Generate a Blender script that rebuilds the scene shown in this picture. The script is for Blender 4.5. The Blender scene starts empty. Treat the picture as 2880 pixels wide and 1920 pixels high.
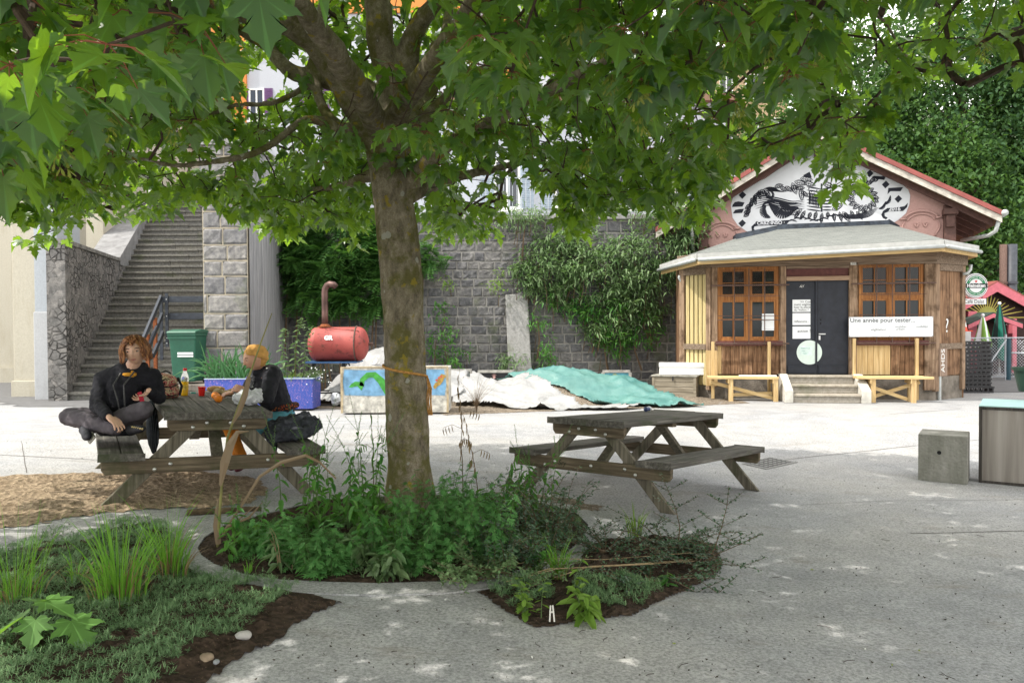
import bpy, bmesh, math, random
import numpy as np
from mathutils import Vector, Matrix, noise
random.seed(7); np.random.seed(7)
S = bpy.context.scene
COL = S.collection
R = math.radians
pi = math.pi

# ---------------------------------------------------------------- camera
FPX, W0, H0, PITCH, ROLL, CAMZ = 2240.0, 1440.0, 960.0, math.atan(42/2240.0), 0.006, 1.6
Fv = Vector((0, math.cos(PITCH), -math.sin(PITCH)))
Uv = Vector((0, math.sin(PITCH), math.cos(PITCH)))
Xv = Vector((1, 0, 0))
Xr = (Xv - Uv*ROLL).normalized(); Ur = Fv.cross(Xr)*-1
cd = bpy.data.cameras.new('camera'); cam = bpy.data.objects.new('camera', cd); COL.objects.link(cam)
cd.sensor_width = 36; cd.lens = 28.0; cd.clip_start = .05; cd.clip_end = 2000
Ur = Xr.cross(Fv).normalized()
cam.matrix_world = Matrix(((Xr.x, Ur.x, -Fv.x, 0), (Xr.y, Ur.y, -Fv.y, 0), (Xr.z, Ur.z, -Fv.z, CAMZ), (0, 0, 0, 1)))
S.camera = cam

def ray(u, v):
    return Fv*FPX + Xr*(u-W0) - Ur*(v-H0)
def D(u, v, y):
    "point seen at photo pixel (u, v) in the plane Y = y"
    d = ray(u, v); t = y/d.y
    return Vector((d.x*t, y, CAMZ + d.z*t))
def proj(p):
    p = Vector(p) - Vector((0, 0, CAMZ)); d = p.dot(Fv)
    if d < .05: return (-9999, -9999)
    return (W0 + FPX*p.dot(Xr)/d, H0 - FPX*p.dot(Ur)/d)
def sstep(a, b, x):
    t = min(1, max(0, (x-a)/(b-a))); return t*t*(3-2*t)
def gz(x, y):
    "height of the plaza: it slopes gently down to the right under the tree"
    return -0.26*math.tanh((x+.15)/4.2)*(1-sstep(9.5, 14.5, y))
def G(u, v, dz=0.0):
    "ground point seen at photo pixel (u, v)"
    d = ray(u, v); z = 0
    for _ in range(12):
        t = (z+dz-CAMZ)/d.z; z = gz(d.x*t, d.y*t)
    return Vector((d.x*t, d.y*t, z+dz))

# ---------------------------------------------------------------- world, sun, exposure
SUN_EL, SUN_DIR = R(57), Vector((-.955, -.297, 0)).normalized()
sund = (SUN_DIR*math.cos(SUN_EL) + Vector((0, 0, math.sin(SUN_EL)))).normalized()
w = bpy.data.worlds.new('World'); S.world = w; w.use_nodes = True
nt = w.node_tree; nt.nodes.clear()
out = nt.nodes.new('ShaderNodeOutputWorld'); bg = nt.nodes.new('ShaderNodeBackground')
sky = nt.nodes.new('ShaderNodeTexSky'); sky.sky_type = 'NISHITA'; sky.sun_disc = False
sky.sun_elevation = SUN_EL; sky.sun_rotation = math.atan2(SUN_DIR.x, SUN_DIR.y)
sky.altitude = 400; sky.dust_density = 2.5
tc = nt.nodes.new('ShaderNodeTexCoord'); nz = nt.nodes.new('ShaderNodeTexNoise'); nz.inputs['Scale'].default_value = 2.2
nz.inputs['Detail'].default_value = 7
cr = nt.nodes.new('ShaderNodeValToRGB'); cr.color_ramp.elements[0].position = .30; cr.color_ramp.elements[1].position = .52
mx = nt.nodes.new('ShaderNodeMix'); mx.data_type = 'RGBA'
nt.links.new(tc.outputs['Generated'], nz.inputs['Vector']); nt.links.new(nz.outputs['Fac'], cr.inputs['Fac'])
nt.links.new(cr.outputs['Color'], mx.inputs[0]); nt.links.new(sky.outputs['Color'], mx.inputs[6])
mx.inputs[7].default_value = (10.8, 10.6, 10.3, 1)
nt.links.new(mx.outputs[2], bg.inputs['Color']); bg.inputs['Strength'].default_value = .15
nt.links.new(bg.outputs['Background'], out.inputs['Surface'])
sl = bpy.data.lights.new('sun', 'SUN'); sl.energy = 2.75; sl.angle = R(.5); sl.color = (1, .95, .87)
so = bpy.data.objects.new('sun', sl); COL.objects.link(so)
so.rotation_euler = (-sund).to_track_quat('-Z', 'Y').to_euler(); so.location = (0, 0, 30)
S.view_settings.view_transform = 'Standard'; S.view_settings.look = 'None'
S.view_settings.exposure = .9; S.view_settings.gamma = 1; S.view_settings.use_curve_mapping = False

# ---------------------------------------------------------------- materials
MATS = {}
def lin(c):
    return tuple(((x/12.92) if x <= .04045 else ((x+.055)/1.055)**2.4) for x in c)
def hexc(h):
    return lin([int(h[i:i+2], 16)/255 for i in (0, 2, 4)])
class NT:
    def __init__(s, name, rough=.8, spec=.3):
        s.m = bpy.data.materials.new(name); s.m.use_nodes = True; s.t = s.m.node_tree
        s.b = s.t.nodes['Principled BSDF']; s.b.inputs['Roughness'].default_value = rough
        s.b.inputs['Specular IOR Level'].default_value = spec
        s.co = s.n('TexCoord').outputs['Object']
    def n(s, k, **kw):
        x = s.t.nodes.new('ShaderNode'+k)
        for a, b in kw.items(): setattr(x, a, b)
        return x
    def l(s, a, b): s.t.links.new(a, b)
    def mapv(s, scale=(1, 1, 1), rot=(0, 0, 0), src=None):
        m = s.n('Mapping'); m.inputs['Scale'].default_value = scale; m.inputs['Rotation'].default_value = rot
        s.l(src or s.co, m.inputs['Vector']); return m.outputs['Vector']
    def noise(s, scale, detail=5, vec=None, rough=.6, dist=0):
        n = s.n('TexNoise'); n.inputs['Scale'].default_value = scale; n.inputs['Detail'].default_value = detail
        n.inputs['Roughness'].default_value = rough; n.inputs['Distortion'].default_value = dist
        s.l(vec or s.co, n.inputs['Vector']); return n.outputs['Fac']
    def voro(s, scale, vec=None, feature='F1', rand=1):
        n = s.n('TexVoronoi', feature=feature); n.inputs['Scale'].default_value = scale; n.inputs['Randomness'].default_value = rand
        s.l(vec or s.co, n.inputs['Vector']); return n
    def ramp(s, fac, stops):
        r = s.n('ValToRGB'); e = r.color_ramp.elements
        while len(e) < len(stops): e.new(.5)
        for i, (p, c) in enumerate(stops):
            e[i].position = p; e[i].color = (*c, 1) if len(c) == 3 else c
        s.l(fac, r.inputs['Fac']); return r.outputs['Color']
    def mix(s, fac, a, b, mode='MIX'):
        m = s.n('Mix', data_type='RGBA', blend_type=mode)
        for i, x in ((0, fac), (6, a), (7, b)):
            if isinstance(x, (int, float)): m.inputs[i].default_value = x
            elif isinstance(x, tuple): m.inputs[i].default_value = (*x, 1)
            else: s.l(x, m.inputs[i])
        return m.outputs[2]
    def math(s, op, a, b=0.0):
        m = s.n('Math', operation=op)
        for i, x in ((0, a), (1, b)):
            if isinstance(x, (int, float)): m.inputs[i].default_value = x
            else: s.l(x, m.inputs[i])
        return m.outputs[0]
    def color(s, c):
        if isinstance(c, tuple): s.b.inputs['Base Color'].default_value = (*c, 1)
        else: s.l(c, s.b.inputs['Base Color'])
    def bump(s, h, strength=.4, dist=.01):
        b = s.n('Bump'); b.inputs['Strength'].default_value = strength; b.inputs['Distance'].default_value = dist
        s.l(h, b.inputs['Height']); s.l(b.outputs['Normal'], s.b.inputs['Normal'])
def plain(name, c, rough=.7, var=.12, scale=9, bump=.15, metal=0, spec=.3, bdist=.004):
    "a surface of one colour with faint blotches and a fine relief"
    if name in MATS: return MATS[name]
    t = NT(name, rough, spec); n = t.noise(scale, 6)
    a = tuple(x*(1-var*1.6) for x in c); b = tuple(min(1, x*(1+var)) for x in c)
    t.color(t.ramp(n, [(.3, a), (.7, b)])); t.bump(t.noise(scale*9, 4), bump, bdist)
    t.b.inputs['Metallic'].default_value = metal
    MATS[name] = t.m; return t.m
def wood(name, c1, c2, c3=None, axis='X', grain=1.0, rough=.8, bump=.35, stain=None):
    "planks: streaks of grain along one local axis, knots, optional stains"
    if name in MATS: return MATS[name]
    t = NT(name, rough, .2)
    sc = {'X': (1.1, 22, 22), 'Y': (22, 1.1, 22), 'Z': (22, 22, 1.1)}[axis]
    sc = tuple(x*grain for x in sc)
    v = t.mapv(sc); g = t.noise(1.6, 8, v, .65, .6)
    g2 = t.noise(5, 3, t.mapv(tuple(x*.35 for x in sc)), .5)
    col = t.ramp(g, [(.28, c1), (.55, c2), (.78, c3 or c2)])
    col = t.mix(t.ramp(g2, [(.3, (0, 0, 0)), (.75, (1, 1, 1))]), t.mix(.55, col, c1, 'MULTIPLY'), col)
    if stain:
        col = t.mix(t.ramp(t.noise(3.3, 6), [(.5, (0, 0, 0)), (.68, (.85, .85, .85))]), col, stain)
    t.color(col); t.bump(g, bump, .006); MATS[name] = t.m; return t.m

# ---------------------------------------------------------------- mesh helpers
class MB:
    def __init__(s): s.v = []; s.f = []; s.mi = []; s.cur = 0
    def face(s, pts, rev=False):
        b = len(s.v); s.v += [tuple(p) for p in pts]; idx = list(range(b, b+len(pts)))
        s.f.append(idx[::-1] if rev else idx); s.mi.append(s.cur)
    def hexa(s, P):
        "8 corners: bottom ring 0-3, top ring 4-7"
        b = len(s.v); s.v += [tuple(p) for p in P]
        for q in ((3, 2, 1, 0), (4, 5, 6, 7), (0, 1, 5, 4), (1, 2, 6, 5), (2, 3, 7, 6), (3, 0, 4, 7)):
            s.f.append([b+i for i in q]); s.mi.append(s.cur)
    def box(s, x0, x1, y0, y1, z0, z1, M=None):
        P = [(x0, y0, z0), (x1, y0, z0), (x1, y1, z0), (x0, y1, z0), (x0, y0, z1), (x1, y0, z1), (x1, y1, z1), (x0, y1, z1)]
        if M is not None: P = [M @ Vector(p) for p in P]
        s.hexa(P)
    def beam(s, p, q, w, h, up=(0, 0, 1)):
        "a bar from p to q, w wide, h deep (h along up)"
        p, q = Vector(p), Vector(q); d = (q-p).normalized(); up = Vector(up)
        sd = d.cross(up).normalized(); u = sd.cross(d).normalized(); a = sd*w/2; b = u*h/2
        s.hexa([p-a-b, p+a-b, q+a-b, q-a-b, p-a+b, p+a+b, q+a+b, q-a+b])
    def prism(s, poly, off):
        "a flat outline (3D points) given thickness off"
        off = Vector(off); P = [Vector(p) for p in poly]; Q = [p+off for p in P]; n = len(P)
        b = len(s.v); s.v += [tuple(p) for p in P+Q]
        s.f.append(list(range(b, b+n))[::-1]); s.f.append(list(range(b+n, b+2*n))); s.mi += [s.cur]*2
        for i in range(n):
            j = (i+1) % n; s.f.append([b+i, b+j, b+n+j, b+n+i]); s.mi.append(s.cur)
    def tube(s, pts, rad, n=8, cap=True, flat=1.0):
        pts = [Vector(p) for p in pts]; m = len(pts)
        if isinstance(rad, (int, float)): rad = [rad]*m
        d0 = (pts[1]-pts[0]).normalized(); a = d0.orthogonal().normalized()
        b0 = len(s.v)
        for i in range(m):
            d = (pts[min(i+1, m-1)]-pts[max(i-1, 0)]).normalized()
            a = (a - d*a.dot(d)).normalized(); c = d.cross(a)
            for k in range(n):
                t = 2*pi*k/n; s.v.append(tuple(pts[i] + (a*math.cos(t)+c*math.sin(t)*flat)*rad[i]))
        for i in range(m-1):
            for k in range(n):
                k2 = (k+1) % n; s.f.append([b0+i*n+k, b0+i*n+k2, b0+(i+1)*n+k2, b0+(i+1)*n+k]); s.mi.append(s.cur)
        if cap:
            s.f.append([b0+k for k in range(n)][::-1]); s.f.append([b0+(m-1)*n+k for k in range(n)]); s.mi += [s.cur]*2
    def lathe(s, prof, c=(0, 0, 0), n=24, M=None):
        "profile of (radius, height) turned about local z"
        b0 = len(s.v); c = Vector(c)
        for r, z in prof:
            for k in range(n):
                t = 2*pi*k/n; p = Vector((r*math.cos(t), r*math.sin(t), z))
                if M is not None: p = M @ p
                s.v.append(tuple(p+c))
        for i in range(len(prof)-1):
            for k in range(n):
                k2 = (k+1) % n; s.f.append([b0+i*n+k, b0+i*n+k2, b0+(i+1)*n+k2, b0+(i+1)*n+k]); s.mi.append(s.cur)
        s.f.append([b0+k for k in range(n)][::-1]); s.f.append([b0+(len(prof)-1)*n+k for k in range(n)]); s.mi += [s.cur]*2
    def grid(s, fn, nu, nv, thick=None):
        "sheet of points fn(i/nu, j/nv)"
        b = len(s.v)
        for j in range(nv+1):
            for i in range(nu+1): s.v.append(tuple(fn(i/nu, j/nv)))
        for j in range(nv):
            for i in range(nu):
                a = b+j*(nu+1)+i; s.f.append([a, a+1, a+nu+2, a+nu+1]); s.mi.append(s.cur)
    def build(s, name, mat=None, parent=None, smooth=False, bevel=0, solid=0, M=None, seg=2):
        me = bpy.data.meshes.new(name); me.from_pydata(s.v, [], s.f)
        for m in (mat if isinstance(mat, (list, tuple)) else [mat]):
            if m: me.materials.append(m)
        if any(s.mi): me.polygons.foreach_set('material_index', s.mi)
        if smooth is True: me.polygons.foreach_set('use_smooth', [True]*len(s.f))
        me.update(); o = bpy.data.objects.new(name, me); COL.objects.link(o)
        if M is not None: o.matrix_world = M
        if parent is not None: o.parent = parent
        if solid:
            md = o.modifiers.new('t', 'SOLIDIFY'); md.thickness = solid; md.offset = 0
        if bevel:
            md = o.modifiers.new('b', 'BEVEL'); md.width = bevel; md.segments = seg; md.limit_method = 'ANGLE'; md.angle_limit = R(40)
        return o
def tag(o, label=None, cat=None, group=None, kind=None):
    if label: o['label'] = label
    if cat: o['category'] = cat
    if group: o['group'] = group
    if kind: o['kind'] = kind
    return o
def thing(name, loc, label, cat, rz=0, group=None, M=None):
    e = bpy.data.objects.new(name, None); COL.objects.link(e); e.empty_display_size = .2
    if M is not None: e.matrix_world = M
    else: e.location = loc; e.rotation_euler = (0, 0, rz)
    return tag(e, label, cat, group)
def keep(o, parent, loc=None, M=None):
    "parent a mesh made in world coordinates to a thing without moving it"
    o.parent = parent
    if parent.parent is not None: return o          # its parent part already stands in world coordinates
    o.matrix_parent_inverse = (M if M is not None else Matrix.Translation(Vector(loc if loc is not None else parent.location))).inverted()
    return o
def dup(root, loc=None, rz=None, label=None, parent=None):
    r = root.copy(); COL.objects.link(r)
    if parent is not None: r.parent = parent
    if loc is not None: r.location = loc
    if rz is not None: r.rotation_euler = (0, 0, rz)
    if label: r['label'] = label
    for ch in list(root.children): dup(ch, parent=r)
    return r
def text(s, size, M, mat, name='lettering', parent=None, align='LEFT', extrude=.001, shear=0, bold=0, width=1):
    c = bpy.data.curves.new('t', 'FONT'); c.body = s; c.size = size; c.align_x = align; c.align_y = 'CENTER'; c.extrude = extrude
    c.resolution_u = 3; c.shear = shear; c.offset = bold
    to = bpy.data.objects.new('t', c); me = bpy.data.meshes.new_from_object(to)
    if width != 1:
        for v in me.vertices: v.co.x *= width
    bpy.data.objects.remove(to); o = bpy.data.objects.new(name, me); me.materials.clear(); me.materials.append(mat)
    COL.objects.link(o); o.matrix_world = M
    if parent is not None: o.parent = parent
    return o
UPR = Matrix.Rotation(pi/2, 4, 'X')     # text standing upright, facing -Y
def fast_mesh(name, V, F, mat, parent=None, smooth=False, uv=None):
    "V (n,3), F (m,k) numpy"
    me = bpy.data.meshes.new(name); n, m, k = len(V), len(F), F.shape[1]
    me.vertices.add(n); me.vertices.foreach_set('co', np.asarray(V, np.float32).ravel())
    me.loops.add(m*k); me.loops.foreach_set('vertex_index', np.asarray(F, np.int32).ravel())
    me.polygons.add(m); me.polygons.foreach_set('loop_start', np.arange(0, m*k, k, dtype=np.int32))
    me.polygons.foreach_set('loop_total', np.full(m, k, np.int32))
    if smooth: me.polygons.foreach_set('use_smooth', np.ones(m, bool))
    if uv is not None:
        l = me.uv_layers.new(name='uv'); l.data.foreach_set('uv', np.asarray(uv, np.float32)[np.asarray(F).ravel()].ravel())
    me.materials.append(mat); me.update(); me.validate(); o = bpy.data.objects.new(name, me); COL.objects.link(o)
    if parent is not None: o.parent = parent
    return o
def rotmats(n, az, tilt, roll):
    "n rotations: roll about own axis, tilt from upright, turned to azimuth"
    ca, sa, ct, st, cr_, sr = np.cos(az), np.sin(az), np.cos(tilt), np.sin(tilt), np.cos(roll), np.sin(roll)
    z = np.zeros(n); o = np.ones(n)
    A = np.stack([ca, -sa, z, sa, ca, z, z, z, o], 1).reshape(n, 3, 3)
    B = np.stack([o, z, z, z, ct, -st, z, st, ct], 1).reshape(n, 3, 3)
    C = np.stack([cr_, z, sr, z, o, z, -sr, z, cr_], 1).reshape(n, 3, 3)
    return A@B@C
def scatter(name, LV, LF, pos, rot, scale, mat, parent=None, luv=None, smooth=False):
    "one mesh of many small leaves: LV leaf vertices, LF leaf faces"
    n = len(pos); k = len(LV)
    s3 = scale if scale.ndim == 2 else np.repeat(scale[:, None], 3, 1)
    V = np.einsum('nij,nkj->nki', rot, LV[None]*s3[:, None, :]) + pos[:, None, :]
    F = (LF[None]+(np.arange(n)*k)[:, None, None]).reshape(-1, LF.shape[1])
    uv = None if luv is None else np.tile(luv, (n, 1))
    return fast_mesh(name, V.reshape(-1, 3), F, mat, parent, smooth, uv)
def leafmat(name, c1, c2, trans, tf=.5, rough=.5, spec=.3, veins=False):
    if name in MATS: return MATS[name]
    t = NT(name, rough, spec); 
    n = t.noise(1.7, 2); r = t.n('NewGeometry').outputs['Random Per Island']
    col = t.mix(r, c1, c2); col = t.mix(t.math('MULTIPLY', n, .5), col, tuple(x*.6 for x in c1))
    if veins:
        uvn = t.n('UVMap', uv_map='uv').outputs['UV']; sp = t.n('SeparateXYZ'); t.l(uvn, sp.inputs[0])
        ang = t.math('ARCTAN2', t.math('ABSOLUTE', sp.outputs[0]), sp.outputs[1]); m = t.math('PINGPONG', ang, .42)
        vm = t.math('LESS_THAN', m, .045)
        col = t.mix(t.math('MULTIPLY', vm, .45), col, tuple(min(1, x*2.2) for x in c2))
    t.color(col)
    tr = t.n('BsdfTranslucent'); tr.inputs['Color'].default_value = (*trans, 1)
    trc = t.mix(r, trans, tuple(x*.6 for x in trans)); t.l(trc, tr.inputs['Color'])
    ms = t.n('MixShader'); ms.inputs[0].default_value = tf
    t.l(t.b.outputs[0], ms.inputs[1]); t.l(tr.outputs[0], ms.inputs[2])
    t.l(ms.outputs[0], t.t.nodes['Material Output'].inputs['Surface'])
    MATS[name] = t.m; return t.m
def seg_noise(x, y, z=0, s=1.0):
    return noise.noise(Vector((x*s, y*s, z*s)))
# ================================================================ GROUND
def ground_mat():
    t = NT('concrete_ground', .9, .2)
    big = t.noise(.35, 4); mid = t.noise(2.1, 8, rough=.7); fine = t.noise(52, 6, rough=.75); 
    col = t.ramp(mid, [(.3, (.265, .27, .275)), (.62, (.375, .378, .38))])
    col = t.mix(t.ramp(big, [(.42, (0, 0, 0)), (.66, (.55, .55, .55))]), col, (.45, .43, .39))
    col = t.mix(.6, col, t.ramp(fine, [(.36, (.22, .22, .22)), (.58, (1.18, 1.18, 1.18))]), 'MULTIPLY')
    gr = t.voro(230, feature='F1'); col = t.mix(.35, col, t.ramp(gr.outputs['Distance'], [(.1, (.55, .55, .53)), (.6, (1.05, 1.05, 1.05))]), 'MULTIPLY')
    dk = t.ramp(t.noise(28, 6, rough=.8), [(.58, (0, 0, 0)), (.66, (.55, .55, .55))]); col = t.mix(dk, col, (.15, .14, .125)); sp = t.voro(16); col = t.mix(t.math('MULTIPLY', t.math('LESS_THAN', sp.outputs['Distance'], t.math('MULTIPLY', t.noise(3), .13)), .75), col, (.09, .075, .06))
    st = t.ramp(t.noise(1.1, 7, t.mapv((1, 2.2, 1)), .7), [(.56, (0, 0, 0)), (.72, (.6, .6, .6))]); col = t.mix(st, col, (.2, .175, .14))
    t.color(col); t.bump(t.math('ADD', t.math('MULTIPLY', fine, .6), gr.outputs['Distance']), .35, .006); return t.m
def rows(a, b, n): return [a+(b-a)*i/n for i in range(n+1)]
xs = [-600, -200, -80, -40, -25, -16] + rows(-12, 12, 96) + [16, 25, 40, 80, 200, 600]
ys = [-300, -60, -20, -8, -3, 0] + rows(1, 16, 60) + [20, 26, 40, 80, 200, 800]
m = MB()
for y in ys:
    for x in xs: m.v.append((x, y, gz(x, y) if abs(x) <= 12 else gz(math.copysign(12, x), y)))
nx = len(xs)
for j in range(len(ys)-1):
    for i in range(nx-1): m.f.append([j*nx+i, j*nx+i+1, (j+1)*nx+i+1, (j+1)*nx+i]); m.mi.append(0)
GM = ground_mat(); tag(m.build('ground', GM, smooth=True), kind='structure')

def sheet(name, poly, mat, step=.25, lift=.004, hfun=None, edge=.08, kind='structure', jag=0.0, smooth=True):
    "a sheet over the ground inside an outline of world points; hfun adds relief away from the rim"
    P = np.array([(p[0], p[1]) for p in poly]); n = len(P)
    def inside_dist(x, y):
        ins = False; d = 1e9
        for i in range(n):
            x1, y1 = P[i]; x2, y2 = P[(i+1) % n]
            if (y1 > y) != (y2 > y) and x < (x2-x1)*(y-y1)/(y2-y1)+x1: ins = not ins
            ex, ey = x2-x1, y2-y1; t = max(0, min(1, ((x-x1)*ex+(y-y1)*ey)/(ex*ex+ey*ey+1e-12)))
            d = min(d, math.hypot(x-x1-t*ex, y-y1-t*ey))
        return d if ins else -d
    x0, y0 = P.min(0)-step; x1, y1 = P.max(0)+step
    nx_, ny_ = int((x1-x0)/step)+1, int((y1-y0)/step)+1
    m = MB(); idx = {}; dist = {}
    def dd(i, j):
        if (i, j) not in dist:
            x, y = x0+i*step, y0+j*step
            dist[i, j] = inside_dist(x, y) + (jag*seg_noise(x, y, 3, 9) if jag else 0)
        return dist[i, j]
    def vert(i, j):
        if (i, j) not in idx:
            x, y = x0+i*step, y0+j*step; d = dd(i, j)
            if d < 0 and not jag: gx, gy = inside_dist(x+.002, y)-d, inside_dist(x, y+.002)-d; gl = math.hypot(gx, gy) or 1; x -= d*gx/gl; y -= d*gy/gl
            elif d < 0: gx, gy = dd(i+1, j)-dd(i-1, j), dd(i, j+1)-dd(i, j-1); gl = math.hypot(gx, gy) or 1; q_ = min(-d, step*.9); x += q_*gx/gl; y += q_*gy/gl
            d = max(0, d); h = hfun(x, y, d) if hfun else 0
            idx[i, j] = len(m.v); m.v.append((x, y, gz(x, y)+lift+h*min(1, d/edge) if hfun else gz(x, y)+lift))
        return idx[i, j]
    for j in range(ny_):
        for i in range(nx_):
            if min(dd(i, j), dd(i+1, j), dd(i, j+1), dd(i+1, j+1)) > -step*.5 and dd(i, j)+dd(i+1, j+1) > 0:
                m.f.append([vert(i, j), vert(i+1, j), vert(i+1, j+1), vert(i, j+1)]); m.mi.append(0)
    o = m.build(name, mat, smooth=smooth); tag(o, kind=kind); return o, inside_dist
def soil_mat(name, c1, c2, sc=1):
    t = NT(name, .95, .15); v = t.voro(26*sc); n = t.noise(9*sc, 8, rough=.75)
    col = t.ramp(n, [(.3, c1), (.7, c2)])
    col = t.mix(.55, col, t.ramp(v.outputs['Distance'], [(0, (.5, .5, .5)), (.6, (1.2, 1.2, 1.2))]), 'MULTIPLY')
    sp = t.voro(60*sc); col = t.mix(t.math('LESS_THAN', sp.outputs['Distance'], .13), col, tuple(min(1, x*2.6) for x in c2))
    t.color(col); t.bump(t.math('ADD', n, v.outputs['Distance']), 1.0, .03); return t.m
SOIL = soil_mat('dark_soil', (.022, .015, .010), (.075, .052, .036))
DIRT = soil_mat('dry_dirt', (.14, .10, .06), (.36, .28, .19), .8)
GRAVELLY = soil_mat('gravelly_earth', (.10, .08, .06), (.30, .25, .19), 1.2)
def lumps(a, s1=5, s2=17):
    return lambda x, y, d: max(0, a*(.5+.7*seg_noise(x, y, 0, s1)+.5*seg_noise(x, y, 5, s2)+.3*seg_noise(x, y, 9, 41)))
px = lambda L: [G(u, v) for u, v in L]
PIT = [(555,1545),(566,1566),(601,1591),(640,1606),(686,1620),(788,1636),(924,1642),(1060,1646),(1230,1641),(1380,1625),(1500,1600),(1590,1560),(1640,1520),(1655,1480),(1620,1445),(1540,1420),(1400,1402),(1200,1395),(1000,1402),(860,1420),(720,1455),(635,1478),(575,1515)]
BEDR = [(1339,1665),(1425,1722),(1480,1755),(1507,1766),(1554,1763),(1655,1743),(1781,1734),(1847,1695),(1921,1667),(1976,1640),(2015,1616),(2035,1593),(2015,1530),(1867,1507),(1702,1515),(1652,1530),(1620,1580),(1540,1625),(1421,1648)]
BEDL = [(-260,1640),(-60,1562),(0,1556),(133,1523),(232,1523),(315,1486),(414,1470),(464,1483),(517,1533),(511,1586),(597,1629),(760,1652),(930,1682),(967,1696),(900,1722),(830,1760),(760,1821),(696,1844),(640,1880),(587,1920),(480,2050),(-420,2050)]
pit_w, bedr_w, bedl_w = px(PIT), px(BEDR), px(BEDL)
_, in_pit = sheet('planting_soil', pit_w, SOIL, .03, .008, lumps(.05), .12)
_, in_bedr = sheet('planting_soil', bedr_w, SOIL, .025, .006, lumps(.05), .12, jag=.02)
_, in_bedl = sheet('planting_soil', bedl_w, SOIL, .03, .006, lumps(.06), .15, jag=.035)
# concrete rim round the tree pit, a step of a few centimetres
cen = sum(pit_w, Vector())/len(pit_w); m = MB(); n = len(pit_w)
fine = []
for i in range(n):
    for k in range(3): fine.append(pit_w[i].lerp(pit_w[(i+1) % n], k/3))
for i in range(len(fine)):
    p = fine[i]; q = fine[(i+1) % len(fine)]
    po = p+(p-cen).normalized()*.19; qo = q+(q-cen).normalized()*.19
    z = lambda a, h: Vector((a.x, a.y, gz(a.x, a.y)+h))
    m.face([z(p, .016), z(q, .016), z(qo, .009), z(po, .009)], rev=False); m.face([z(p, -.02), z(q, -.02), z(q, .016), z(p, .016)]); m.face([z(po, .009), z(qo, .009), z(qo, -.01), z(po, -.01)])
tag(m.build('pit_kerb', GM), kind='structure')
# trampled earth under the left table, spilled earth in front of the heap
sheet('dirt_patch', px([(-300,1350),(0,1338),(330,1330),(560,1325),(720,1345),(760,1385),(700,1415),(560,1432),(420,1434),(230,1452),(60,1480),(-120,1500),(-320,1510)]), DIRT, .035, .004, lumps(.035, 4, 15), .1, jag=.09)
sheet('dirt_patch', px([(1180,1150),(1260,1132),(1400,1118),(1650,1128),(1900,1130),(1905,1146),(1700,1152),(1450,1160),(1250,1168)]), GRAVELLY, .05, .004, lumps(.02), .1, jag=.12)
sheet('dirt_patch', px([(1290,1395),(1420,1385),(1600,1400),(1700,1425),(1660,1455),(1500,1440),(1330,1425)]), soil_mat('stained_ground', (.13, .10, .07), (.27, .23, .18), 1.5), .03, .004, lumps(.012), .1, jag=.12)
sheet('road_and_shade', [(9.8, 18.5), (60, 17.6), (60, 80), (9.8, 80)], plain('shaded_asphalt', (.13, .13, .13), .9, .15, 6, .4), 2.0, .008)
sheet('road_and_shade', [(-60, 17.9), (-12, 17.6), (-9.9, 16.2), (-6.5, 15.9), (-6.3, 17.6), (-9.2, 17.7), (-9.9, 40), (-60, 40)], plain('shaded_asphalt'  , (.13, .13, .13)), .5, .008)  # dark tone here puts the left building's shade into the ground colour
# paving joints: thin dark grooves
m = MB()
def joint(L, wd=.012):
    for (a, b) in zip(L, L[1:]):
        p, q = G(*a), G(*b); k = max(2, int((q-p).length/.25)); prev = None
        for i in range(k+1):
            r = p.lerp(q, i/k); s = (q-p).normalized().cross(Vector((0, 0, 1)))*(wd*.5*(1+.5*seg_noise(r.x, r.y, 1, 6))); r += s*2.2*seg_noise(r.x, r.y, 7, 3)
            c = [Vector(((r+s*e).x, (r+s*e).y, gz(r.x, r.y)+.0035)) for e in (-1, 1)]
            if prev: m.face([prev[0], prev[1], c[1], c[0]])
            prev = c
for L in ([(-100,1275),(120,1285),(340,1297)], [(2110,1302),(2300,1282),(2560,1254),(2900,1222)], [(2110,1165),(2280,1158)], [(900,1257),(1000,1250),(1110,1246)], [(950,1672),(1090,1664),(1300,1655)],
          [(330,1420),(230,1450)], [(2560,1500),(2900,1492)], [(520,1452),(650,1440),(860,1430)], [(1840,1200),(2060,1188)], [(2500,1165),(2700,1150)]): joint(L)
for L in ([(1260,1230),(1480,1222),(1700,1215)], [(2250,1420),(2500,1408),(2900,1404)], [(1900,1180),(2020,1172)], [(700,1205),(900,1200)], [(60,1240),(75,1330)]): joint(L, .006)
tag(m.build('paving_joint', plain('joint_dirt', (.07, .06, .05))), kind='structure')

# ================================================================ STONE
def stone_mat(name, c1, c2, c3, sc=3.0, bump=.8):
    t = NT(name, .9, .2); r = t.n('NewGeometry').outputs['Random Per Island']
    n = t.noise(sc*3, 8, rough=.72); col = t.ramp(n, [(.3, c1), (.55, c2), (.75, c3)])
    col = t.mix(.6, col, t.ramp(r, [(0, (.55, .56, .6)), (.5, (.9, .9, .9)), (1, (1.25, 1.2, 1.1))]), 'MULTIPLY')
    ms = t.ramp(t.noise(1.4, 6), [(.56, (0, 0, 0)), (.7, (.6, .6, .6))]); col = t.mix(ms, col, (.10, .115, .06))
    t.color(col); t.bump(n, bump, .025); return t.m
WALLSTONE = stone_mat('wall_stone', (.07, .07, .075), (.15, .148, .15), (.28, .27, .26))
PIERSTONE = stone_mat('pier_stone', (.12, .12, .13), (.24, .235, .23), (.36, .35, .33))
MORTAR = plain('mortar', (.23, .22, .205), .95, .3, 5, .6, bdist=.01)
MORTAR2 = plain('pale_mortar', (.42, .37, .28), .95, .2, 5, .6, bdist=.01)
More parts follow.
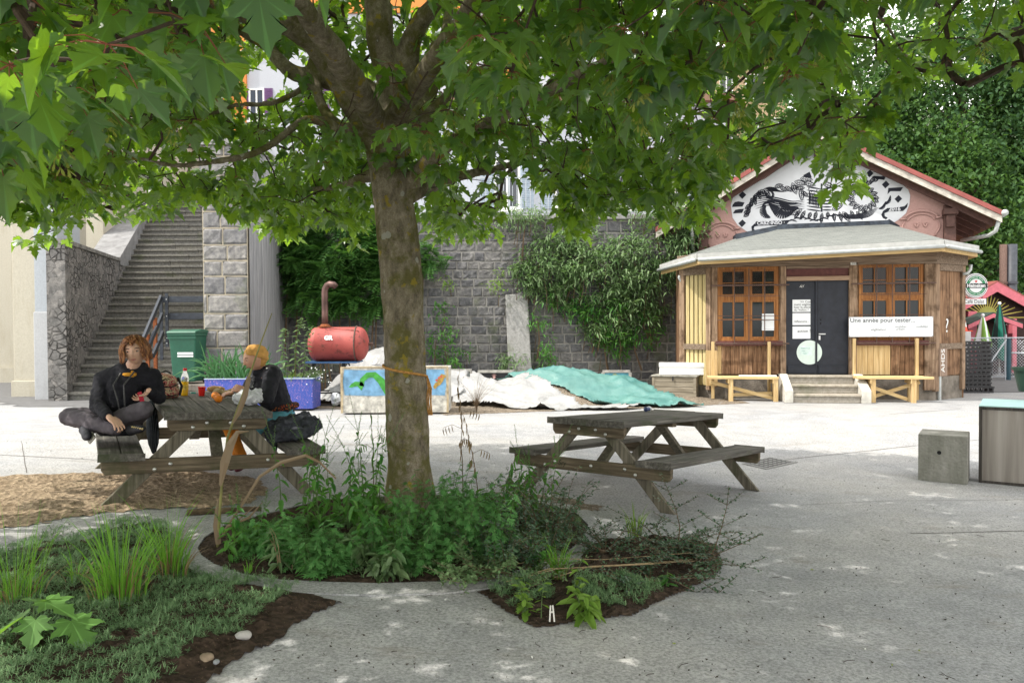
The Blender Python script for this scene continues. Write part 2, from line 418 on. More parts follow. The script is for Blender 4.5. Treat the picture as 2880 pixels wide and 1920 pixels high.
STEPSTONE = stone_mat('step_stone', (.085, .083, .075), (.17, .165, .15), (.26, .25, .225), 6, .6)
def blocks(m, x0, x1, z0, z1, y, ch, bw, depth=.05, rough=.02, gap=.02, M=None, seed=0):
    "courses of roughly dressed blocks standing proud of plane y, facing -y"
    rnd = random.Random(seed); z = z0; k = 0
    while z < z1-.05:
        h = min(ch*rnd.uniform(.88, 1.12), z1-z); x = x0-(bw*.5 if k % 2 else 0)*1
        if z1-(z+h) < ch*.4: h = z1-z
        while x < x1-.02:
            w_ = bw*rnd.uniform(.65, 1.4); a = max(x, x0); b = min(x+w_, x1)
            if x1-b < bw*.3: b = x1
            if b-a > .04:
                dp = depth*rnd.uniform(.5, 1.15); base = len(m.v); nx_, nz_ = 5, 4; j1, j2 = rnd.uniform(-.006, .006), rnd.uniform(-.008, .008)
                for jz in range(nz_+1):
                    for ix in range(nx_+1):
                        fx, fz = (0, .07, .36, .66, .93, 1)[ix], (0, .12, .5, .88, 1)[jz]; e = min(fx, 1-fx, (fz), (1-fz))
                        X = a+gap/2+(b-a-gap)*fx; Z = z+gap/2+(h-gap)*fz + j1*(fx-.5)*2
                        nn = seg_noise(X+seed, Z, k, 9)*rough + seg_noise(X, Z+seed, 3, 26)*rough*.5
                        Y = y-(0 if e == 0 else dp+nn); X += seg_noise(X, Z, 8, 11)*.012*(e == 0); Z += seg_noise(X, Z, 18, 11)*.012*(e == 0)
                        q = Vector((X, Y, Z)); m.v.append(tuple(M @ q if M else q))
                for jz in range(nz_):
                    for ix in range(nx_):
                        q = base+jz*(nx_+1)+ix; m.f.append([q, q+1, q+nx_+2, q+nx_+1]); m.mi.append(m.cur)
            x += w_
            if b >= x1: break
        z += h; k += 1
# big retaining wall
WY = 20.3
wt = thing('retaining_wall', (2, WY, 0), 'long dark grey stone retaining wall with plants growing down it behind the tarps', 'wall')
m = MB(); m.box(-5.75, 8.3, WY, WY+.7, -.3, 4.3); keep(m.build('wall_core', MORTAR), wt)
m = MB(); blocks(m, -5.7, 8.2, 0, 4.25, WY, .235, .34, .022, .03, .034, seed=4); keep(m.build('stonework', WALLSTONE), wt)
m = MB(); x = -5.75
while x < 7.9: m.box(x, x+1.19, WY-.09, WY+.75, 4.3, 4.42); x += 1.2
keep(m.build('coping', plain('coping_stone', (.26, .255, .25), .9, .25, 5, .5), bevel=.012), wt)
# terrace on top of the wall, hill behind
m = MB(); m.box(-5.8, 8.3, WY+.7, 26, -.2, 4.28); m.box(-40, 9.5, 26, 90, -.2, 4.3)
tag(m.build('terrace', plain('terrace_gravel', (.3, .29, .27))), kind='structure')
m = MB()
m.grid(lambda a, b: (9.6+110*a, 29+60*b, -.05+17*sstep(0, .5, b)), 30, 16)
tag(m.build('hill', plain('hill_earth', (.06, .08, .04)), smooth=True), kind='structure')
# pier beside the stairs
pt = thing('stone_pier', (-6.2, 17.6, 0), 'tall pier of pale squared stone blocks with light mortar between stairs and dark wall', 'wall')
PX0, PX1, PY0, PY1, PZ = D(573, 900, 17.5).x, D(699, 900, 17.5).x, 17.5, 20.35, 5.6
m = MB(); m.box(PX0, PX1, PY0, PY1, -.2, PZ); keep(m.build('pier_core', MORTAR2), pt)
m = MB(); blocks(m, PX0+.0, PX1-.0, 0, PZ, PY0, .38, .56, .045, .03, .03, seed=11); keep(m.build('stonework', PIERSTONE), pt)
t = NT('streaked_concrete', .9, .2); v = t.mapv((3, 34, .7)); nn = t.noise(1, 6, v, .7); t.color(t.ramp(nn, [(.3, (.13, .13, .14)), (.5, (.25, .25, .26)), (.7, (.40, .39, .38))])); t.bump(nn, .9, .03)
m = MB(); m.grid(lambda a, b: (PX1+.05+.03*seg_noise(a*30, 1, 1, 1), PY0-.04+a*(PY1-PY0), b*PZ), 60, 4); keep(m.build('side_face', t.m), pt)
m = MB(); m.box(PX0-.05, PX1+.1, PY0-.08, PY1, PZ, PZ+.14); keep(m.build('cap', plain('coping_stone', (.26, .255, .25)), bevel=.01), pt)

# ================================================================ STAIRS
YS0 = 17.8; xl = lambda y: -9.93-.235*(y-YS0)
st = thing('stone_stairs', (-8.4, YS0, 0), 'long flight of worn grey stone steps climbing away between the two walls', 'stairs')
m = MB()
for i in range(34):
    y = YS0+.31*i; z = .19*(i+1); m = MB(); rnd = random.Random(i)
    x = xl(y)-.05; end = -5.9 if i < 1 else (PX0+.6)
    cuts = [x]; 
    while cuts[-1] < end-1.2: cuts.append(cuts[-1]+rnd.uniform(1.1, 2.1))
    cuts[-1] = end
    for a, b in zip(cuts, cuts[1:]):
        dy, dz = rnd.uniform(-.006, .006), rnd.uniform(-.005, .005)
        m.box(a+.003, b-.003, y+.03+dy, y+.75, z-.25, z-.065+dz); m.box(a+.003, b-.003, y-.005+dy, y+.75, z-.065+dz, z+dz)
    keep(m.build('step', STEPSTONE, bevel=.012), st)
# rough wall left of the stairs
def rubble_mat():
    t = NT('rubble_render', .95, .15); v = t.voro(5.2, t.mapv((1, 1, 1.3)), 'DISTANCE_TO_EDGE'); f1 = t.voro(5.2, t.mapv((1, 1, 1.3))); n = t.noise(9, 8, rough=.75)
    base = t.ramp(n, [(.3, (.10, .098, .095)), (.7, (.27, .262, .25))]); bw = t.n('RGBToBW'); t.l(f1.outputs['Color'], bw.inputs[0]); base = t.mix(.5, base, t.ramp(bw.outputs[0], [(.2, (.5, .5, .5)), (.8, (1.3, 1.25, 1.2))]), 'MULTIPLY')
    msk = t.ramp(t.noise(1.1, 5), [(.4, (0, 0, 0)), (.55, (1, 1, 1))])
    crack = t.ramp(v.outputs['Distance'], [(0, (0, 0, 0)), (.1, (1, 1, 1))]); crk = t.mix(msk, (1, 1, 1), crack)
    t.color(t.mix(.75, base, crk, 'MULTIPLY')); t.bump(t.math('ADD', n, crk), .9, .05); return t.m
def wallrun(name, ya, yb, z0a, z1a, z1b, th, mat, n=10, off=0.0, parent=None, M=None, cap=None):
    m = MB()
    for i in range(n):
        y0, y1 = ya+(yb-ya)*i/n, ya+(yb-ya)*(i+1)/n; za, zb = z1a+(z1b-z1a)*i/n, z1a+(z1b-z1a)*(i+1)/n
        A = [(xl(y0)-th-off, y0, z0a), (xl(y0)-off, y0, z0a), (xl(y1)-off, y1, z0a), (xl(y1)-th-off, y1, z0a)]
        B = [(p[0], p[1], (za, za, zb, zb)[k]) for k, p in enumerate(A)]; 
        m.hexa(A+B)
    return keep(m.build(name, mat), parent)
rw = thing('rubble_wall', (-10.2, 18, 0), 'rough rendered rubble wall with crumbling stones left of the stairs', 'wall')
wallrun('wall_face', 17.7, 22.4, -.1, 3.52, 3.5, .42, rubble_mat(), parent=rw, n=1)
wallrun('coping', 17.68, 22.42, 3.5, 3.6, 3.58, .48, plain('old_coping', (.2, .195, .18), .95, .4, 6, .9, bdist=.02), parent=rw, n=1, off=-.03)
sw = thing('sloping_parapet', (-11.4, 23, 0), 'sloping parapet with smooth slanted coping climbing along the upper stairs', 'wall')
wallrun('wall_face', 22.42, 29, 0, 3.5, 6.9, .7, rubble_mat(), parent=sw, n=1)
wallrun('coping', 22.43, 29, 3.4, 3.62, 7.02, .9, plain('smooth_coping', (.22, .22, .22), .85, .2, 4, .4), parent=sw, n=1, off=-.02)

# ================================================================ BUILDINGS AT THE LEFT
def stucco(name, c, stain=(.2, .18, .14), amt=.5):
    t = NT(name, .92, .15); n = t.noise(30, 6); b = t.noise(1.2, 6, t.mapv((2.2, 2.2, .5)), .7)
    col = t.ramp(n, [(.3, tuple(x*.85 for x in c)), (.7, c)]); col = t.mix(t.ramp(b, [(.5, (0, 0, 0)), (.8, (amt, amt, amt))]), col, stain)
    t.color(col); t.bump(n, .5, .012); return t.m
CREAM = stucco('cream_stucco', (.46, .43, .35), (.30, .26, .18), .6)
GREYC = stucco('grey_cement', (.42, .43, .44), (.2, .2, .2), .5)
cb = thing('cream_building', (-11.2, 19.3, 0), 'cream stuccoed building corner with a grey cement lower pillar at far left', 'building')
a = D(97, 900, 18.2).x; b = D(166, 900, 18.2).x
m = MB(); m.box(a, b, 18.15, 19.2, -.1, 2.0); keep(m.build('cement_pillar', GREYC, bevel=.02), cb)
m = MB(); m.box(a+.003, b-.03, 18.21, 19.2, 2.0, 8.5); keep(m.build('pillar_shaft', stucco('pale_cement', (.38, .41, .44), (.3, .3, .3), .3), bevel=.01), cb)
c = D(40, 900, 19.0).x
m = MB(); m.box(c, a-.005, 18.95, 20.5, -.1, 8.5); keep(m.build('cream_pillar', CREAM, bevel=.02), cb)
m = MB(); m.box(c-.03, a+.004, 18.88, 20.5, -.1, .38); keep(m.build('plinth', CREAM, bevel=.015), cb)
m = MB(); m.box(-40, c-.4, 24, 34, -.1, 8.5); keep(m.build('wall', CREAM), cb)
m = MB(); m.box(-40, c-.402, 23.9, 23.98, -.1, .45); keep(m.build('plinth', CREAM), cb)
m = MB(); m.box(-40, c-.3, 23.7, 34, 8.5, 8.7); keep(m.build('roof', plain('roof_edge', (.2, .12, .08))), cb)
bb = thing('beige_building', (-14, 26, 0), 'stained beige plaster building with dark water marks above the stair wall', 'building')
BEIGE = stucco('beige_plaster', (.47, .43, .36), (.16, .13, .10), .8)
m = MB(); m.box(-24, -12.6, 28.5, 38, 0, 13); keep(m.build('wall', BEIGE), bb)
def window(parent, x0, x1, z0, z1, y, frame, glass, shut=None, louv=True):
    m = MB(); f = .07
    for q in ((x0, x1, z0, z0+f), (x0, x1, z1-f, z1), (x0, x0+f, z0+f, z1-f), (x1-f, x1, z0+f, z1-f), ((x0+x1)/2-.03, (x0+x1)/2+.03, z0+f, z1-f)):
        m.box(q[0], q[1], y-.06, y+.02, q[2], q[3])
    fr = keep(m.build('window', frame), parent)
    m = MB(); m.box(x0+f, x1-f, y-.02, y+.01, z0+f, z1-f); keep(m.build('pane', glass), fr, loc=parent.location)
    m = MB(); m.box(x0-.08, x1+.08, y-.12, y+.02, z0-.09, z0); keep(m.build('sill', frame), fr, loc=parent.location)
    if shut:
        for s in (0, 1):
            wv = (x1-x0)*.52; a0 = x0-wv if s == 0 else x1; m = MB(); m.box(a0, a0+wv, y-.07, y-.01, z0, z1)
            if louv:
                k = z0+.06
                while k < z1-.06: m.box(a0+.05, a0+wv-.05, y-.085, y-.07, k, k+.025); k += .07
            keep(m.build('shutter', shut), fr, loc=parent.location)
    return fr
def glassm(name, c, rough=.08):
    if name in MATS: return MATS[name]
    t = NT(name, rough, .6); t.color(c); MATS[name] = t.m; return t.m
DGLASS = glassm('dark_glass', (.03, .035, .045)); WFRAME = plain('white_paint', (.72, .72, .70), .6, .05)
PURPLE = plain('purple_paint', (.13, .06, .16), .6, .1)
for x in (-21, -18, -15): 
    for z in (5.5, 9): window(bb, x, x+1.1, z, z+1.7, 28.5, WFRAME, DGLASS, PURPLE)
m = MB(); m.box(-24.3, -12.3, 28.2, 38.3, 13, 13.3); keep(m.build('roof', plain('roof_edge', (.2, .12, .08))), bb)
# white and orange block up the hill behind the maple
ob = thing('orange_white_building', (-4, 31, 4.3), 'tall white block with orange wall bands and purple shutters behind the tree crown', 'building')
WHT = stucco('white_render', (.46, .48, .52), (.4, .4, .42), .3); ORG = stucco('orange_render', (.62, .24, .07), (.4, .18, .08), .4)
m = MB(); m.box(-12.3, 4.5, 31.5, 42, 4.2, 21); keep(m.build('wall', WHT), ob)
m = MB()
for u0, u1 in ((590, 690), (1385, 1450)): m.box(D(u0, 0, 31.4).x, D(u1, 0, 31.4).x, 31.35, 31.5, 4.3, 21)
m.box(D(690, 0, 31.4).x, D(1385, 0, 31.4).x, 31.4, 31.5, 13.9, 14.6)
keep(m.build('orange_band', ORG), ob)
for k, (u, v) in enumerate(((700, 250), (1165, 190), (860, 250), (1010, 190), (1165, 20), (860, 40), (700, 40), (1300, 190), (1300, 30))):
    p = D(u, v, 31.5); window(ob, p.x, p.x+.62, p.z-1.25, p.z, 31.5, WFRAME, DGLASS, PURPLE if k in (0, 2, 6) else None)
m = MB(); m.box(-12.5, 4.7, 31.1, 42.2, 21, 21.3); keep(m.build('roof', plain('roof_edge', (.2, .12, .08))), ob)
wb = thing('pale_building', (2, 25, 4.3), 'pale grey-white house front standing behind the railing on the terrace', 'building')
PALE = stucco('pale_render', (.44, .47, .52), (.45, .45, .48), .3)
m = MB(); m.box(-3.2, 6.6, 24.5, 30, 4.28, 8.4); keep(m.build('wall', PALE), wb)
for u in (1390, 1560, 1700, 1860): 
    p = D(u, 600, 24.5); window(wb, p.x, p.x+.8, 5.2, 6.7, 24.5, WFRAME, DGLASS, plain('blue_grey_shutter', (.3, .36, .42)))
m = MB(); m.box(-3.5, 6.9, 24.2, 30.2, 8.4, 8.6); keep(m.build('roof', plain('roof_edge', (.2, .12, .08))), wb)
tb = thing('tan_building', (16, 48, 0), 'distant tan apartment block with white framed windows above the kiosk roof', 'building')
TAN = stucco('tan_render', (.50, .36, .22), (.3, .22, .14), .3)
x0, x1 = D(2000, 250, 48).x, D(2215, 250, 48).x
m = MB(); m.box(x0, x1, 48, 60, 0, 17.6); keep(m.build('wall', TAN), tb)
for i in range(3):
    for j in range(5): z = 4.8+2.6*j; x = x0+.5+1.55*i; window(tb, x, x+.8, z, z+1.4, 48, WFRAME, DGLASS)
m = MB(); m.box(x0-.3, x1+.3, 47.7, 60, 17.6, 17.9); keep(m.build('roof', plain('roof_edge', (.2, .12, .08))), tb)

# railing along the terrace
rl = thing('metal_railing', (2, WY+.3, 4.42), 'pale grey railing of thin upright bars on top of the retaining wall', 'railing')
GALV = plain('galvanised', (.42, .45, .48), .45, .1, 9, .05, metal=.5)
m = MB(); m.box(-5.6, 8.2, WY+.28, WY+.32, 5.42, 5.46); m.box(-5.6, 8.2, WY+.285, WY+.315, 4.52, 4.55); keep(m.build('rail', GALV), rl)
m = MB(); x = -5.6
while x < 8.2: m.tube([(x, WY+.3, 4.55), (x, WY+.3, 5.43)], .009, 5, False); x += .115
k = keep(m.build('bars', GALV), rl); 
x = -5.6
while x < 8.3: m = MB(); m.box(x-.022, x+.022, WY+.275, WY+.325, 4.4, 5.44); keep(m.build('post', GALV), rl); x += 1.85
# leaning slab against the wall
def sl_pt(u, v, y): return D(u, v, y)
m = MB(); T = [sl_pt(1421, 828, WY-.10), sl_pt(1484, 826, WY-.10), sl_pt(1499, 1040, WY-.62), sl_pt(1432, 1040, WY-.62)]
P = []
for q in (T[3], T[2]): P.append(Vector((q.x, q.y, -.1)))
m.hexa([P[0], P[1], P[1]+Vector((0, .6, 0)), P[0]+Vector((0, .6, 0)), T[0], T[1], T[1]+Vector((0, .12, 0)), T[0]+Vector((0, .12, 0))])
tag(m.build('stone_buttress', stone_mat('slab_stone', (.22, .215, .2), (.33, .325, .31), (.42, .41, .39), 5, .5), bevel=.03), 'pale leaning stone slab propped against the dark retaining wall', 'buttress')
# mural boards low against the wall behind the heap
for u0, u1, v0, v1, cs, lb in ((1255, 1322, 1045, 1100, (.18, .2, .2), 'small grey framed board low against the wall, left of the handprint board'), (1348, 1440, 1048, 1100, (.03, .03, .035), 'low black board painted with pale handprints against the wall'), (1700, 1768, 1048, 1092, (.12, .42, .55), 'low blue and yellow painted board against the wall beside the turquoise tarp')):
    y = WY-.75; p, q = D(u0, v0, y), D(u1, v1, y)
    t_ = thing('mural_board', ((p.x+q.x)/2, y, 0), lb, 'board', group=None)
    m = MB(); m.box(p.x, q.x, y, y+.05, 0, p.z); keep(m.build('panel', plain('board_'+str(u0), cs, .7, .2, 6)), t_)
    m = MB(); m.box(p.x-.04, q.x+.04, y-.03, y+.08, p.z, p.z+.06); m.box(p.x-.07, p.x, y-.03, y+.08, 0, p.z); m.box(q.x, q.x+.07, y-.03, y+.08, 0, p.z); keep(m.build('frame', plain('weathered_board', (.4, .39, .36), .85, .25)), t_)
    m = MB()
    rnd = random.Random(u0)
    for k in range(5):
        cx, cz = p.x+.08+(q.x-p.x-.16)*rnd.random(), p.z*(.45+.4*rnd.random()); r_ = .035
        for a_ in range(5):
            an = R(40+25*a_); m.prism([(cx, y-.004, cz), (cx+r_*2*math.cos(an)-.008, y-.004, cz+r_*2*math.sin(an)), (cx+r_*2*math.cos(an)+.008, y-.004, cz+r_*2*math.sin(an))], (0, .003, 0))
        m.prism([(cx+r_*math.cos(b_*pi/4), y-.005, cz-.01+r_*math.sin(b_*pi/4)) for b_ in range(8)], (0, .004, 0))
    keep(m.build('painting', plain('board_paint'+str(u0), {1255: (.5, .5, .5), 1348: (.6, .35, .33), 1700: (.75, .6, .08)}[u0])), t_)
# ================================================================ PICNIC TABLES
DARKWOOD = wood('weathered_dark_wood', (.055, .05, .044), (.16, .148, .128), (.30, .28, .245), 'Y', stain=(.05, .06, .03))
BEAMWOOD = wood('weathered_beam_wood', (.07, .054, .036), (.19, .15, .10), (.31, .26, .185), 'X', stain=(.045, .055, .022))
LEGWOOD = wood('weathered_leg_wood', (.085, .075, .055), (.21, .185, .14), (.33, .295, .23), 'Z', stain=(.06, .065, .03))
BOLT = plain('bolt_steel', (.55, .55, .52), .3, .1, 20, .1, metal=.8)
TL, TW, HB, WB, BB, TT, TH = 2.066, .862, .421, .335, .905, .05, .75
def picnic_table(M, label, carve=False):
    T = thing('picnic_table', None, label, 'picnic table', M=M); T['group'] = 'picnic tables on the plaza'
    h = TL/2; rnd = random.Random(5 if carve else 3)
    def planks(name, x0, x1, n, z, g=.008):
        m = MB(); wd = (x1-x0-g*(n-1))/n
        for i in range(n):
            a = x0+i*(wd+g); e1, e2, dz = rnd.uniform(-.008, .008), rnd.uniform(-.008, .008), rnd.uniform(-.002, .003)
            K = 10; base = len(m.v)
            for j in range(K+1):
                y = -h+e1+(TL-e1+e2)*j/K; w1, w2 = .003*seg_noise(i, y, 1, 3), .003*seg_noise(i, y, 7, 3)
                m.v += [(a+w1, y, z-TT+dz), (a+wd+w2, y, z-TT+dz), (a+wd+w2, y, z+dz+w1*.6), (a+w1, y, z+dz+w2*.6)]
            for j in range(K):
                q = base+4*j
                for s in range(4): m.f.append([q+s, q+(s+1) % 4, q+4+(s+1) % 4, q+4+s]); m.mi.append(0)
            m.f += [[base+3, base+2, base+1, base], [base+4*K+i_ for i_ in range(4)]]; m.mi += [0, 0]
            for s in m.f[-K*4-2:-2]: s.reverse()
        return m.build(name, DARKWOOD, T, bevel=.006)
    planks('tabletop', -TW/2, TW/2, 5, TH)
    planks('bench_seat', -BB, -BB+WB, 2, HB); planks('bench_seat', BB-WB, BB, 2, HB)
    def beam(name, hw, z0, z1, y, s):
        m = MB(); c = .035; m.prism([(-hw, 0, z1), (hw, 0, z1), (hw-.003, 0, z0+c), (hw-.03, 0, z0), (-hw+.03, 0, z0), (-hw+.003, 0, z0+c)], (0, .05, 0))
        for i, p in enumerate(m.v): m.v[i] = (p[0], p[1]+y, p[2])
        return m.build(name, BEAMWOOD, T, bevel=.005)
    def bolt(par, x, y, z, s):
        m = MB(); Mx = Matrix.Translation((x, y, z)) @ Matrix.Rotation(s*pi/2, 4, 'X')
        m.lathe([(.0, -.004), (.017, -.003), (.017, .002), (.013, .008), (.006, .011), (.0, .012)], n=10, M=Mx)
        return m.build('bolt', BOLT, par, smooth=True)
    for s in (-1, 1):
        yo = s*(h-.075); yb = yo-.025
        tb_ = beam('top_beam', .405, TH-TT-.105, TH-TT, yb, s); cb_ = beam('cross_beam', .885, HB-TT-.118, HB-TT, yb, s)
        yf = yb if s < 0 else yb+.05; q = 1 if s < 0 else -1
        for x, z in ((-.205, .625), (-.095, .66), (.095, .66), (.205, .625)): bolt(tb_, x, yf, z, q)
        for x, z in ((-.49, .285), (-.37, .325), (.05, .32), (.42, .325), (.53, .285)): bolt(cb_, x, yf, z, q)
        yl = yb-.045*s+ (.0 if s > 0 else .005)
        for k in (-1, 1):
            m = MB(); wl = .072
            P = [(k*(.135-wl), 0, TH-TT), (k*(.135+wl), 0, TH-TT), (k*(.83+wl), 0, -.03), (k*(.83-wl), 0, -.03)]
            m.prism([(p[0], yl, p[2]) for p in (P if k > 0 else P[::-1])], (0, .045, 0)); m.build('leg', LEGWOOD, T, bevel=.006)
        m = MB(); m.beam((0.03, s*(h-.17), .27), (0.03, s*(h-.72), TH-TT-.03), .10, .045, (0, s, .6)); m.build('brace', LEGWOOD, T, bevel=.005)
        if carve and s < 0:
            text('Sry', .07, Matrix.Translation((-.33, yb-.001, .318)) @ UPR, plain('carving', (.03, .03, .015)), 'carved_letters', cb_, extrude=.0008, shear=.2)
    m = MB(); m.box(-TW/2+.04, TW/2-.04, -.04, .04, TH-TT-.045, TH-TT); m.build('batten', BEAMWOOD, T)
    return T
def tmat(x, y, z, yaw, a, b):
    return Matrix.Translation((x, y, z)) @ Matrix.Rotation(R(yaw), 4, 'Z') @ Matrix.Rotation(R(a), 4, 'X') @ Matrix.Rotation(R(b), 4, 'Y')
M1 = tmat(-2.997, 7.63, .16, 28.32, 1.22, 2.43); M2 = tmat(1.316, 8.225, -.08, -39.76, -2.81, -.66)
picnic_table(M1, 'weathered wooden picnic table where two women sit, laden with food and bags')
picnic_table(M2, 'empty weathered wooden picnic table, greenish with moss, one crushed can on top', True)
def onplane(M, u, v, z):
    "world point on the table's plane of local height z seen at pixel (u, v)"
    Mi = M.inverted(); o = Mi @ Vector((0, 0, CAMZ)); d = Mi.to_3x3() @ ray(u, v); t = (z-o.z)/d.z
    return M @ (o+d*t)
N1 = (M1.to_3x3() @ Vector((0, 0, 1))).normalized(); RZ1 = M1.to_3x3().to_4x4()
def on1(u, v, z=TH): return onplane(M1, u, v, z)
def place1(u, v, z=TH, rz=0): return Matrix.Translation(on1(u, v, z)) @ RZ1 @ Matrix.Rotation(rz, 4, 'Z')

def remesh(o, vox, smooth=2, disp=0, dscale=.1):
    md = o.modifiers.new('r', 'REMESH'); md.mode = 'VOXEL'; md.voxel_size = vox; md.use_smooth_shade = True
    if smooth: s = o.modifiers.new('s', 'SMOOTH'); s.factor = .5; s.iterations = smooth
    if disp:
        tx = bpy.data.textures.new('folds', 'CLOUDS'); tx.noise_scale = dscale; d = o.modifiers.new('d', 'DISPLACE'); d.texture = tx; d.strength = disp; d.texture_coords = 'GLOBAL'; d.mid_level = .5
    return o
def ball(m, c, r, rot=None, n=14):
    "an ellipsoid of radii r"
    c = Vector(c); r = (r, r, r) if isinstance(r, (int, float)) else r; b = len(m.v)
    for i in range(n//2+1):
        ph = pi*i/(n//2)
        for k in range(n):
            t = 2*pi*k/n; p = Vector((r[0]*math.sin(ph)*math.cos(t), r[1]*math.sin(ph)*math.sin(t), r[2]*math.cos(ph)))
            if rot is not None: p = rot @ p
            m.v.append(tuple(c+p))
    for i in range(n//2):
        for k in range(n):
            k2 = (k+1) % n; m.f.append([b+i*n+k, b+(i+1)*n+k, b+(i+1)*n+k2, b+i*n+k2]); m.mi.append(m.cur)
def limb(m, pts, rad, k=5):
    "tapered rounded limb through joints: smooth-curved tube plus joint balls"
    pts = [Vector(p) for p in pts]; Q = []; Rr = []
    for i in range(len(pts)-1):
        for j in range(k):
            t = j/k; Q.append(pts[i].lerp(pts[i+1], t)); Rr.append(rad[i]+(rad[i+1]-rad[i])*t)
    Q.append(pts[-1]); Rr.append(rad[-1]); m.tube(Q, Rr, 12)
    for p, r in zip(pts, rad): ball(m, p, r, n=12)
# ================================================================ KIOSK
TH_K = R(9); F1 = D(2001, 900, 17.35); F1.z = 0
MK = Matrix.Translation(F1) @ Matrix.Rotation(-TH_K, 4, 'Z'); MKi = MK.inverted()
def Kp(u, v, yl=0.0):
    "front-plane coordinates (along, up) of photo pixel, yl metres behind the front"
    o = MKi @ Vector((0, 0, CAMZ)); d = MKi.to_3x3() @ ray(u, v); t = (yl-o.y)/d.y; p = o+d*t; return p.x, p.z
def K(cx, cy, yl=0.0): return Kp(1850+cx/2.2835, 650+cy/2.2835, yl)
OLDW = wood('old_brown_wood', (.15, .095, .06), (.36, .25, .165), (.52, .40, .29), 'Z', rough=.85, bump=.6, stain=(.06, .035, .02))
OLDWX = wood('old_brown_wood_beam', (.12, .085, .06), (.27, .205, .15), (.38, .30, .23), 'X', rough=.85, bump=.5)
PANELW = wood('streaky_panel_wood', (.075, .038, .02), (.33, .19, .105), (.58, .42, .27), 'Z', bump=.6, stain=(.05, .025, .012))
PINE = wood('fresh_pine', (.50, .36, .17), (.66, .50, .27), (.74, .60, .38), 'Z', bump=.2)
PINEX = wood('fresh_pine_board', (.52, .38, .18), (.68, .52, .28), (.78, .64, .42), 'X', bump=.2)
ORWOOD = wood('orange_window_wood', (.26, .10, .03), (.42, .19, .06), (.50, .26, .10), 'Z', rough=.55, bump=.2)
OXBLOOD = plain('oxblood_paint', (.12, .045, .04), .7, .2, 12)
RUST = plain('rusty_iron', (.12, .075, .06), .8, .3, 30)
WHITEP = plain('white_fascia', (.78, .77, .73), .55, .06, 5)
IRONG = plain('zinc_gutter', (.42, .44, .43), .5, .12, 9, metal=.3)
def felt():
    t = NT('roof_felt', .95, .1); n = t.noise(60, 5); v = t.noise(3, 6, t.mapv((1, 5, 1)), .7); b = t.n('TexBrick'); b.inputs['Scale'].default_value = 2.5; b.inputs['Mortar Size'].default_value = .012
    t.l(t.co, b.inputs['Vector']); b.inputs['Color1'].default_value = (1, 1, 1, 1); b.inputs['Color2'].default_value = (.9, .9, .9, 1); b.inputs['Mortar'].default_value = (.55, .55, .55, 1)
    col = t.ramp(v, [(.3, (.13, .14, .13)), (.7, (.23, .24, .225))]); col = t.mix(.6, col, t.ramp(n, [(.3, (.7, .7, .7)), (.7, (1.1, 1.1, 1.1))]), 'MULTIPLY'); t.color(t.mix(.7, col, b.outputs['Color'], 'MULTIPLY')); t.bump(n, .6, .01); return t.m
kk = thing('kiosk', None, 'old wooden kiosk with pink gable, painted oval mural, black double door and two barred windows', 'kiosk', M=MK)
KB = lambda name, m, mat, par=None, **k: m.build(name, mat, par or kk, **k)
Wf = Kp(2627, 900)[0]                                   # front width
zb = K(600, 918)[1]; zbeam0 = K(1000, 222)[1]; zbeam1 = K(1000, 165)[1]
# plan of the bay: front, two chamfered sides, back to the main building
BL = Vector((-.707*.9, .707*.9, 0)); BR = Vector((.75*1.15, .66*1.15, 0))
PLAN = [Vector((BL.x, 3.2, 0)), BL, Vector((0, 0, 0)), Vector((Wf, 0, 0)), Vector((Wf, 0, 0))+BR, Vector((Wf+BR.x, 3.2, 0))]
CONC = plain('foundation_concrete', (.20, .175, .145), .95, .35, 4, .9, bdist=.02)
m = MB(); m.prism([(p.x, p.y+.03, -.1) for p in PLAN], (0, 0, zb+.05)); KB('foundation', m, CONC)
# recess: dark inner shell so the windows look into a dim room
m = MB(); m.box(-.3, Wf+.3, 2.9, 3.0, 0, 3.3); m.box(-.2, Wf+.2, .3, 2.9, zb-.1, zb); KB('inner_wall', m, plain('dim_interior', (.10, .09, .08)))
def panel(p, q, z0, z1, name, mat, th=.03, n=None, gap=.006, y0=0.0, rnd=None):
    "vertical boards between plan points p and q"
    p, q = Vector(p), Vector(q); d = q-p; L = d.length; d.normalize(); nrm = Vector((d.y, -d.x, 0)); n = n or max(1, int(L/.12)); m = MB()
    for i in range(n):
        a, b = p+d*(L*i/n+gap/2), p+d*(L*(i+1)/n-gap/2); o = nrm*(y0+(rnd.uniform(-.004, .004) if rnd else 0))
        A = [a+o, b+o, b+o-nrm*th, a+o-nrm*th]; m.hexa([(v.x, v.y, z0) for v in A]+[(v.x, v.y, z1) for v in A])
    return KB(name, m, mat, bevel=.004)
rk = random.Random(2)
def post(cx0, cx1, z0, z1, proud=.05, mat=OLDW, name='post', dp=.14):
    x0, x1 = K(cx0, 500)[0], K(cx1, 500)[0]; m = MB(); m.box(x0, x1, -proud, dp-proud, z0, z1); return KB(name, m, mat, bevel=.01)
post(345, 383, zb-.28, zbeam0); post(785, 822, zb-.02, zbeam0); post(1226, 1275, zb-.02, zbeam0); post(1708, 1780, zb-.32, zbeam0)
# beam round the top
m = MB()
for a, b in zip(PLAN[1:], PLAN[2:5]):
    if (b-a).length > .1:
        d = (b-a).normalized(); nrm = Vector((d.y, -d.x, 0)); A = [a+nrm*.07-d*.03, b+nrm*.07+d*.03, b-nrm*.08, a-nrm*.08]; m.hexa([(v.x, v.y, zbeam0) for v in A]+[(v.x, v.y, zbeam1+.12) for v in A])
KB('top_beam', m, OLDWX, bevel=.008)
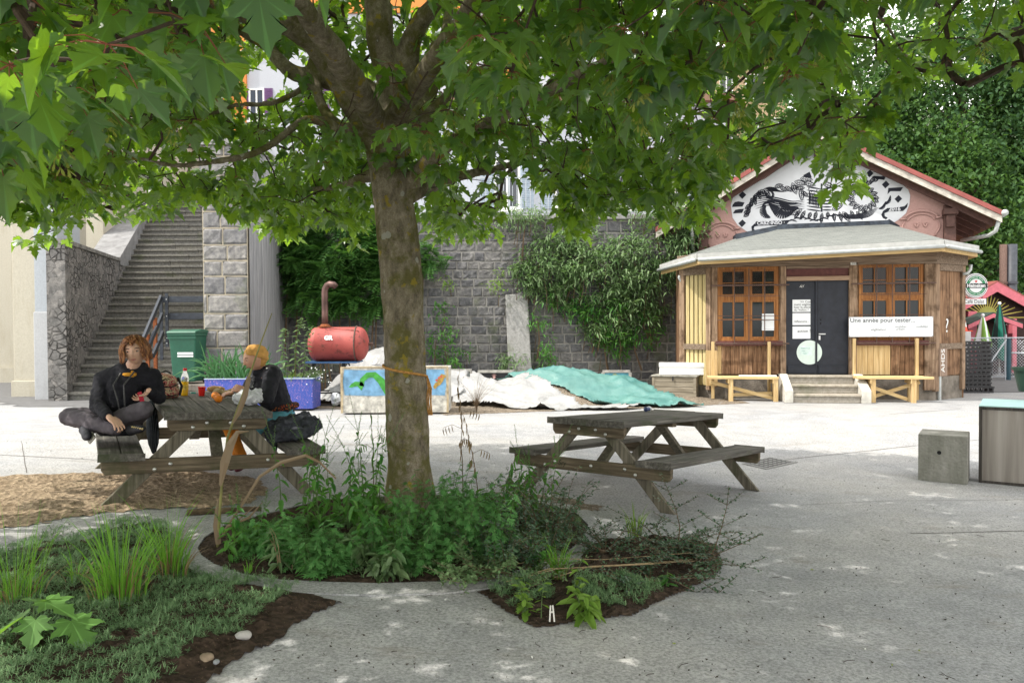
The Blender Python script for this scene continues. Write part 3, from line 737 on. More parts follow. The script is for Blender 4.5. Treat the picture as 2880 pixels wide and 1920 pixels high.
# left chamfered face: cream slats, frame rails
z7, z8 = K(300, 725)[1], K(300, 762)[1]
nrmL = Vector((BL.normalized().y*-1, BL.normalized().x, 0)); 
def face(a, b, nm, boards, nb, z0, z1, mat):
    d = (b-a).normalized(); L = (b-a).length; nr = Vector((d.y, -d.x, 0))
    for s0, s1, nmn in ((0, .15, 'post'), (L-.13, L, 'post')):
        m = MB(); A = [a+d*s0+nr*.04, a+d*s1+nr*.04, a+d*s1-nr*.08, a+d*s0-nr*.08]; m.hexa([(v.x, v.y, zb-.35) for v in A]+[(v.x, v.y, zbeam0) for v in A]); KB('post', m, OLDW, bevel=.01)
    panel(a+d*.16, a+d*(L-.14), z0, z1, boards, mat, .03, nb, .03 if nb < 6 else .01, rnd=rk)
    m = MB(); A = [a+d*.14+nr*.05, a+d*(L-.13)+nr*.05, a+d*(L-.13)-nr*.03, a+d*.14-nr*.03]
    m.hexa([(v.x, v.y, z8) for v in A]+[(v.x, v.y, z7) for v in A]); KB('rail', m, OLDWX, bevel=.008)
    m = MB(); m.hexa([(v.x, v.y, zbeam0-.14) for v in A]+[(v.x, v.y, zbeam0-.002) for v in A]); KB('head_rail', m, OLDWX, bevel=.008)
SLAT = wood('cream_slats', (.44, .36, .17), (.60, .50, .27), (.66, .58, .36), 'Z', bump=.25)
# backing behind the slats
for a, b in ((PLAN[1], PLAN[2]), (PLAN[3], PLAN[4])):
    d = (b-a).normalized(); nr = Vector((d.y, -d.x, 0)); m = MB(); A = [a-nr*.05, b-nr*.05, b-nr*.09, a-nr*.09]; m.hexa([(v.x, v.y, zb-.3) for v in A]+[(v.x, v.y, zbeam1) for v in A]); KB('backing', m, OLDW)
face(PLAN[1], PLAN[2], '', 'slats', 5, zb-.25, zbeam0, SLAT)
face(PLAN[3], PLAN[4], '', 'boards', 6, zb-.02, zbeam0, PANELW)
m = MB(); m.box(-.12, 0.12, -.055, -.03, zb-.25, K(300, 765)[1]); KB('patch_board', m, PINE)
# side walls back to the main building
for a, b in ((PLAN[0], PLAN[1]), (PLAN[4], PLAN[5])):
    d = (b-a).normalized(); nr = Vector((d.y, -d.x, 0)); m = MB(); A = [a, b, b-nr*.1, a-nr*.1]; m.hexa([(v.x, v.y, 0) for v in A]+[(v.x, v.y, zbeam1+.1) for v in A]); KB('side_wall', m, PANELW)
GL2 = glassm('kiosk_glass', (.012, .016, .017), .05); GL2.node_tree.nodes['Principled BSDF'].inputs['Specular IOR Level'].default_value = .3
tt = NT('window_mesh', .6, .3); wv = tt.n('TexWave', wave_type='BANDS', bands_direction='DIAGONAL'); wv.inputs['Scale'].default_value = 14; tt.l(tt.co, wv.inputs['Vector'])
def kwindow(cx0, cx1, cy0, cy1, splits, lab):
    "two casements wide; upper light and lower light, each of 2 by 2 panes"
    x0, z1 = K(cx0, cy0); x1, z0 = K(cx1, cy1); y = .02
    m = MB(); f = .055; xm = (x0+x1)/2; ztr = K(500, 430)[1]
    for q in ((x0-.02, x0+f, z0, z1), (x1-f, x1+.02, z0, z1), (x0+f, x1-f, z1-f*1.2, z1), (x0+f, x1-f, z0, z0+f), (xm-.05, xm+.05, z0+f, z1-f*1.2)): m.box(q[0], q[1], y-.03, y+.09, q[2], q[3])
    for a, b in ((x0+f, xm-.05), (xm+.05, x1-f)): m.box(a, b, y-.03, y+.09, ztr-.05, ztr+.05)
    wf = KB('window', m, ORWOOD, bevel=.004); mg = MB()
    m = MB()
    for a, b in ((x0+f, xm-.05), (xm+.05, x1-f)):
        for c, d in ((z0+f, ztr-.05), (ztr+.05, z1-f*1.2)):
            s = .036
            for q in ((a, a+s, c, d), (b-s, b, c, d), (a+s, b-s, c, c+s), (a+s, b-s, d-s, d)): m.box(q[0], q[1], y-.015, y+.04, q[2], q[3])
            mm = (a+b)/2; m.box(mm-.012, mm+.012, y-.01, y+.03, c+s, d-s); hz = (c+d)/2; m.box(a+s, mm-.012, y-.008, y+.03, hz-.01, hz+.01); m.box(mm+.012, b-s, y-.008, y+.03, hz-.01, hz+.01)
            mg.box(a+s, b-s, y+.01, y+.018, c+s, d-s)
    m.build('casement', ORWOOD, wf, bevel=.003); mg.build('pane', GL2, wf)
    m = MB(); m.box(x0-.06, x1+.08, -.09, .06, z0-.10, z0-.002); KB('sill', m, OXBLOOD, bevel=.006)
    m = MB(); xa, xb = x0-.17, x1+.2
    zz = [K(500, c)[1] for c in (350, 418, 545, 572)]
    m.tube([(xa, -.13, zz[0]), (xb, -.13, zz[0])], .017, 8); 
    for z_, r_ in ((zz[1], .006), (zz[2]-.0, .008), (zz[3], .009)): m.tube([(x0-.02, -.12, z_+.004), (x1+.02, -.12, z_)], r_, 6)
    m.tube([(xa, -.13, z0-.055), (xb, -.13, z0-.055)], .014, 8)
    for fx in (.26, .5, .76): xx = x0+(x1-x0)*fx; m.tube([(xx, -.115, z0-.08), (xx, -.115, z1-.04)], .011, 6)
    for xx in (xa+.04, xb-.04):
        for z_ in (zz[0], z0-.055): m.tube([(xx, -.13, z_), (xx, .02, z_)], .012, 6)
    KB('window_bars', m, RUST)
    # wire mesh over the upper half
    m = MB(); k = 0; h_ = z1-f-ztr; wd = x1-x0-.16; n_ = 26
    for i in range(-n_, n_):
        for s in (1, -1):
            xa_ = x0+.08+wd*i/n_; xb_ = xa_+s*h_; pa, pb = [xa_, ztr], [xb_, ztr+h_]
            lo, hi = x0+.08, x1-.08
            if max(pa[0], pb[0]) < lo or min(pa[0], pb[0]) > hi: continue
            def clip(t_): return (xa_+s*h_*t_, ztr+h_*t_)
            ts = sorted([0, 1]+[t_ for t_ in ((lo-xa_)/(s*h_), (hi-xa_)/(s*h_)) if 0 < t_ < 1]); seg = None
            for a_, b_ in zip(ts, ts[1:]):
                mid = clip((a_+b_)/2)[0]
                if lo <= mid <= hi: seg = (clip(a_), clip(b_))
            if seg: m.beam((seg[0][0], -.06, seg[0][1]), (seg[1][0], -.06, seg[1][1]), .0022, .0022, (0, 1, 0))
    KB('wire_mesh', m, RUST)
    return x0, x1, z0, z1
w1 = kwindow(388, 775, 232, 704, 2, ''); w2 = kwindow(1288, 1706, 205, 700, 2, '')
# parapets under the windows
zs = K(600, 768)[1]
panel((K(408, 800)[0], 0, 0), (K(785, 800)[0], 0, 0), zb, w1[2]-.1, 'parapet_boards', PANELW, .03, 13, .005, .01, rk)
panel((K(383, 800)[0], 0, 0), (K(408, 800)[0], 0, 0), zb, w1[2]-.1, 'parapet_boards', PINE, .03, 1, 0, .012)
panel((K(1275, 800)[0], 0, 0), (K(1493, 800)[0], 0, 0), zb, w2[2]-.1, 'new_boards', PINE, .03, 6, .004, .012, rk)
panel((K(1495, 800)[0], 0, 0), (K(1708, 800)[0], 0, 0), zb, w2[2]-.1, 'parapet_boards', PANELW, .03, 7, .005, .01, rk)
# strips beside and above the windows
for cx0, cx1 in ((383, 389), (775, 785), (1275, 1288), (1704, 1708)):
    x0, x1 = K(cx0, 500)[0], K(cx1, 500)[0]; m = MB(); m.box(x0-.01, x1+.01, -.01, .1, w1[2]-.1, zbeam0); KB('jamb', m, OLDW)
for a, b, wn in ((383, 785, w1), (1275, 1708, w2)):
    m = MB(); m.box(K(a, 500)[0], K(b, 500)[0], -.025, .1, wn[3]+.001, zbeam0); KB('lintel', m, OLDWX, bevel=.004)
# door
dx0, dx1 = K(824, 600)[0], K(1225, 600)[0]; dxm = K(1026, 600)[0]; dz1 = K(1000, 318)[1]; dz0 = zb+.01
BLK = plain('black_blue_paint', (.014, .017, .026), .55, .25, 6, .25, spec=.4)
for a, b, nm in ((dx0, dxm-.004, 'L'), (dxm+.004, dx1, 'R')):
    m = MB(); m.box(a, b, .02, .06, dz0, dz1); dr = KB('door', m, BLK)
    m = MB(); zk = K(900, 868)[1]; m.box(a+.03, b-.03, -.0, .02, dz0+.01, zk); m.box(a+.02, b-.02, -.005, .02, zk, zk+.025); m.build('kick_panel', BLK, dr, bevel=.004)
    if nm == 'R':
        hx, hz_ = K(1048, 660); m = MB(); m.box(hx-.05, hx+.085, -.04, -.022, hz_-.011, hz_+.011); m.box(hx-.05, hx-.03, -.022, .02, hz_-.011, hz_+.011); m.build('handle', plain('steel_handle', (.6, .6, .6), .3, metal=.7), dr)
        m = MB(); a_, b_ = K(1040, 680), K(1040, 570); m.box(a_[0]-.018, a_[0]+.018, .012, .02, a_[1]-.06, a_[1]+.03); m.build('lock_plate', plain('steel_handle', (.6,)*3), dr)
        m = MB()
        for cy in (568, 592): q = K(1048, cy); m.lathe([(0, 0), (.017, 0), (.012, .01), (0, .012)], n=10, M=Matrix.Translation((q[0], .02, q[1])) @ Matrix.Rotation(pi/2, 4, 'X'))
        m.build('lock', plain('dark_lock', (.01, .01, .01), .4), dr)
    else:
        m = MB(); m.box(dxm-.045, dxm-.006, -.012, .02, zk+.03, dz1); m.build('edge_strip', BLK, dr, bevel=.004)
m = MB(); za, zc = K(1000, 290)[1], K(1000, 240)[1]; m.box(dx0-.003, dx1+.003, -.06, .08, dz1, za); KB('door_lintel', m, wood('pale_lintel', (.32, .22, .15), (.42, .30, .21), None, 'X'), bevel=.008)
m = MB(); m.box(dx0, dx1, .0, .06, za, zc); KB('oxblood_board', m, OXBLOOD)
m = MB(); m.box(dx0-.003, dx1+.003, -.05, .08, zc, zbeam0-.002); KB('header', m, OLDWX, bevel=.006)
m = MB(); q, q2 = K(1233, 202), K(1268, 218); m.box(q[0], q2[0], -.085, -.07, q2[1], q[1]); npl = KB('number_plate', m, WHITEP); text('2000', .065, Matrix.Translation((q[0]+.008, -.086, (q[1]+q2[1])/2)) @ UPR, plain('ink', (.02, .02, .02)), 'numbers', npl)
INK = plain('ink', (.02, .02, .02)); GREYINK = plain('grey_ink', (.09, .10, .10)); PAPER = plain('paper_white', (.74, .76, .77), .6, .03)
CHALK = plain('chalk_white', (.72, .72, .70))
def K3(cx, cy, yl): q = K(cx, cy, yl); return Vector((q[0], yl, q[1]))
def sign(name, cx0, cx1, cy0, cy1, yl, label, cat, mat=PAPER, lines=(), th=.006, group=None):
    a, b = K3(cx0, cy1, yl), K3(cx1, cy0, yl); t_ = thing(name, None, label, cat, M=MK @ Matrix.Translation(a), group=group)
    m = MB(); w_, h_ = b.x-a.x, b.z-a.z; m.box(0, w_, -th, 0, 0, h_); m.build('sheet', mat, t_)
    for s, fx, fz, sz, mt, kw in lines: text(s, sz, Matrix.Translation((fx*w_, -th-.0015, fz*h_)) @ UPR, mt, 'lettering', t_, extrude=.0006, **kw)
    return t_, w_, h_
sign('notice', 865, 980, 439, 519, .018, 'top white notice on the black door asking about greening the square', 'notice', lines=[('>> Com-', .43, .82, .068, INK, {}), ('ment végéta-', .08, .60, .068, INK, {}), ('liser la place', .08, .38, .068, INK, {}), ('du Vallon ?', .08, .16, .068, INK, {})], group=None)
sign('notice', 865, 980, 525, 603, .018, 'middle white notice on the black door reading réflexions', 'notice', lines=[('réflexions...', .07, .30, .068, INK, {})])
sign('notice', 865, 980, 611, 690, .018, 'lowest rectangular white notice on the black door reading action', 'notice', lines=[('action !', .27, .62, .09, INK, {})])
sign('window_poster', 668, 747, 530, 637, -.02, 'white poster taped inside the left kiosk window', 'poster', lines=[('~~~~~~~~', .1, .1, .05, GREYINK, {}), ('............', .1, .6, .05, GREYINK, {})])
c = K3(973, 778, .012); t_ = thing('round_notice', None, 'large round pale green-white disc stuck across the black double door', 'notice', M=MK @ Matrix.Translation(c))
rr = (K(1055, 778)[0]-K(892, 778)[0])/2; m = MB(); m.prism([(rr*math.cos(2*pi*i/48), 0, rr*math.sin(2*pi*i/48)) for i in range(48)], (0, -.006, 0)); m.build('disc', plain('pale_green_paper', (.60, .70, .64), .7, .04), t_)
m = MB(); m.box(-.20, .06, -.012, -.007, -.06, .13, Matrix.Rotation(.03, 4, 'Y')); m.build('note', plain('pale_note', (.62, .74, .70)), t_)
for i, s in enumerate(('Faites-vous', 'avec', 'Tizeti !')): text(s, .042, Matrix.Translation((-.18+.02*i, -.014, .09-.055*i)) @ UPR, plain('green_ink', (.2, .42, .36)), 'lettering', t_)
# script word at the top of the left leaf
t_ = text('ici', .095, MK @ Matrix.Translation(K3(910, 352, -.0) + Vector((0, .018, 0))) @ UPR, CHALK, 'painted_word', None, shear=.5, extrude=.001); tag(t_, 'small white handwritten word painted at the top of the black left door leaf', 'lettering')
# long banner
t_, w_, h_ = sign('banner', 1227, 1768, 548, 678, -.155, 'long white banner hung under the right kiosk window with pale diagrams', 'banner', plain('banner_vinyl', (.78, .80, .82), .5, .03), lines=[('Une année pour tester...', .012, .83, .13, GREYINK, {'bold': .002}), ('végétation', .26, .36, .075, GREYINK, {}), ('mobilier', .55, .50, .07, GREYINK, {}), ('urbain', .56, .38, .07, GREYINK, {}), ('mobilité', .80, .50, .07, GREYINK, {})])
LG = plain('light_grey_ink', (.5, .52, .52)); m = MB()
for x0, x1, z0, z1, b in ((.02, .22, .62, .58, .16), (.22, .36, .62, .3, .04), (.5, .66, .5, .62, .1), (.74, .95, .66, .35, .06)):
    P = [Vector(((x0+(x1-x0)*i/14)*w_, -.0075, (z0+(z1-z0)*i/14+b*math.sin(pi*i/14))*h_)) for i in range(15)]
    for a, b_ in zip(P, P[1:]): m.beam(a, b_, .002, .006, (0, 0, 1))
rnd = random.Random(1)
for cx_, cz, n_ in ((.09, .52, 5), (.31, .2, 4), (.59, .2, 4), (.86, .32, 3), (.89, .82, 5)):
    for i in range(n_): wd = rnd.uniform(.03, .06); m.box((cx_-wd)*w_, (cx_+wd)*w_, -.0085, -.006, (cz-.06*i)*h_, (cz-.06*i+.018)*h_)
m.build('diagrams', LG, t_)
m = MB()
for fx, fz in ((.008, .04), (.49, .04), (.992, .04), (.008, .96), (.49, .96), (.992, .96)): m.box(fx*w_-.007, fx*w_+.007, -.01, -.006, fz*h_-.007, fz*h_+.007)
m.build('eyelets', INK, t_)
# chalk graffiti on the right face
def on_face(a, b, s, z, off): d = (b-a).normalized(); nr = Vector((d.y, -d.x, 0)); return a+d*s+nr*off+Vector((0, 0, z))
A, B = PLAN[3], PLAN[4]; dd = (B-A).normalized(); FM = Matrix(((dd.x, 0, dd.y, 0), (dd.y, 0, -dd.x, 0), (0, 1, 0, 0), (0, 0, 0, 1)))
def ftext(s, sz, sx, z, off, rot=0): return text(s, sz, MK @ Matrix.Translation(on_face(A, B, sx, z, off)) @ FM @ Matrix.Rotation(rot, 4, 'Z'), CHALK, 'graffiti', None, extrude=.001)
LB_ = (B-A).length
tag(ftext('?', .42, LB_*.36, K(1860, 610)[1], .004), 'white question mark scrawled on the brown boards right of the banner', 'graffiti')
zq = K(1810, 840)[1]; m = MB(); P = [on_face(A, B, .10, zq-.30, .07), on_face(A, B, .38, zq-.30, .07), on_face(A, B, .38, zq+.28, .07), on_face(A, B, .10, zq+.28, .07)]
m.prism([MK @ p for p in P], MK.to_3x3() @ (Vector((dd.y, -dd.x, 0))*-.03)); hb = tag(m.build('hanging_board', wood('pinkish_board', (.22, .15, .11), (.34, .25, .19), None, 'Z')), 'narrow board with vertical white scribble on the lower right kiosk face', 'board')
g_ = ftext('AHDS', .19, .22, zq-.22, .072, pi/2); g_.parent = hb
m = MB(); p = on_face(A, B, .16, 0, .03); m.tube([p, p+Vector((0, 0, zb+.1))], .035, 10); KB('drain_pipe', m, IRONG)
# steps to the door with cheeks
stp = thing('kiosk_steps', None, 'three pale worn stone steps with white cheek stones before the black door', 'steps', M=MK)
a, b = K(818, 1000)[0]+.02, K(1245, 1000)[0]-.02; n_ = 3; rise = zb/n_; yd = .26
for i in range(n_):
    m = MB(); yf = -.02-yd*(n_-i); m.box(a, b, yf, .02, rise*i, rise*(i+1)-.05); m.box(a-.0, b+.0, yf-.025, .02, rise*(i+1)-.05, rise*(i+1)); m.build('step', stone_mat('kiosk_step', (.24, .21, .17), (.36, .33, .28), (.45, .42, .37), 5, .5) if i == 0 else MATS_KS, stp, bevel=.012) if False else m.build('step', MATS.setdefault('kiosk_step_m', stone_mat('kiosk_step', (.24, .21, .17), (.36, .33, .28), (.45, .42, .37), 5, .5)), stp, bevel=.012)
for x0, x1 in ((a-.17, a-.004), (b+.004, b+.19)):
    m = MB(); P = [(x0, -.02-yd*n_-.05, 0), (x0, .0, 0), (x0, .0, zb+.02), (x0, -.2, zb+.02), (x0, -.02-yd*n_-.05, .26)]; m.prism(P, (x1-x0, 0, 0)); m.build('cheek_stone', plain('pale_cement', (.52, .50, .45), .9, .15, 8, .4), stp, bevel=.015)
# ---------------- low roof over the bay
ov = .78
def offp(p): return p
EZ = K(1000, 150)[1]; xa0 = Kp(1962, 731, -ov)[0]; xb0 = Kp(2653.6, 700, -ov)[0]
E = [Vector((xa0-.68, 1.9, 0)), Vector((xa0, -ov, 0)), Vector((xb0, -ov, 0)), Vector((xb0+1.15, .55, 0)), Vector((xb0+1.3, 1.9, 0))]
zE = [EZ-.04, EZ-.02, EZ+.16, EZ+.14, EZ+.12]
E = [Vector((p.x, p.y, z)) for p, z in zip(E, zE)]
tl, tr = Kp(2190, 648, 1.75), Kp(2500, 634, 1.75); T0, T1 = Vector((tl[0], 1.75, tl[1])), Vector((tr[0], 1.75, tr[1]))
tl2 = Kp(2083, 673, 1.9); T00 = Vector((tl2[0]-.1, 2.0, tl2[1])); tr2 = Kp(2552, 658, 1.9); T11 = Vector((tr2[0], 2.0, tr2[1]-.02))
m = MB()
for f_ in ([E[1], E[2], T1, T0], [E[0], E[1], T0, T00], [E[2], E[3], T11, T1], [E[3], E[4], T11]): m.face(f_)
ro = KB('low_roof', m, felt()); ro.modifiers.new('t', 'SOLIDIFY').thickness = -.03
m = MB()
for a_, b_ in zip(E[:3], E[1:4]):
    d = (b_-a_).normalized(); nr = Vector((d.y, -d.x, 0)).normalized()
    P = [a_, b_, b_+nr*.03, a_+nr*.03]; m.hexa([p-Vector((0, 0, .10)) for p in P]+[p+Vector((0, 0, .022)) for p in P])
KB('fascia', m, plain('fascia_paint', (.42, .42, .40), .6, .12, 5))
m = MB()
for a_, b_ in zip(E[:3], E[1:4]):
    d = (b_-a_).normalized(); nr = Vector((d.y, -d.x, 0)).normalized()
    P = [a_+nr*.028-Vector((0, 0, .10)), b_+nr*.028-Vector((0, 0, .10))]; m.tube([P[0]+nr*.038-Vector((0, 0, .012)), P[1]+nr*.038-Vector((0, 0, .012))], .038, 10)
KB('gutter', m, IRONG, smooth=True)
m = MB()
for a_, b_ in zip(E[:3], E[1:4]):
    d = (b_-a_).normalized(); nr = Vector((d.y, -d.x, 0)).normalized(); P = [a_-nr*.05, b_-nr*.05, b_-nr*.005, a_-nr*.005]; m.hexa([p-Vector((0, 0, .21)) for p in P]+[p-Vector((0, 0, .102)) for p in P])
KB('pine_fascia', m, PINEX)
m = MB(); dn = Vector((0, 0, .20)); In = [Vector((PLAN[1].x-.0, 1.9, zbeam1+.09)), Vector((-.03, .02, zbeam1+.09)), Vector((Wf+.03, .02, zbeam1+.09)), Vector((PLAN[4].x+.03, PLAN[4].y, zbeam1+.09)), Vector((PLAN[4].x+.05, 1.9, zbeam1+.09))]
for i in range(4): m.face([E[i]-dn, E[i+1]-dn, In[i+1], In[i]])
KB('soffit', m, wood('soffit_boards', (.50, .34, .15), (.62, .45, .22), None, 'X'), solid=.02)
m = MB(); F = [T00, T0, T1, T11]
for a_, b_ in zip(F, F[1:]): 
    m.hexa([a_+Vector((0, -.05, .0)), b_+Vector((0, -.05, .0)), b_+Vector((0, .6, .02)), a_+Vector((0, .6, .02)), a_+Vector((0, -.03, .14)), b_+Vector((0, -.03, .12)), b_+Vector((0, .6, .14)), a_+Vector((0, .6, .14))])
KB('roof_flashing', m, plain('bitumen', (.035, .045, .06), .6, .4, 9, .9, bdist=.02))
# down pipes at the bay corners
def kt(L, y): return [Vector((*(lambda q: (q[0], y, q[1]))(K(cx, cy, y)),)) for cx, cy in L]
m = MB(); m.tube(kt([(178, 330), (150, 325), (138, 300), (140, 285)], .6), .035, 8); KB('down_pipe', m, IRONG, smooth=True)
m = MB(); m.tube(kt([(1958, 275), (1990, 270), (2008, 245), (2010, 215)], .5), .035, 8); KB('down_pipe', m, IRONG, smooth=True)

# ---------------- the gabled house behind the bay
GY0, GTH = 19.0, R(20)
pk = D(2299, 369, 18.6); 
GD = Vector((math.cos(GTH), -math.sin(GTH), 0)); GN = Vector((-math.sin(GTH), -math.cos(GTH), 0))   # along the gable; out of it
MG = Matrix(((GD.x, -GN.x, 0, pk.x), (GD.y, -GN.y, 0, pk.y), (0, 0, 1, 0), (0, 0, 0, 1))); MGi = MG.inverted()
def Gp(u, v, yl=0.0):
    o = MGi @ Vector((0, 0, CAMZ)); d = MGi.to_3x3() @ ray(u, v); t = (yl-o.y)/d.y; p = o+d*t; return Vector((p.x, yl, p.z))
gh = tag(thing('x', None, 'l', 'c', M=MG), None); bpy.data.objects.remove(gh)
MGK = MKi @ MG
def GB(name, m, mat, par=None, **k):
    for i, p in enumerate(m.v): m.v[i] = tuple(MGK @ Vector(p))
    return m.build(name, mat, par or kk, **k)
WO = .55                                          # wall stands this far behind the roof edge
zp = pk.z; eR = Gp(2812, 604); eL = Gp(1945, 596); slope = (zp-eR.z)/eR.x; print('gable', zp, eR, eL)
eLx = -3.75; hw = 2.95
PINK = stucco('pink_stucco', (.50, .31, .275), (.38, .22, .19), .35)
wallx = [Gp(1985, 700, WO).x, Gp(2652, 650, WO).x]
m = MB(); zt = lambda x: zp-.16-slope*abs(x)
m.prism([(wallx[0]-.2, WO, 0), (wallx[1]+.2, WO, 0), (wallx[1]+.2, WO, zt(wallx[1]+.2)), (0, WO, zt(0)), (wallx[0]-.2, WO, zt(wallx[0]-.2))], (0, 6.5, 0)); GB('gable_wall', m, PINK)
REDT = plain('red_roof_sheet', (.26, .075, .065), .6, .2, 3, .3); DKW = plain('dark_brown_paint', (.10, .05, .04), .6, .2)
xr = eR.x+.04; xlft = eLx
for s, xe in ((1, xr), (-1, -xlft)):
    m = MB(); A = [(0, 0, zp), (s*xe, 0, zp-slope*xe), (s*xe, 8, zp-slope*xe), (0, 8, zp)]
    A = [(p[0]*1.0, -.07 if p[1] == 0 else p[1], p[2]) for p in A]; m.hexa([Vector(p)+Vector((0, 0, .0)) for p in A]+[Vector(p)+Vector((0, 0, .11)) for p in A]); GB('roof', m, REDT)
    m = MB(); A = [(0, -.03, zp-.02), (s*xe, -.03, zp-slope*xe-.02), (s*xe, .012, zp-slope*xe-.02), (0, .012, zp-.02)]
    m.hexa([Vector(p)+Vector((0, 0, -.13)) for p in A]+[Vector(p)+Vector((0, 0, .017)) for p in A]); GB('barge_board', m, plain('weathered_white', (.50, .46, .40), .8, .25, 8))
    m = MB(); A = [(0, .03, zp-.10), (s*xe, .03, zp-slope*xe-.10), (s*xe, 7.9, zp-slope*xe-.10), (0, 7.9, zp-.10)]
    m.hexa([Vector(p)+Vector((0, 0, -.03)) for p in A]+[Vector(p) for p in A]); GB('soffit', m, wood('brown_soffit', (.09, .05, .03), (.20, .12, .07), (.27, .17, .11), 'Y'))
    m = MB(); k = .5
    while k < xe: m.box(s*k-.02 if s > 0 else -k-.02, (s*k if s > 0 else -k)+.02, .05, 7.5, zp-slope*k-.24, zp-slope*k-.135) if False else None; k += .5
    for yy in (.25, .95, 1.65, 2.4, 3.1):
        m.hexa([Vector(p) for p in ((0, yy, zp-.26), (s*xe*.97, yy, zp-slope*xe*.97-.26), (s*xe*.97, yy+.09, zp-slope*xe*.97-.26), (0, yy+.09, zp-.26), (0, yy, zp-.135), (s*xe*.97, yy, zp-slope*xe*.97-.135), (s*xe*.97, yy+.09, zp-slope*xe*.97-.135), (0, yy+.09, zp-.135))])
    GB('rafters', m, DKW)
m = MB(); m.box(-.07, .07, -.02, WO+.02, zp-.50, zp-.17); GB('ridge_purlin', m, DKW, bevel=.01)
for xx in (wallx[0]-.05, wallx[1]+.12):
    m = MB(); zt_ = zp-slope*abs(xx)-.3; m.box(xx-.12, xx+.12, WO-.17, WO-.002, zt_-1.15, zt_+.12); m.box(xx-.15, xx+.15, WO-.30, WO-.003, zt_-.12, zt_+.02); m.box(xx-.09, xx+.09, WO-.24, WO-.17, zt_-.4, zt_-.12); GB('bracket', m, DKW, bevel=.015)
m = MB(); q = eR; m.tube([Vector((q.x+.08, -.1, q.z+.03)), Vector((q.x+.08, 7.5, q.z+.03))], .07, 10); GB('eave_gutter', m, IRONG, smooth=True)
m = MB(); m.tube([Gp(2812, 612, .05), Gp(2800, 650, .1), Gp(2780, 662, .2), Gp(2705, 676, WO+.4)], .045, 8); GB('rain_pipe', m, IRONG, smooth=True)
m = MB(); m.tube([Gp(1940, 610, .3), Gp(1947, 660, .3), Gp(1950, 705, .4)], .045, 8); GB('rain_pipe', m, IRONG, smooth=True)
# stucco scroll ornaments
for u, v in ((2030, 655), (2590, 625)):
    c = Gp(u, v, WO); m = MB()
    for k, r_ in enumerate((.36, .30)):
        P = [c+Vector((r_*math.sin(a_)*1.05, -.02, .10-.07*k+.16*math.cos(a_*1.3))) for a_ in [(-1.15+2.3*i/14) for i in range(15)]]; m.tube(P, .026-.006*k, 6)
    m.box(c.x-.44, c.x-.30, WO-.05, WO, c.z+.07, c.z+.11); m.box(c.x+.30, c.x+.44, WO-.05, WO, c.z+.07, c.z+.11)
    for s in (-1, 1):
        m.tube([c+Vector((s*(.05+.05*i*.4), -.02, -.02-.09*math.sin(i*.8))) for i in range(5)], .02, 6)
        m.tube([c+Vector((s*(.34+.05*math.sin(i*.9)), -.02, .02-.07*i)) for i in range(6)], .018, 6)
    GB('stucco_ornament', m, PINK, smooth=True)
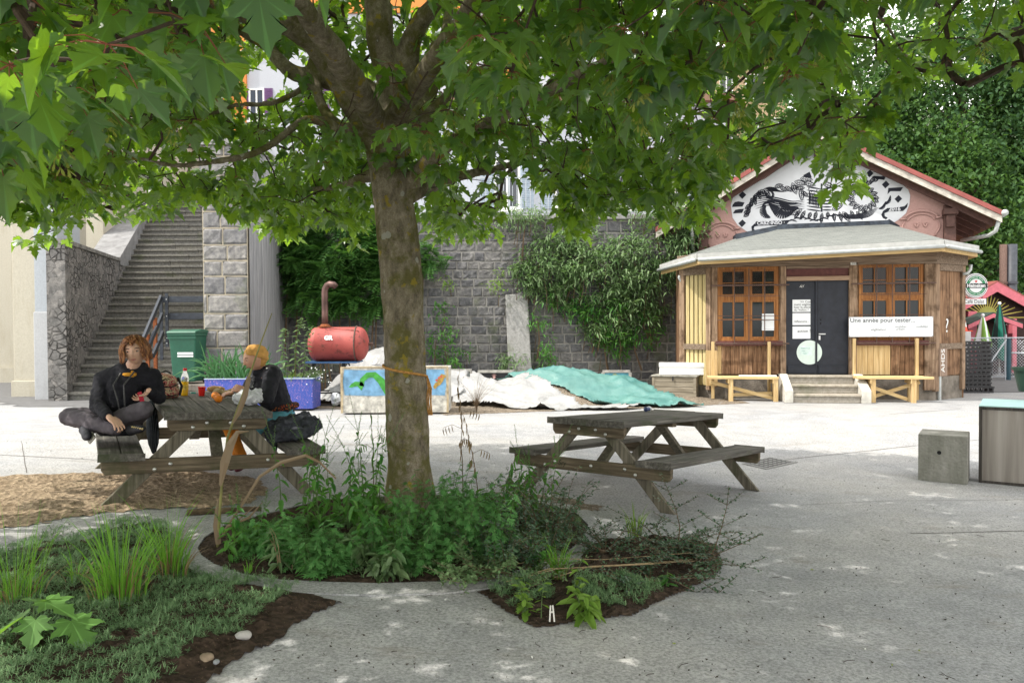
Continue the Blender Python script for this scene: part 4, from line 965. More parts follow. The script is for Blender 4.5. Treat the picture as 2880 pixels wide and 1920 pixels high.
# oval painting: white ground with black shapes
def mural():
    MW = plain('mural_white', (.66, .67, .69), .8, .05, 4); MBK = plain('mural_black', (.016, .018, .028), .7, .1)
    q = lambda cx, cy: Gp(1900+cx/2.4, 350+cy/2.4, WO)             # crop pixels of the gable
    outl = [(373,545),(385,500),(410,465),(450,435),(520,400),(600,370),(700,300),(790,222),(880,170),(968,138),(1000,140),(1080,178),(1200,235),(1330,295),(1460,365),(1530,405),(1570,440),(1583,480),(1578,540),(1555,600),(1510,640),(1465,668),(1465,690),(1000,702),(560,735),(480,722),(420,680),(385,630)]
    m = MB(); m.prism([q(*p)+Vector((0, -.0, 0)) for p in outl], (0, -.012, 0)); 
    mu = GB('mural', m, MW); y = -.0145; m = MB(); off = Vector((0, y, 0)); th = Vector((0, -.002, 0))
    def poly(P): m.prism([q(*p)+off for p in P], th)
    def dia(cx, cy, r=26): poly([(cx-r, cy), (cx+2, cy-r), (cx+r, cy-2), (cx-2, cy+r)])
    for p in ((452, 478), (450, 668), (1310, 333), (1418, 407), (1503, 504)): dia(*p)
    def stroke(P, w):
        w = w*1.25+.3
        "curved brush stroke through points, swelling in the middle"
        n = len(P); Q = []; 
        for i in range(n-1):
            p0, p1, p2, p3 = P[max(i-1, 0)], P[i], P[i+1], P[min(i+2, n-1)]
            for j in range(5):
                t = j/5; Q.append(tuple(.5*(2*p1[k]+(p2[k]-p0[k])*t+(2*p0[k]-5*p1[k]+4*p2[k]-p3[k])*t*t+(3*p1[k]-p0[k]-3*p2[k]+p3[k])*t**3) for k in (0, 1)))
        Q.append(P[-1]); N = len(Q)
        for i in range(N-1):
            a, b = Q[i], Q[i+1]; d = math.hypot(b[0]-a[0], b[1]-a[1]) or 1; nx, ny = -(b[1]-a[1])/d, (b[0]-a[0])/d
            wa, wb_ = w*(.15+math.sin(pi*i/(N-1))), w*(.15+math.sin(pi*(i+1)/(N-1)))
            P4 = [(a[0]-nx*wa, a[1]-ny*wa), (b[0]-nx*wb_, b[1]-ny*wb_), (b[0]+nx*wb_, b[1]+ny*wb_), (a[0]+nx*wa, a[1]+ny*wa)]
            Z = [q(*p)+off+th for p in P4]; m.face(Z)
    poly([(385,545),(400,525),(425,520),(466,528),(452,555),(382,558)]); poly([(388,600),(402,578),(430,572),(462,570),(450,598),(384,602)])
    poly([(1320,358),(1340,348),(1385,352),(1422,346),(1408,376),(1350,368)]); poly([(1430,472),(1436,430),(1470,428),(1536,424),(1518,452),(1450,452)])
    # banners with names
    poly([(515,715),(512,690),(535,668),(545,655),(700,650),(775,645),(745,680),(560,684),(532,690),(528,705),(540,718)]); poly([(1388,610),(1400,585),(1430,565),(1500,560),(1545,553),(1568,530),(1562,560),(1535,585),(1440,588),(1410,600),(1412,620),(1432,630),(1420,642),(1398,632)])
    # big waves
    stroke([(610,545),(590,575),(600,610),(640,630)], 16); stroke([(630,530),(680,580),(720,610),(790,600)], 22); stroke([(700,525),(740,560),(780,575),(830,560)], 18); stroke([(585,560),(600,535),(660,515),(740,530),(850,540)], 7)
    R_ = random.Random(12)
    def plume(cx, cy, an, L, W, n=3):
        "a leaf drawn in outline with veins"
        c_, s_ = math.cos(an), math.sin(an); f_ = lambda l, w: (cx+l*c_-w*s_, cy+l*s_+w*c_)
        for s in (-1, 1): stroke([f_(0, 0), f_(L*.3, W*s), f_(L*.7, W*.8*s), f_(L, 0)], 2.4)
        stroke([f_(0, 0), f_(L*.5, W*.12), f_(L*.92, 0)], 1.3)
        for i in range(1, n+1):
            for s in (-1, 1): stroke([f_(L*i/(n+1.5), 0), f_(L*(i+.4)/(n+1.5), W*.4*s), f_(L*(i+.7)/(n+1.5), W*.66*s)], .9)
    for k in range(15): t_ = k/14; plume(498+30*t_+150*t_**2*.3, 600-60*t_-100*math.sin(t_*1.6), 2.6-1.6*t_+.35*math.sin(k*2.1), 46+16*math.sin(k*3.3), 10)
    for k in range(9): plume(560+36*k, 462-40*math.sin(k/2.8)-5*(k % 2), .25+.5*math.sin(k*1.7), 62, 11)
    for k in range(13): x = 800+38*k; a_ = (x-1030)/330; plume(x, 590-38*a_*a_+8*(k % 2), 1.57-a_*1.15, 46+14*((k*7) % 3), 9)
    for k in range(16): a_ = .4*k; plume(1265+58*math.cos(a_), 500+44*math.sin(a_), a_+.5, 56, 11)
    for k in range(7): plume(1180+26*k, 430-7*k, -.6+.3*math.sin(k*2), 52, 10)
    for j in range(6): stroke([(500+8*j, 500+14*j), (600+5*j, 486+12*j), (690, 498+13*j), (790-6*j, 520+11*j), (870, 508+12*j)], 2.6+.6*(j % 2))
    for j in range(5): stroke([(1120+6*j, 600+8*j), (1200, 612+6*j), (1290, 590+9*j), (1372-8*j, 560+10*j)], 2.6)
    for k in range(12): x = 760+36*k; y0 = 655-14*math.sin(k)-(k*3); stroke([(x, y0), (x+26, y0-10), (x+60, y0+2)], 3.6)
    for cx, cy, an in ((850,470,1.5),(800,430,1.2),(900,400,.3),(1090,560,-.5),(1150,620,.9),(820,590,2.7),(1030,410,.4),(880,370,.1),(840,395,.2)): plume(cx-40*math.cos(an), cy-40*math.sin(an), an, 88, 15, 4)
    for k in range(5): stroke([(590+5*k, 440-2*k), (640, 426-4*k+k*9), (700+10*k, 446+3*k)], 3)
    # plank hut with barred door
    L2 = lambda a, b, w=3.2: stroke([a, ((a[0]+b[0])/2, (a[1]+b[1])/2), b], w)
    for i in range(8): y_ = 430+20*i; L2((885, y_-8+i*1.5), (985, y_+8+i*1.2)); L2((988, y_+8), (1055, y_-2+i*1.5))
    for i in range(7): L2((903+10*i, 458+i*3), (903+10*i, 535+i*5), 2.6)
    poly([(980,400),(990,400),(992,590),(980,592)]); poly([(900,452),(908,450),(908,542),(898,538)]); poly([(962,462),(970,466),(968,560),(960,556)])
    for i in range(9): x = 900+18*i; L2((x, 425+(i*18) % 40), (x, 443+(i*18) % 40), 2)
    # heavy black-letter strokes near the top
    poly([(945,215),(965,190),(990,185),(1008,175),(1022,232),(1000,236),(992,205),(975,232),(950,230)]); poly([(1012,180),(1035,165),(1050,200),(1052,235),(1035,236),(1030,200)])
    poly([(1105,255),(1150,240),(1175,255),(1200,300),(1180,330),(1150,290),(1130,275)]); poly([(1180,255),(1230,258),(1240,275),(1205,285)]); poly([(860,345),(905,320),(920,360),(880,362)]); stroke([(845,205),(875,200),(885,220),(865,232)], 8)
    stroke([(630,462),(612,482),(640,500),(660,478),(648,455),(620,448)], 6); stroke([(1450,480),(1440,520),(1400,545)], 7); stroke([(1420,520),(1400,560),(1370,570)], 7)
    GB('black_painting', m, MBK, mu)
    for s, cx, cy, sz, rot in (('· CRBZ·INSO ·', 532, 669, .115, .02), ('2016', 1438, 573, .125, .03)):
        p = q(cx, cy)+Vector((0, y-.004, 0)); text(s, sz, MGK @ Matrix.Translation(p) @ Matrix.Rotation(rot, 4, 'Y') @ UPR, MW, 'painted_letters', mu, extrude=.0008, bold=.004)
mural()
# ---------------- timber benches in front of the kiosk
def plank_bench(cx0, cx1, cyp, label, cyf, cytop, extra):
    yl = -.62; a, b = K3(cx0, cyp, yl), K3(cx1, cyp, yl); zs_ = a.z*.5+b.z*.5; t_ = thing('plank_bench', None, label, 'bench', M=MK @ Matrix.Translation((a.x, yl, 0)), group='pine benches before the kiosk'); L = b.x-a.x
    m = MB(); m.box(0, L, 0, .13, zs_-.05, zs_); m.box(.06, L-.03, .14, .27, zs_-.05, zs_-.003); m.box(0, L-.1, .28, .40, zs_-.05, zs_+.002); m.build('seat', PINEX, t_, bevel=.005)
    for x in (.28, L-.42) if extra else (.42, L-.10):
        m = MB(); m.box(x, x+.09, .02, .08, 0, zs_-.052); m.build('leg', PINE, t_); m = MB(); m.box(x+.02, x+.08, .30, .36, 0, zs_-.052); m.build('leg', PINE, t_)
        m = MB(); m.box(x-.02, x-.002, .0, .4, zs_-.14, zs_-.052); m.build('bearer', PINEX, t_)
    for x in (.10, L-.16) if not extra else (.02, L-.22):
        m = MB(); m.box(x, x+.065, .42, .48, .02, K(600, cytop)[1]); m.build('back_upright', PINE, t_, bevel=.004)
    m = MB(); m.beam((.05, .18, zs_-.12), (L-.45 if extra else L-.08, .18, .06), .04, .07); m.build('cross_brace', PINEX, t_)
    m = MB(); m.beam((L*.2, .24, .08) if extra else (L*.3, .24, .12), (L-.2, .24, zs_-.12) if extra else (L-.1, .24, .16), .04, .07); m.build('cross_brace', PINEX, t_)
    if not extra: m = MB(); m.box(L*.45, L*.98, .08, .2, zs_+.003, zs_+.03); tag(m.build('loose_plank', plain('white_paint', (.72,)*3)), None).parent = t_
    return t_
plank_bench(325, 778, 935, 'left pine plank bench with two uprights standing under the clean left window', 1060, 708, False)
plank_bench(1280, 1776, 935, 'right pine plank bench standing in front of the new light boards', 1050, 690, True)
# ================================================================ THE MAPLE
def bark():
    t = NT('maple_bark', .92, .15); n = t.noise(14, 8, t.mapv((1, 1, .55)), .75); f = t.noise(90, 5)
    col = t.ramp(n, [(.3, (.085, .07, .05)), (.5, (.23, .195, .14)), (.72, (.40, .35, .27))])
    col = t.mix(.4, col, t.ramp(f, [(.35, (.45, .42, .38)), (.65, (1.2, 1.2, 1.15))]), 'MULTIPLY')
    moss = t.ramp(t.noise(3.4, 7, rough=.7), [(.47, (0, 0, 0)), (.58, (.8, .8, .8))]); col = t.mix(moss, col, (.105, .10, .022))
    m2 = t.ramp(t.noise(7.5, 6, t.mapv((1, 1, 1), (0, 0, 1))), [(.60, (0, 0, 0)), (.64, (.9, .9, .9))]); col = t.mix(m2, col, (.27, .21, .03))
    v = t.voro(4.6, t.mapv((1, 1, .9), (.4, .2, .1))); w_ = t.math('ADD', v.outputs['Distance'], t.math('MULTIPLY', t.noise(20, 3), .12)); li = t.math('LESS_THAN', w_, .185); col = t.mix(t.math('MULTIPLY', li, .8), col, (.36, .36, .31))
    t.color(col); t.bump(t.math('ADD', n, t.math('MULTIPLY', f, .5)), .9, .03); return t.m
BARK = bark(); TWIG = plain('twig_bark', (.065, .042, .03), .85, .3, 30)
TY = 6.8; maple = thing('maple_tree', G(1155, 1432), 'large maple with mossy lichen-spotted trunk and broad leafy crown shading the square', 'tree')
def cr3(P, k=6):
    "smooth curve through (point, radius) pairs"
    Q = []
    for i in range(len(P)-1):
        p0, p1, p2, p3 = P[max(i-1, 0)], P[i], P[i+1], P[min(i+2, len(P)-1)]
        for j in range(k):
            t = j/k; Q.append([.5*(2*p1[c]+(p2[c]-p0[c])*t+(2*p0[c]-5*p1[c]+4*p2[c]-p3[c])*t*t+(3*p1[c]-p0[c]-3*p2[c]+p3[c])*t**3) for c in range(4)])
    Q.append(list(P[-1])); return Q
LIMBS = {'trunk': [(1156,1470,6.8,.27),(1154,1400,6.8,.215),(1150,1300,6.8,.19),(1146,1200,6.8,.182),(1139,1000,6.8,.178),(1130,800,6.8,.176),(1117,650,6.8,.172),(1105,560,6.8,.168),(1092,470,6.8,.165),(1080,400,6.8,.16),(1074,340,6.8,.13)],
 'A': [(1078,410,6.8,.12),(1030,345,6.75,.105),(985,290,6.7,.095),(940,215,6.6,.088),(880,120,6.4,.082),(822,0,6.2,.085),(790,-90,6.0,.075),(740,-260,5.8,.05),(700,-420,5.6,.03)],
 'B': [(880,125,6.4,.07),(800,82,6.2,.055),(720,62,6.0,.045),(600,20,5.6,.032),(480,-60,5.2,.02)],
 'C': [(1075,320,6.9,.12),(1021,245,6.9,.085),(903,229,6.9,.075),(814,189,6.9,.065),(743,136,7.0,.055),(686,93,7.0,.045),(560,-20,7.2,.03),(430,-160,7.4,.02)],
 'D': [(1085,400,6.8,.125),(1100,290,6.75,.12),(1082,179,6.7,.115),(1068,71,6.6,.11),(1058,-60,6.5,.10),(1050,-260,6.4,.08),(1070,-520,6.3,.05),(1040,-700,6.3,.03)],
 'E': [(1110,330,6.8,.12),(1132,245,6.8,.11),(1140,150,6.7,.10),(1179,71,6.6,.078),(1225,15,6.5,.065),(1320,-100,6.4,.05),(1450,-260,6.2,.035),(1560,-420,6.0,.02)],
 'F': [(1080,440,6.8,.10),(1004,366,6.7,.066),(955,373,6.6,.062),(920,352,6.55,.05),(864,339,6.5,.036),(814,364,6.4,.034),(743,414,6.3,.031),(671,443,6.2,.028),(600,452,6.1,.025),(490,465,6.0,.022),(408,449,5.9,.018),(335,445,5.8,.014),(240,450,5.7,.01)],
 'G': [(955,370,6.6,.05),(921,329,6.7,.046),(893,250,6.8,.042),(885,180,6.9,.04),(900,60,7.0,.035),(905,-80,7.2,.03),(890,-300,7.3,.02)],
 'H': [(890,250,6.8,.035),(860,243,6.8,.03),(814,271,6.7,.028),(764,291,6.6,.025),(689,293,6.5,.022),(621,309,6.4,.02),(540,330,6.3,.015),(430,335,6.2,.01)],
 'I': [(1110,430,6.9,.10),(1160,340,7.4,.07),(1216,250,7.9,.06),(1214,171,8.0,.058),(1250,89,8.1,.05),(1270,-20,8.3,.045),(1330,-200,8.5,.03)],
 'J': [(1120,440,6.8,.09),(1190,350,6.9,.06),(1250,275,7.0,.045),(1296,221,7.1,.04),(1368,193,7.2,.036),(1480,150,7.3,.03),(1620,90,7.4,.026),(1780,20,7.5,.02),(1950,-80,7.6,.015)],
 'K': [(1140,520,6.8,.09),(1240,430,6.4,.06),(1400,330,6.0,.05),(1560,250,5.6,.042),(1700,180,5.3,.036),(1860,120,5.1,.03),(2040,60,5.0,.024),(2190,130,5.2,.02),(2291,216,5.4,.015),(2349,286,5.5,.011),(2381,363,5.5,.007)],
 'L': [(1860,120,5.1,.025),(2060,-60,5.2,.022),(2230,-60,5.4,.02),(2402,0,5.7,.018),(2483,61,5.9,.016),(2532,135,6.0,.014),(2573,180,6.1,.011),(2622,212,6.2,.009),(2720,240,6.3,.006)],
 'M': [(1130,560,6.8,.07),(1290,500,7.4,.045),(1420,470,8.0,.035),(1560,440,8.4,.026),(1720,440,8.6,.02),(1860,470,8.7,.012)],
 'N': [(1075,380,6.8,.11),(960,180,5.6,.085),(780,-60,4.6,.06),(500,-250,3.9,.04),(250,-200,3.4,.025),(80,0,3.0,.014)],
 'O': [(1100,350,6.8,.1),(1300,60,5.2,.07),(1560,-150,4.4,.05),(1850,-200,4.0,.03),(2150,-120,3.9,.018)],
 'P': [(1092,470,6.8,.07),(960,520,7.3,.035),(820,540,7.9,.026),(660,560,8.4,.018),(520,560,8.7,.01)]}
SK = []; m = MB()
for k, L in LIMBS.items():
    P = [(*D(u, v, y), r) for u, v, y, r in L]; Q = cr3(P); n_ = 20 if k == 'trunk' else 12
    pts = [Vector(q[:3]) for q in Q]; rad = [q[3]*(1+.10*seg_noise(q[0]*2, q[1], q[2]*1.5, 2.2)) for q in Q]
    if k != 'trunk': pts = [p+Vector((seg_noise(p.x, p.y, p.z, 3.5), seg_noise(p.z, p.x, p.y, 3.5), seg_noise(p.y, p.z, p.x, 3.5)))*min(.05, .9*r) for p, r in zip(pts, rad)]
    m.tube(pts, rad, n_)
    if k != 'trunk': SK += [tuple(p) for p in pts]
tr = keep(m.build('trunk', BARK, smooth=True), maple); remesh(tr, .022, 1, .012, .06)

# leaf outline
HALF = [(.0,0),(.13,-.12),(.27,-.10),(.33,-.02),(.45,-.04),(.37,.07),(.33,.10),(.43,.17),(.50,.20),(.58,.33),(.47,.31),(.38,.33),(.30,.31),(.22,.35),(.25,.46),(.33,.52),(.24,.57),(.21,.66),(.12,.72),(.06,.84),(0,.98)]
out_ = HALF + [(-x, y) for x, y in HALF[-2:0:-1]]
LV = [(0, .14, 0)] + [(x, y, .16*abs(x) - .22*max(0, y-.35)**2 - .35*max(0, abs(x)-.25)**2) for x, y in out_]
LV = np.array([(x, y, z) for x, y, z in LV]); NL = len(out_); LF = np.array([(0, 1+i, 1+(i+1) % NL) for i in range(NL)])
LUV = LV[:, :2]-np.array([0, 0])
vl = [(-400,780),(0,745),(60,735),(140,750),(200,665),(330,640),(420,655),(560,600),(640,615),(700,745),(760,775),(830,700),(900,640),(960,690),(1020,725),(1060,600),(1170,560),(1200,690),(1260,715),(1380,705),(1400,640),(1450,590),(1540,590),(1600,680),(1640,705),(1700,640),(1780,620),(1850,690),(1930,715),(1965,690),(2010,600),(2050,520),(2100,470),(2200,465),(2290,500),(2340,595),(2400,600),(2420,460),(2490,390),(2510,290),(2560,285),(2640,330),(2700,330),(2760,250),(2880,290),(3200,300)]
def vlow(u): return float(np.interp(u, [a for a, b in vl], [b for a, b in vl]))
near_lim = [(-400,620),(0,600),(80,560),(250,500),(370,545),(420,430),(560,380),(640,150),(700,60),(1000,60),(1080,110),(1200,330),(1330,330),(1500,330),(1560,300),(1750,330),(1900,470),(2080,500),(2200,440),(2300,180),(2400,60),(3000,20)]
def vnear(u): return float(np.interp(u, [a for a, b in near_lim], [b for a, b in near_lim]))
rt = random.Random(99); nodes = []
def accept(p):
    x, y, z = p; u, v = proj(p)
    if u < -9000: return True
    tipdrop = .20*FPX/max(y, .6)
    if v > -150 and -300 < u < 3180:
        if v+tipdrop > vlow(u)+rt.uniform(-25, 18): return False
        if y < 5.0 and v+tipdrop*.9 > vnear(u)+rt.uniform(-20, 10)+ (y-3)*20: return False
        if y < 6.7 and 640 < u < 1250 and v < 330 and rt.random() < .93: return False
        if y < 6.7 and 1020 < u < 1190 and v > 330 and rt.random() < .35: return False
        if y < 6.0 and 330 < u < 900 and rt.random() < .8 and abs(v+70-float(np.interp(u, [335, 490, 600, 743, 814, 900], [445, 465, 452, 414, 364, 345]))) < 95: return False
        if ((u-1400)/120)**2+((v-500)/75)**2 < 1 and rt.random() < .9: return False
        if ((u-770)/110)**2+((v-225)/80)**2 < 1 and rt.random() < .75: return False
        if ((u-1190)/60)**2+((v-190)/60)**2 < 1 and rt.random() < .8: return False
        if ((u-600)/230)**2+((v-430)/70)**2 < 1 and rt.random() < .5: return False
        if ((u-2480)/150)**2+((v-30)/70)**2 < 1 and rt.random() < .8: return False
        if ((u-2120)/110)**2+((v-270)/120)**2 < 1 and rt.random() < .75: return False
        if u > 2250 and rt.random() < .35: return False
        if u > 2420 and v > 120 and abs(v-(60+ (u-2480)*1.0)) > 120 and rt.random() < .5: return False
    return True
NN = 0
while len(nodes) < 7600 and NN < 400000:
    NN += 1; x = rt.uniform(-5.3, 6.2); y = rt.uniform(1.3, 10.2); z = rt.uniform(2.05, 8.2)
    ex = (x+.3)/(5.2 if x < -.3 else 6.4); ey = (y-5.9)/4.6; r2 = ex*ex+ey*ey
    if r2 > 1: continue
    top = 3.0+5.2*math.sqrt(1-r2); low = 2.45+.35*(1-r2)- (.45 if y < 4 and x < -.4 else 0) + (.25 if y < 3 and x > -.4 else 0)
    if z > top or z < low: continue
    depth = min(top-z, z-low); pr = 1 if depth < .7 else (.5 if depth < 1.6 else .28)
    if y < 3.2 and z < 1.6+.41*y+.3: pr *= .8
    if rt.random() > pr*(1-.5*(r2 < .12)): continue
    if not accept((x, y, z)): continue
    nodes.append((x, y, z))
print('nodes', len(nodes), 'tried', NN)
nodes = np.array(nodes)
# connect nodes to the limbs by twigs: each joins the nearest point already on the tree
SKA = np.array(SK); base_d = np.min(np.linalg.norm(nodes[:, None, :]-SKA[None, ::2, :], axis=2), axis=1)
order = np.argsort(base_d); pool = np.vstack([SKA, nodes[order]]); ns = len(SKA); parent = np.zeros(len(nodes), int); cnt = np.ones(len(pool))
pen = np.concatenate([np.zeros(ns), base_d[order]*.35])
for i in range(len(nodes)):
    p = pool[ns+i]; d = np.linalg.norm(pool[:ns+i]-p, axis=1)+pen[:ns+i]; d[pool[:ns+i, 2] > p[2]+1.2] += .5; parent[i] = int(np.argmin(d))
for i in range(len(nodes)-1, -1, -1):
    if parent[i] >= ns: cnt[parent[i]] += cnt[ns+i]
m = MB()
for i in range(len(nodes)):
    a = Vector(pool[parent[i]]); b = Vector(pool[ns+i]); L = (b-a).length
    if L > 3.5: continue
    ra = min(.0035*math.sqrt(cnt[ns+i])+.0015, .03); rb = ra*.75; mid = (a+b)/2+Vector((rt.uniform(-1, 1), rt.uniform(-1, 1), rt.uniform(-.2, 1)))*L*.13
    q = a.lerp(mid, .55)+Vector((rt.uniform(-1, 1), rt.uniform(-1, 1), rt.uniform(-1, 1)))*L*.03
    m.tube([a, q, mid, b], [ra, ra*.95, ra*.85, rb], 4 if b.y > 5 else 6, False)
pts, rots, scs = [], [], []
pm = MB()
for i, p in enumerate(nodes[order]):
    k = rt.choice((5, 6, 7, 8)) if p[1] < 7 else rt.choice((6, 7, 8))
    inview = proj(p)[1] > -200
    for j in range(k):
        az = 2*pi*j/k+rt.uniform(-.5, .5); el = rt.uniform(-.6, .45); pl = rt.uniform(.06, .17)
        dr = np.array([math.cos(az)*math.cos(el), math.sin(az)*math.cos(el), math.sin(el)]); q = p+dr*pl*.75+np.array([0, 0, -pl*.3])
        pts.append(q); droop = rt.uniform(.35, 1.25) if inview else rt.uniform(0, .9)
        # local +Y (leaf tip) points outward at azimuth az and droops
        a2 = az-pi/2+rt.uniform(-.5, .5); rots.append((a2, -droop, rt.uniform(-.45, .45))); scs.append(rt.choice((rt.uniform(.09, .14), rt.uniform(.12, .18))))
        if p[1] < 6.5 and inview: pm.tube([p, (p+q)/2+np.array([0, 0, .012]), q], [.0022, .0016, .0014], 3, False)
pts, rots, scs = np.array(pts), np.array(rots), np.array(scs); rm = rotmats(len(pts), rots[:, 0], rots[:, 1], rots[:, 2])
LEAF = leafmat('maple_leaf', (.011, .047, .026), (.05, .13, .034), (.44, .74, .035), .41, .33, .6, veins=True)
keep(m.build('twigs', TWIG), maple); keep(pm.build('leaf_stalks', plain('red_stalk', (.22, .07, .04))), maple)
g_ = np.random.RandomState(3); s3 = scs[:, None]*np.stack([g_.uniform(.75, 1.12, len(pts)), g_.uniform(.82, 1.15, len(pts)), g_.uniform(-.6, 2.8, len(pts))], 1)
cr = scatter('crown', LV, LF, pts, rm, s3, LEAF, luv=LUV, smooth=True); keep(cr, maple)
print('leaves', len(pts))
# bunches of winged seeds
m = MB(); rs = random.Random(4)
for j in range(11):
    a = 2*pi*j/11+rs.uniform(-.3, .3); z = -.03-rs.random()*.10; c = Vector((math.cos(a)*.03, math.sin(a)*.03, z))
    m.tube([(0, 0, 0), c*.6, c], .0012, 3, False)
    for s in (-1, 1):
        d = Vector((math.cos(a+s*.6), math.sin(a+s*.6), -1.1)).normalized(); n_ = d.cross(Vector((0, 0, 1))).normalized(); L = .042
        P = [c, c+d*.012+n_*.006, c+d*L*.6+n_*.008, c+d*L*.95+n_*.006, c+d*L, c+d*L*.7-n_*.006, c+d*.014-n_*.004]; m.face(P); ball(m, c+d*.003, .0045, n=6)
sd0 = m.build('seed_cluster', leafmat('seed_wings', (.30, .36, .06), (.42, .44, .09), (.55, .6, .12), .4), maple); first = True
cand = [(q, proj(q)) for q in nodes if proj(q)[1] > 0]; rs.shuffle(cand); sel = [c for c in cand if 3.0 < c[0][1] < 5.5 and 0 < c[1][0] < 2880][:60] + [c for c in cand if c[0][1] >= 5.5 and 1200 < c[1][0] < 2880][:38]
for c in sel:
    o = sd0 if first else sd0.copy()
    if not first: COL.objects.link(o)
    first = False; o.parent = maple; o.location = Vector(c[0])+Vector((0, -.03, -.02))-maple.location; o.rotation_euler = (rs.uniform(-.3, .3), rs.uniform(-.3, .3), rs.uniform(0, 6)); s = rs.uniform(.7, 1.05); o.scale = (s, s, s)
# orange twine round the trunk
m = MB(); zc = D(1130, 1040, 6.8).z; P = []
for i in range(25): a = pi+pi*.98*i/24*1.0; P.append(Vector((D(1140, 1040, 6.8).x+.187*math.cos(a), 6.8+.187*math.sin(a), zc+.045-.10*i/24)))
m.tube(P, .011, 6); e = P[-1]; 
for k in range(3): m.tube([e, e+Vector((.01+.012*k, -.01, -.10)), e+Vector((-.01+.02*k, -.02, -.22)), e+Vector((.015+.012*k, -.01, -.33))], .008, 5)
tag(m.build('twine', plain('orange_twine', (.50, .25, .07), .9, .3, 60, .8)), 'frayed orange twine tied around the maple trunk with loose ends hanging', 'twine')
# ================================================================ TREES ON THE SLOPE
def far_tree(x, y, z0, h, rx, ry, n, label, c1, c2, tr, seed, lw=.21, group='leafy trees on the slope behind the kiosk', zr=.48, cz=.6):
    r_ = random.Random(seed); g = np.random.RandomState(seed); t_ = thing('broadleaf_tree', (x, y, z0), label, 'tree', group=group)
    m = MB(); m.tube([(0, 0, 0), (.1, 0, h*.3), (-.1, .1, h*.6), (.1, 0, h*.85)], [.24, .19, .12, .03], 9)
    for k in range(9):
        a = r_.uniform(0, 6.28); z = h*r_.uniform(.25, .7); m.tube([(0, 0, z), (math.cos(a)*rx*.4, math.sin(a)*ry*.4, z+h*.1), (math.cos(a)*rx*.8, math.sin(a)*ry*.8, z+h*.17)], [.09, .05, .015], 6)
    m.build('trunk', TWIG, t_)
    # boughs: many flattened sprays on a lumpy surface
    n = int(n*1.5); nb = n//34; C = []
    for k in range(nb):
        a = g.uniform(0, 6.28); s = g.uniform(-.95, 1); q = math.sqrt(max(0, 1-s*s)); rr_ = g.uniform(.62, 1.03)*(1+.22*seg_noise(a*1.2, s*2, seed, 1.3)); C.append((math.cos(a)*q*rx*rr_, math.sin(a)*q*ry*rr_, h*cz+s*h*zr*rr_, a))
    C = np.array(C); idx = np.repeat(np.arange(nb), 34); off = g.normal(0, 1, (len(idx), 3))*np.array([.52, .52, .22])
    P = C[idx, :3]+off; P[:, 2] -= .25*np.hypot(off[:, 0], off[:, 1])
    rot = rotmats(len(P), g.uniform(0, 6.28, len(P)), g.normal(-.55, .45, len(P)), g.normal(0, .5, len(P)))
    sv = np.array([(0, 0, 0), (.33, .35, .05), (.18, .7, 0), (0, 1, -.12), (-.2, .68, 0), (-.34, .33, .05)]); sf = np.array([(0, 1, 2), (0, 2, 3), (0, 3, 4), (0, 4, 5)])
    scatter('crown', sv, sf, P, rot, g.uniform(.7, 1.2, len(P))*lw, leafmat('far_leaf_%d' % (seed % 3), c1, c2, tr, .3, .6, .2), t_)
    return t_
GA = ((.04, .10, .03), (.11, .21, .06), (.17, .34, .05)); GB_ = ((.028, .075, .032), (.08, .16, .055), (.12, .26, .05)); GC = ((.05, .11, .03), (.12, .21, .06), (.18, .32, .06))
FT = [(9.5, 36, 0, 11.5, 3.2, 3, 9000, 'broad tree with layered boughs just left of the kiosk ridge', GC), (14.2, 33.5, 0, 14.2, 3.4, 2.6, 15000, 'dark green tree rising directly behind the kiosk gable peak', GA), (19.0, 33.5, 0, 15.4, 3.8, 2.6, 16000, 'tall dense tree behind the right slope of the kiosk roof', GB_), (23.6, 34.5, 0, 15.8, 3.9, 2.8, 15000, 'tall dark tree above the red café hut at the right edge', GA), (25.5, 34, 0, 15, 4, 3.4, 9000, 'outermost tree of the slope, cut by the right edge of the view', GC),
      (17.3, 31.6, 0, 9.0, 2.6, 1.6, 9000, 'lower bushy tree under the right end of the kiosk eave', GA), (19.6, 36, 0, 15.5, 4, 3, 9000, 'lighter green treetop seen highest against the white sky', GC), (13.2, 29.5, 0, 7.6, 1.9, 1.3, 5000, 'small tree squeezed behind the right kiosk wall by the pipes', GB_)]
for i, (x, y, z0, h, rx, ry, n, lb, c) in enumerate(FT): far_tree(x, y, z0, h, rx, ry, n, lb, *c, seed=i*3+({id(GA): 0, id(GB_): 1, id(GC): 2}[id(c)]))
# ================================================================ SMOKER TANK
def redtank():
    t = NT('red_tank_paint', .55, .35); n = t.noise(6, 8, rough=.75); n2 = t.noise(28, 5)
    col = t.ramp(t.noise(2, 3), [(.35, (.27, .045, .04)), (.7, (.38, .085, .07))]); col = t.mix(t.ramp(n, [(.54, (0, 0, 0)), (.64, (.85, .85, .85))]), col, (.09, .03, .022))
    t.color(t.mix(t.ramp(n2, [(.62, (0, 0, 0)), (.7, (.8, .8, .8))]), col, (.05, .025, .02))); t.bump(n, .3, .006); return t.m
RT = redtank(); ty = 16.4; a, b = D(868, 968, ty), D(1037, 968, ty); r = (D(950, 920, ty).z-D(950, 1015, ty).z)/2; cz = D(950, 967, ty).z; L = b.x-a.x
tk = thing('smoker_tank', ((a.x+b.x)/2, ty, 0), 'red rusty horizontal tank smoker with bent stovepipe on a dark metal frame', 'smoker')
RX = Matrix.Rotation(pi/2, 4, 'Y'); cx = 0
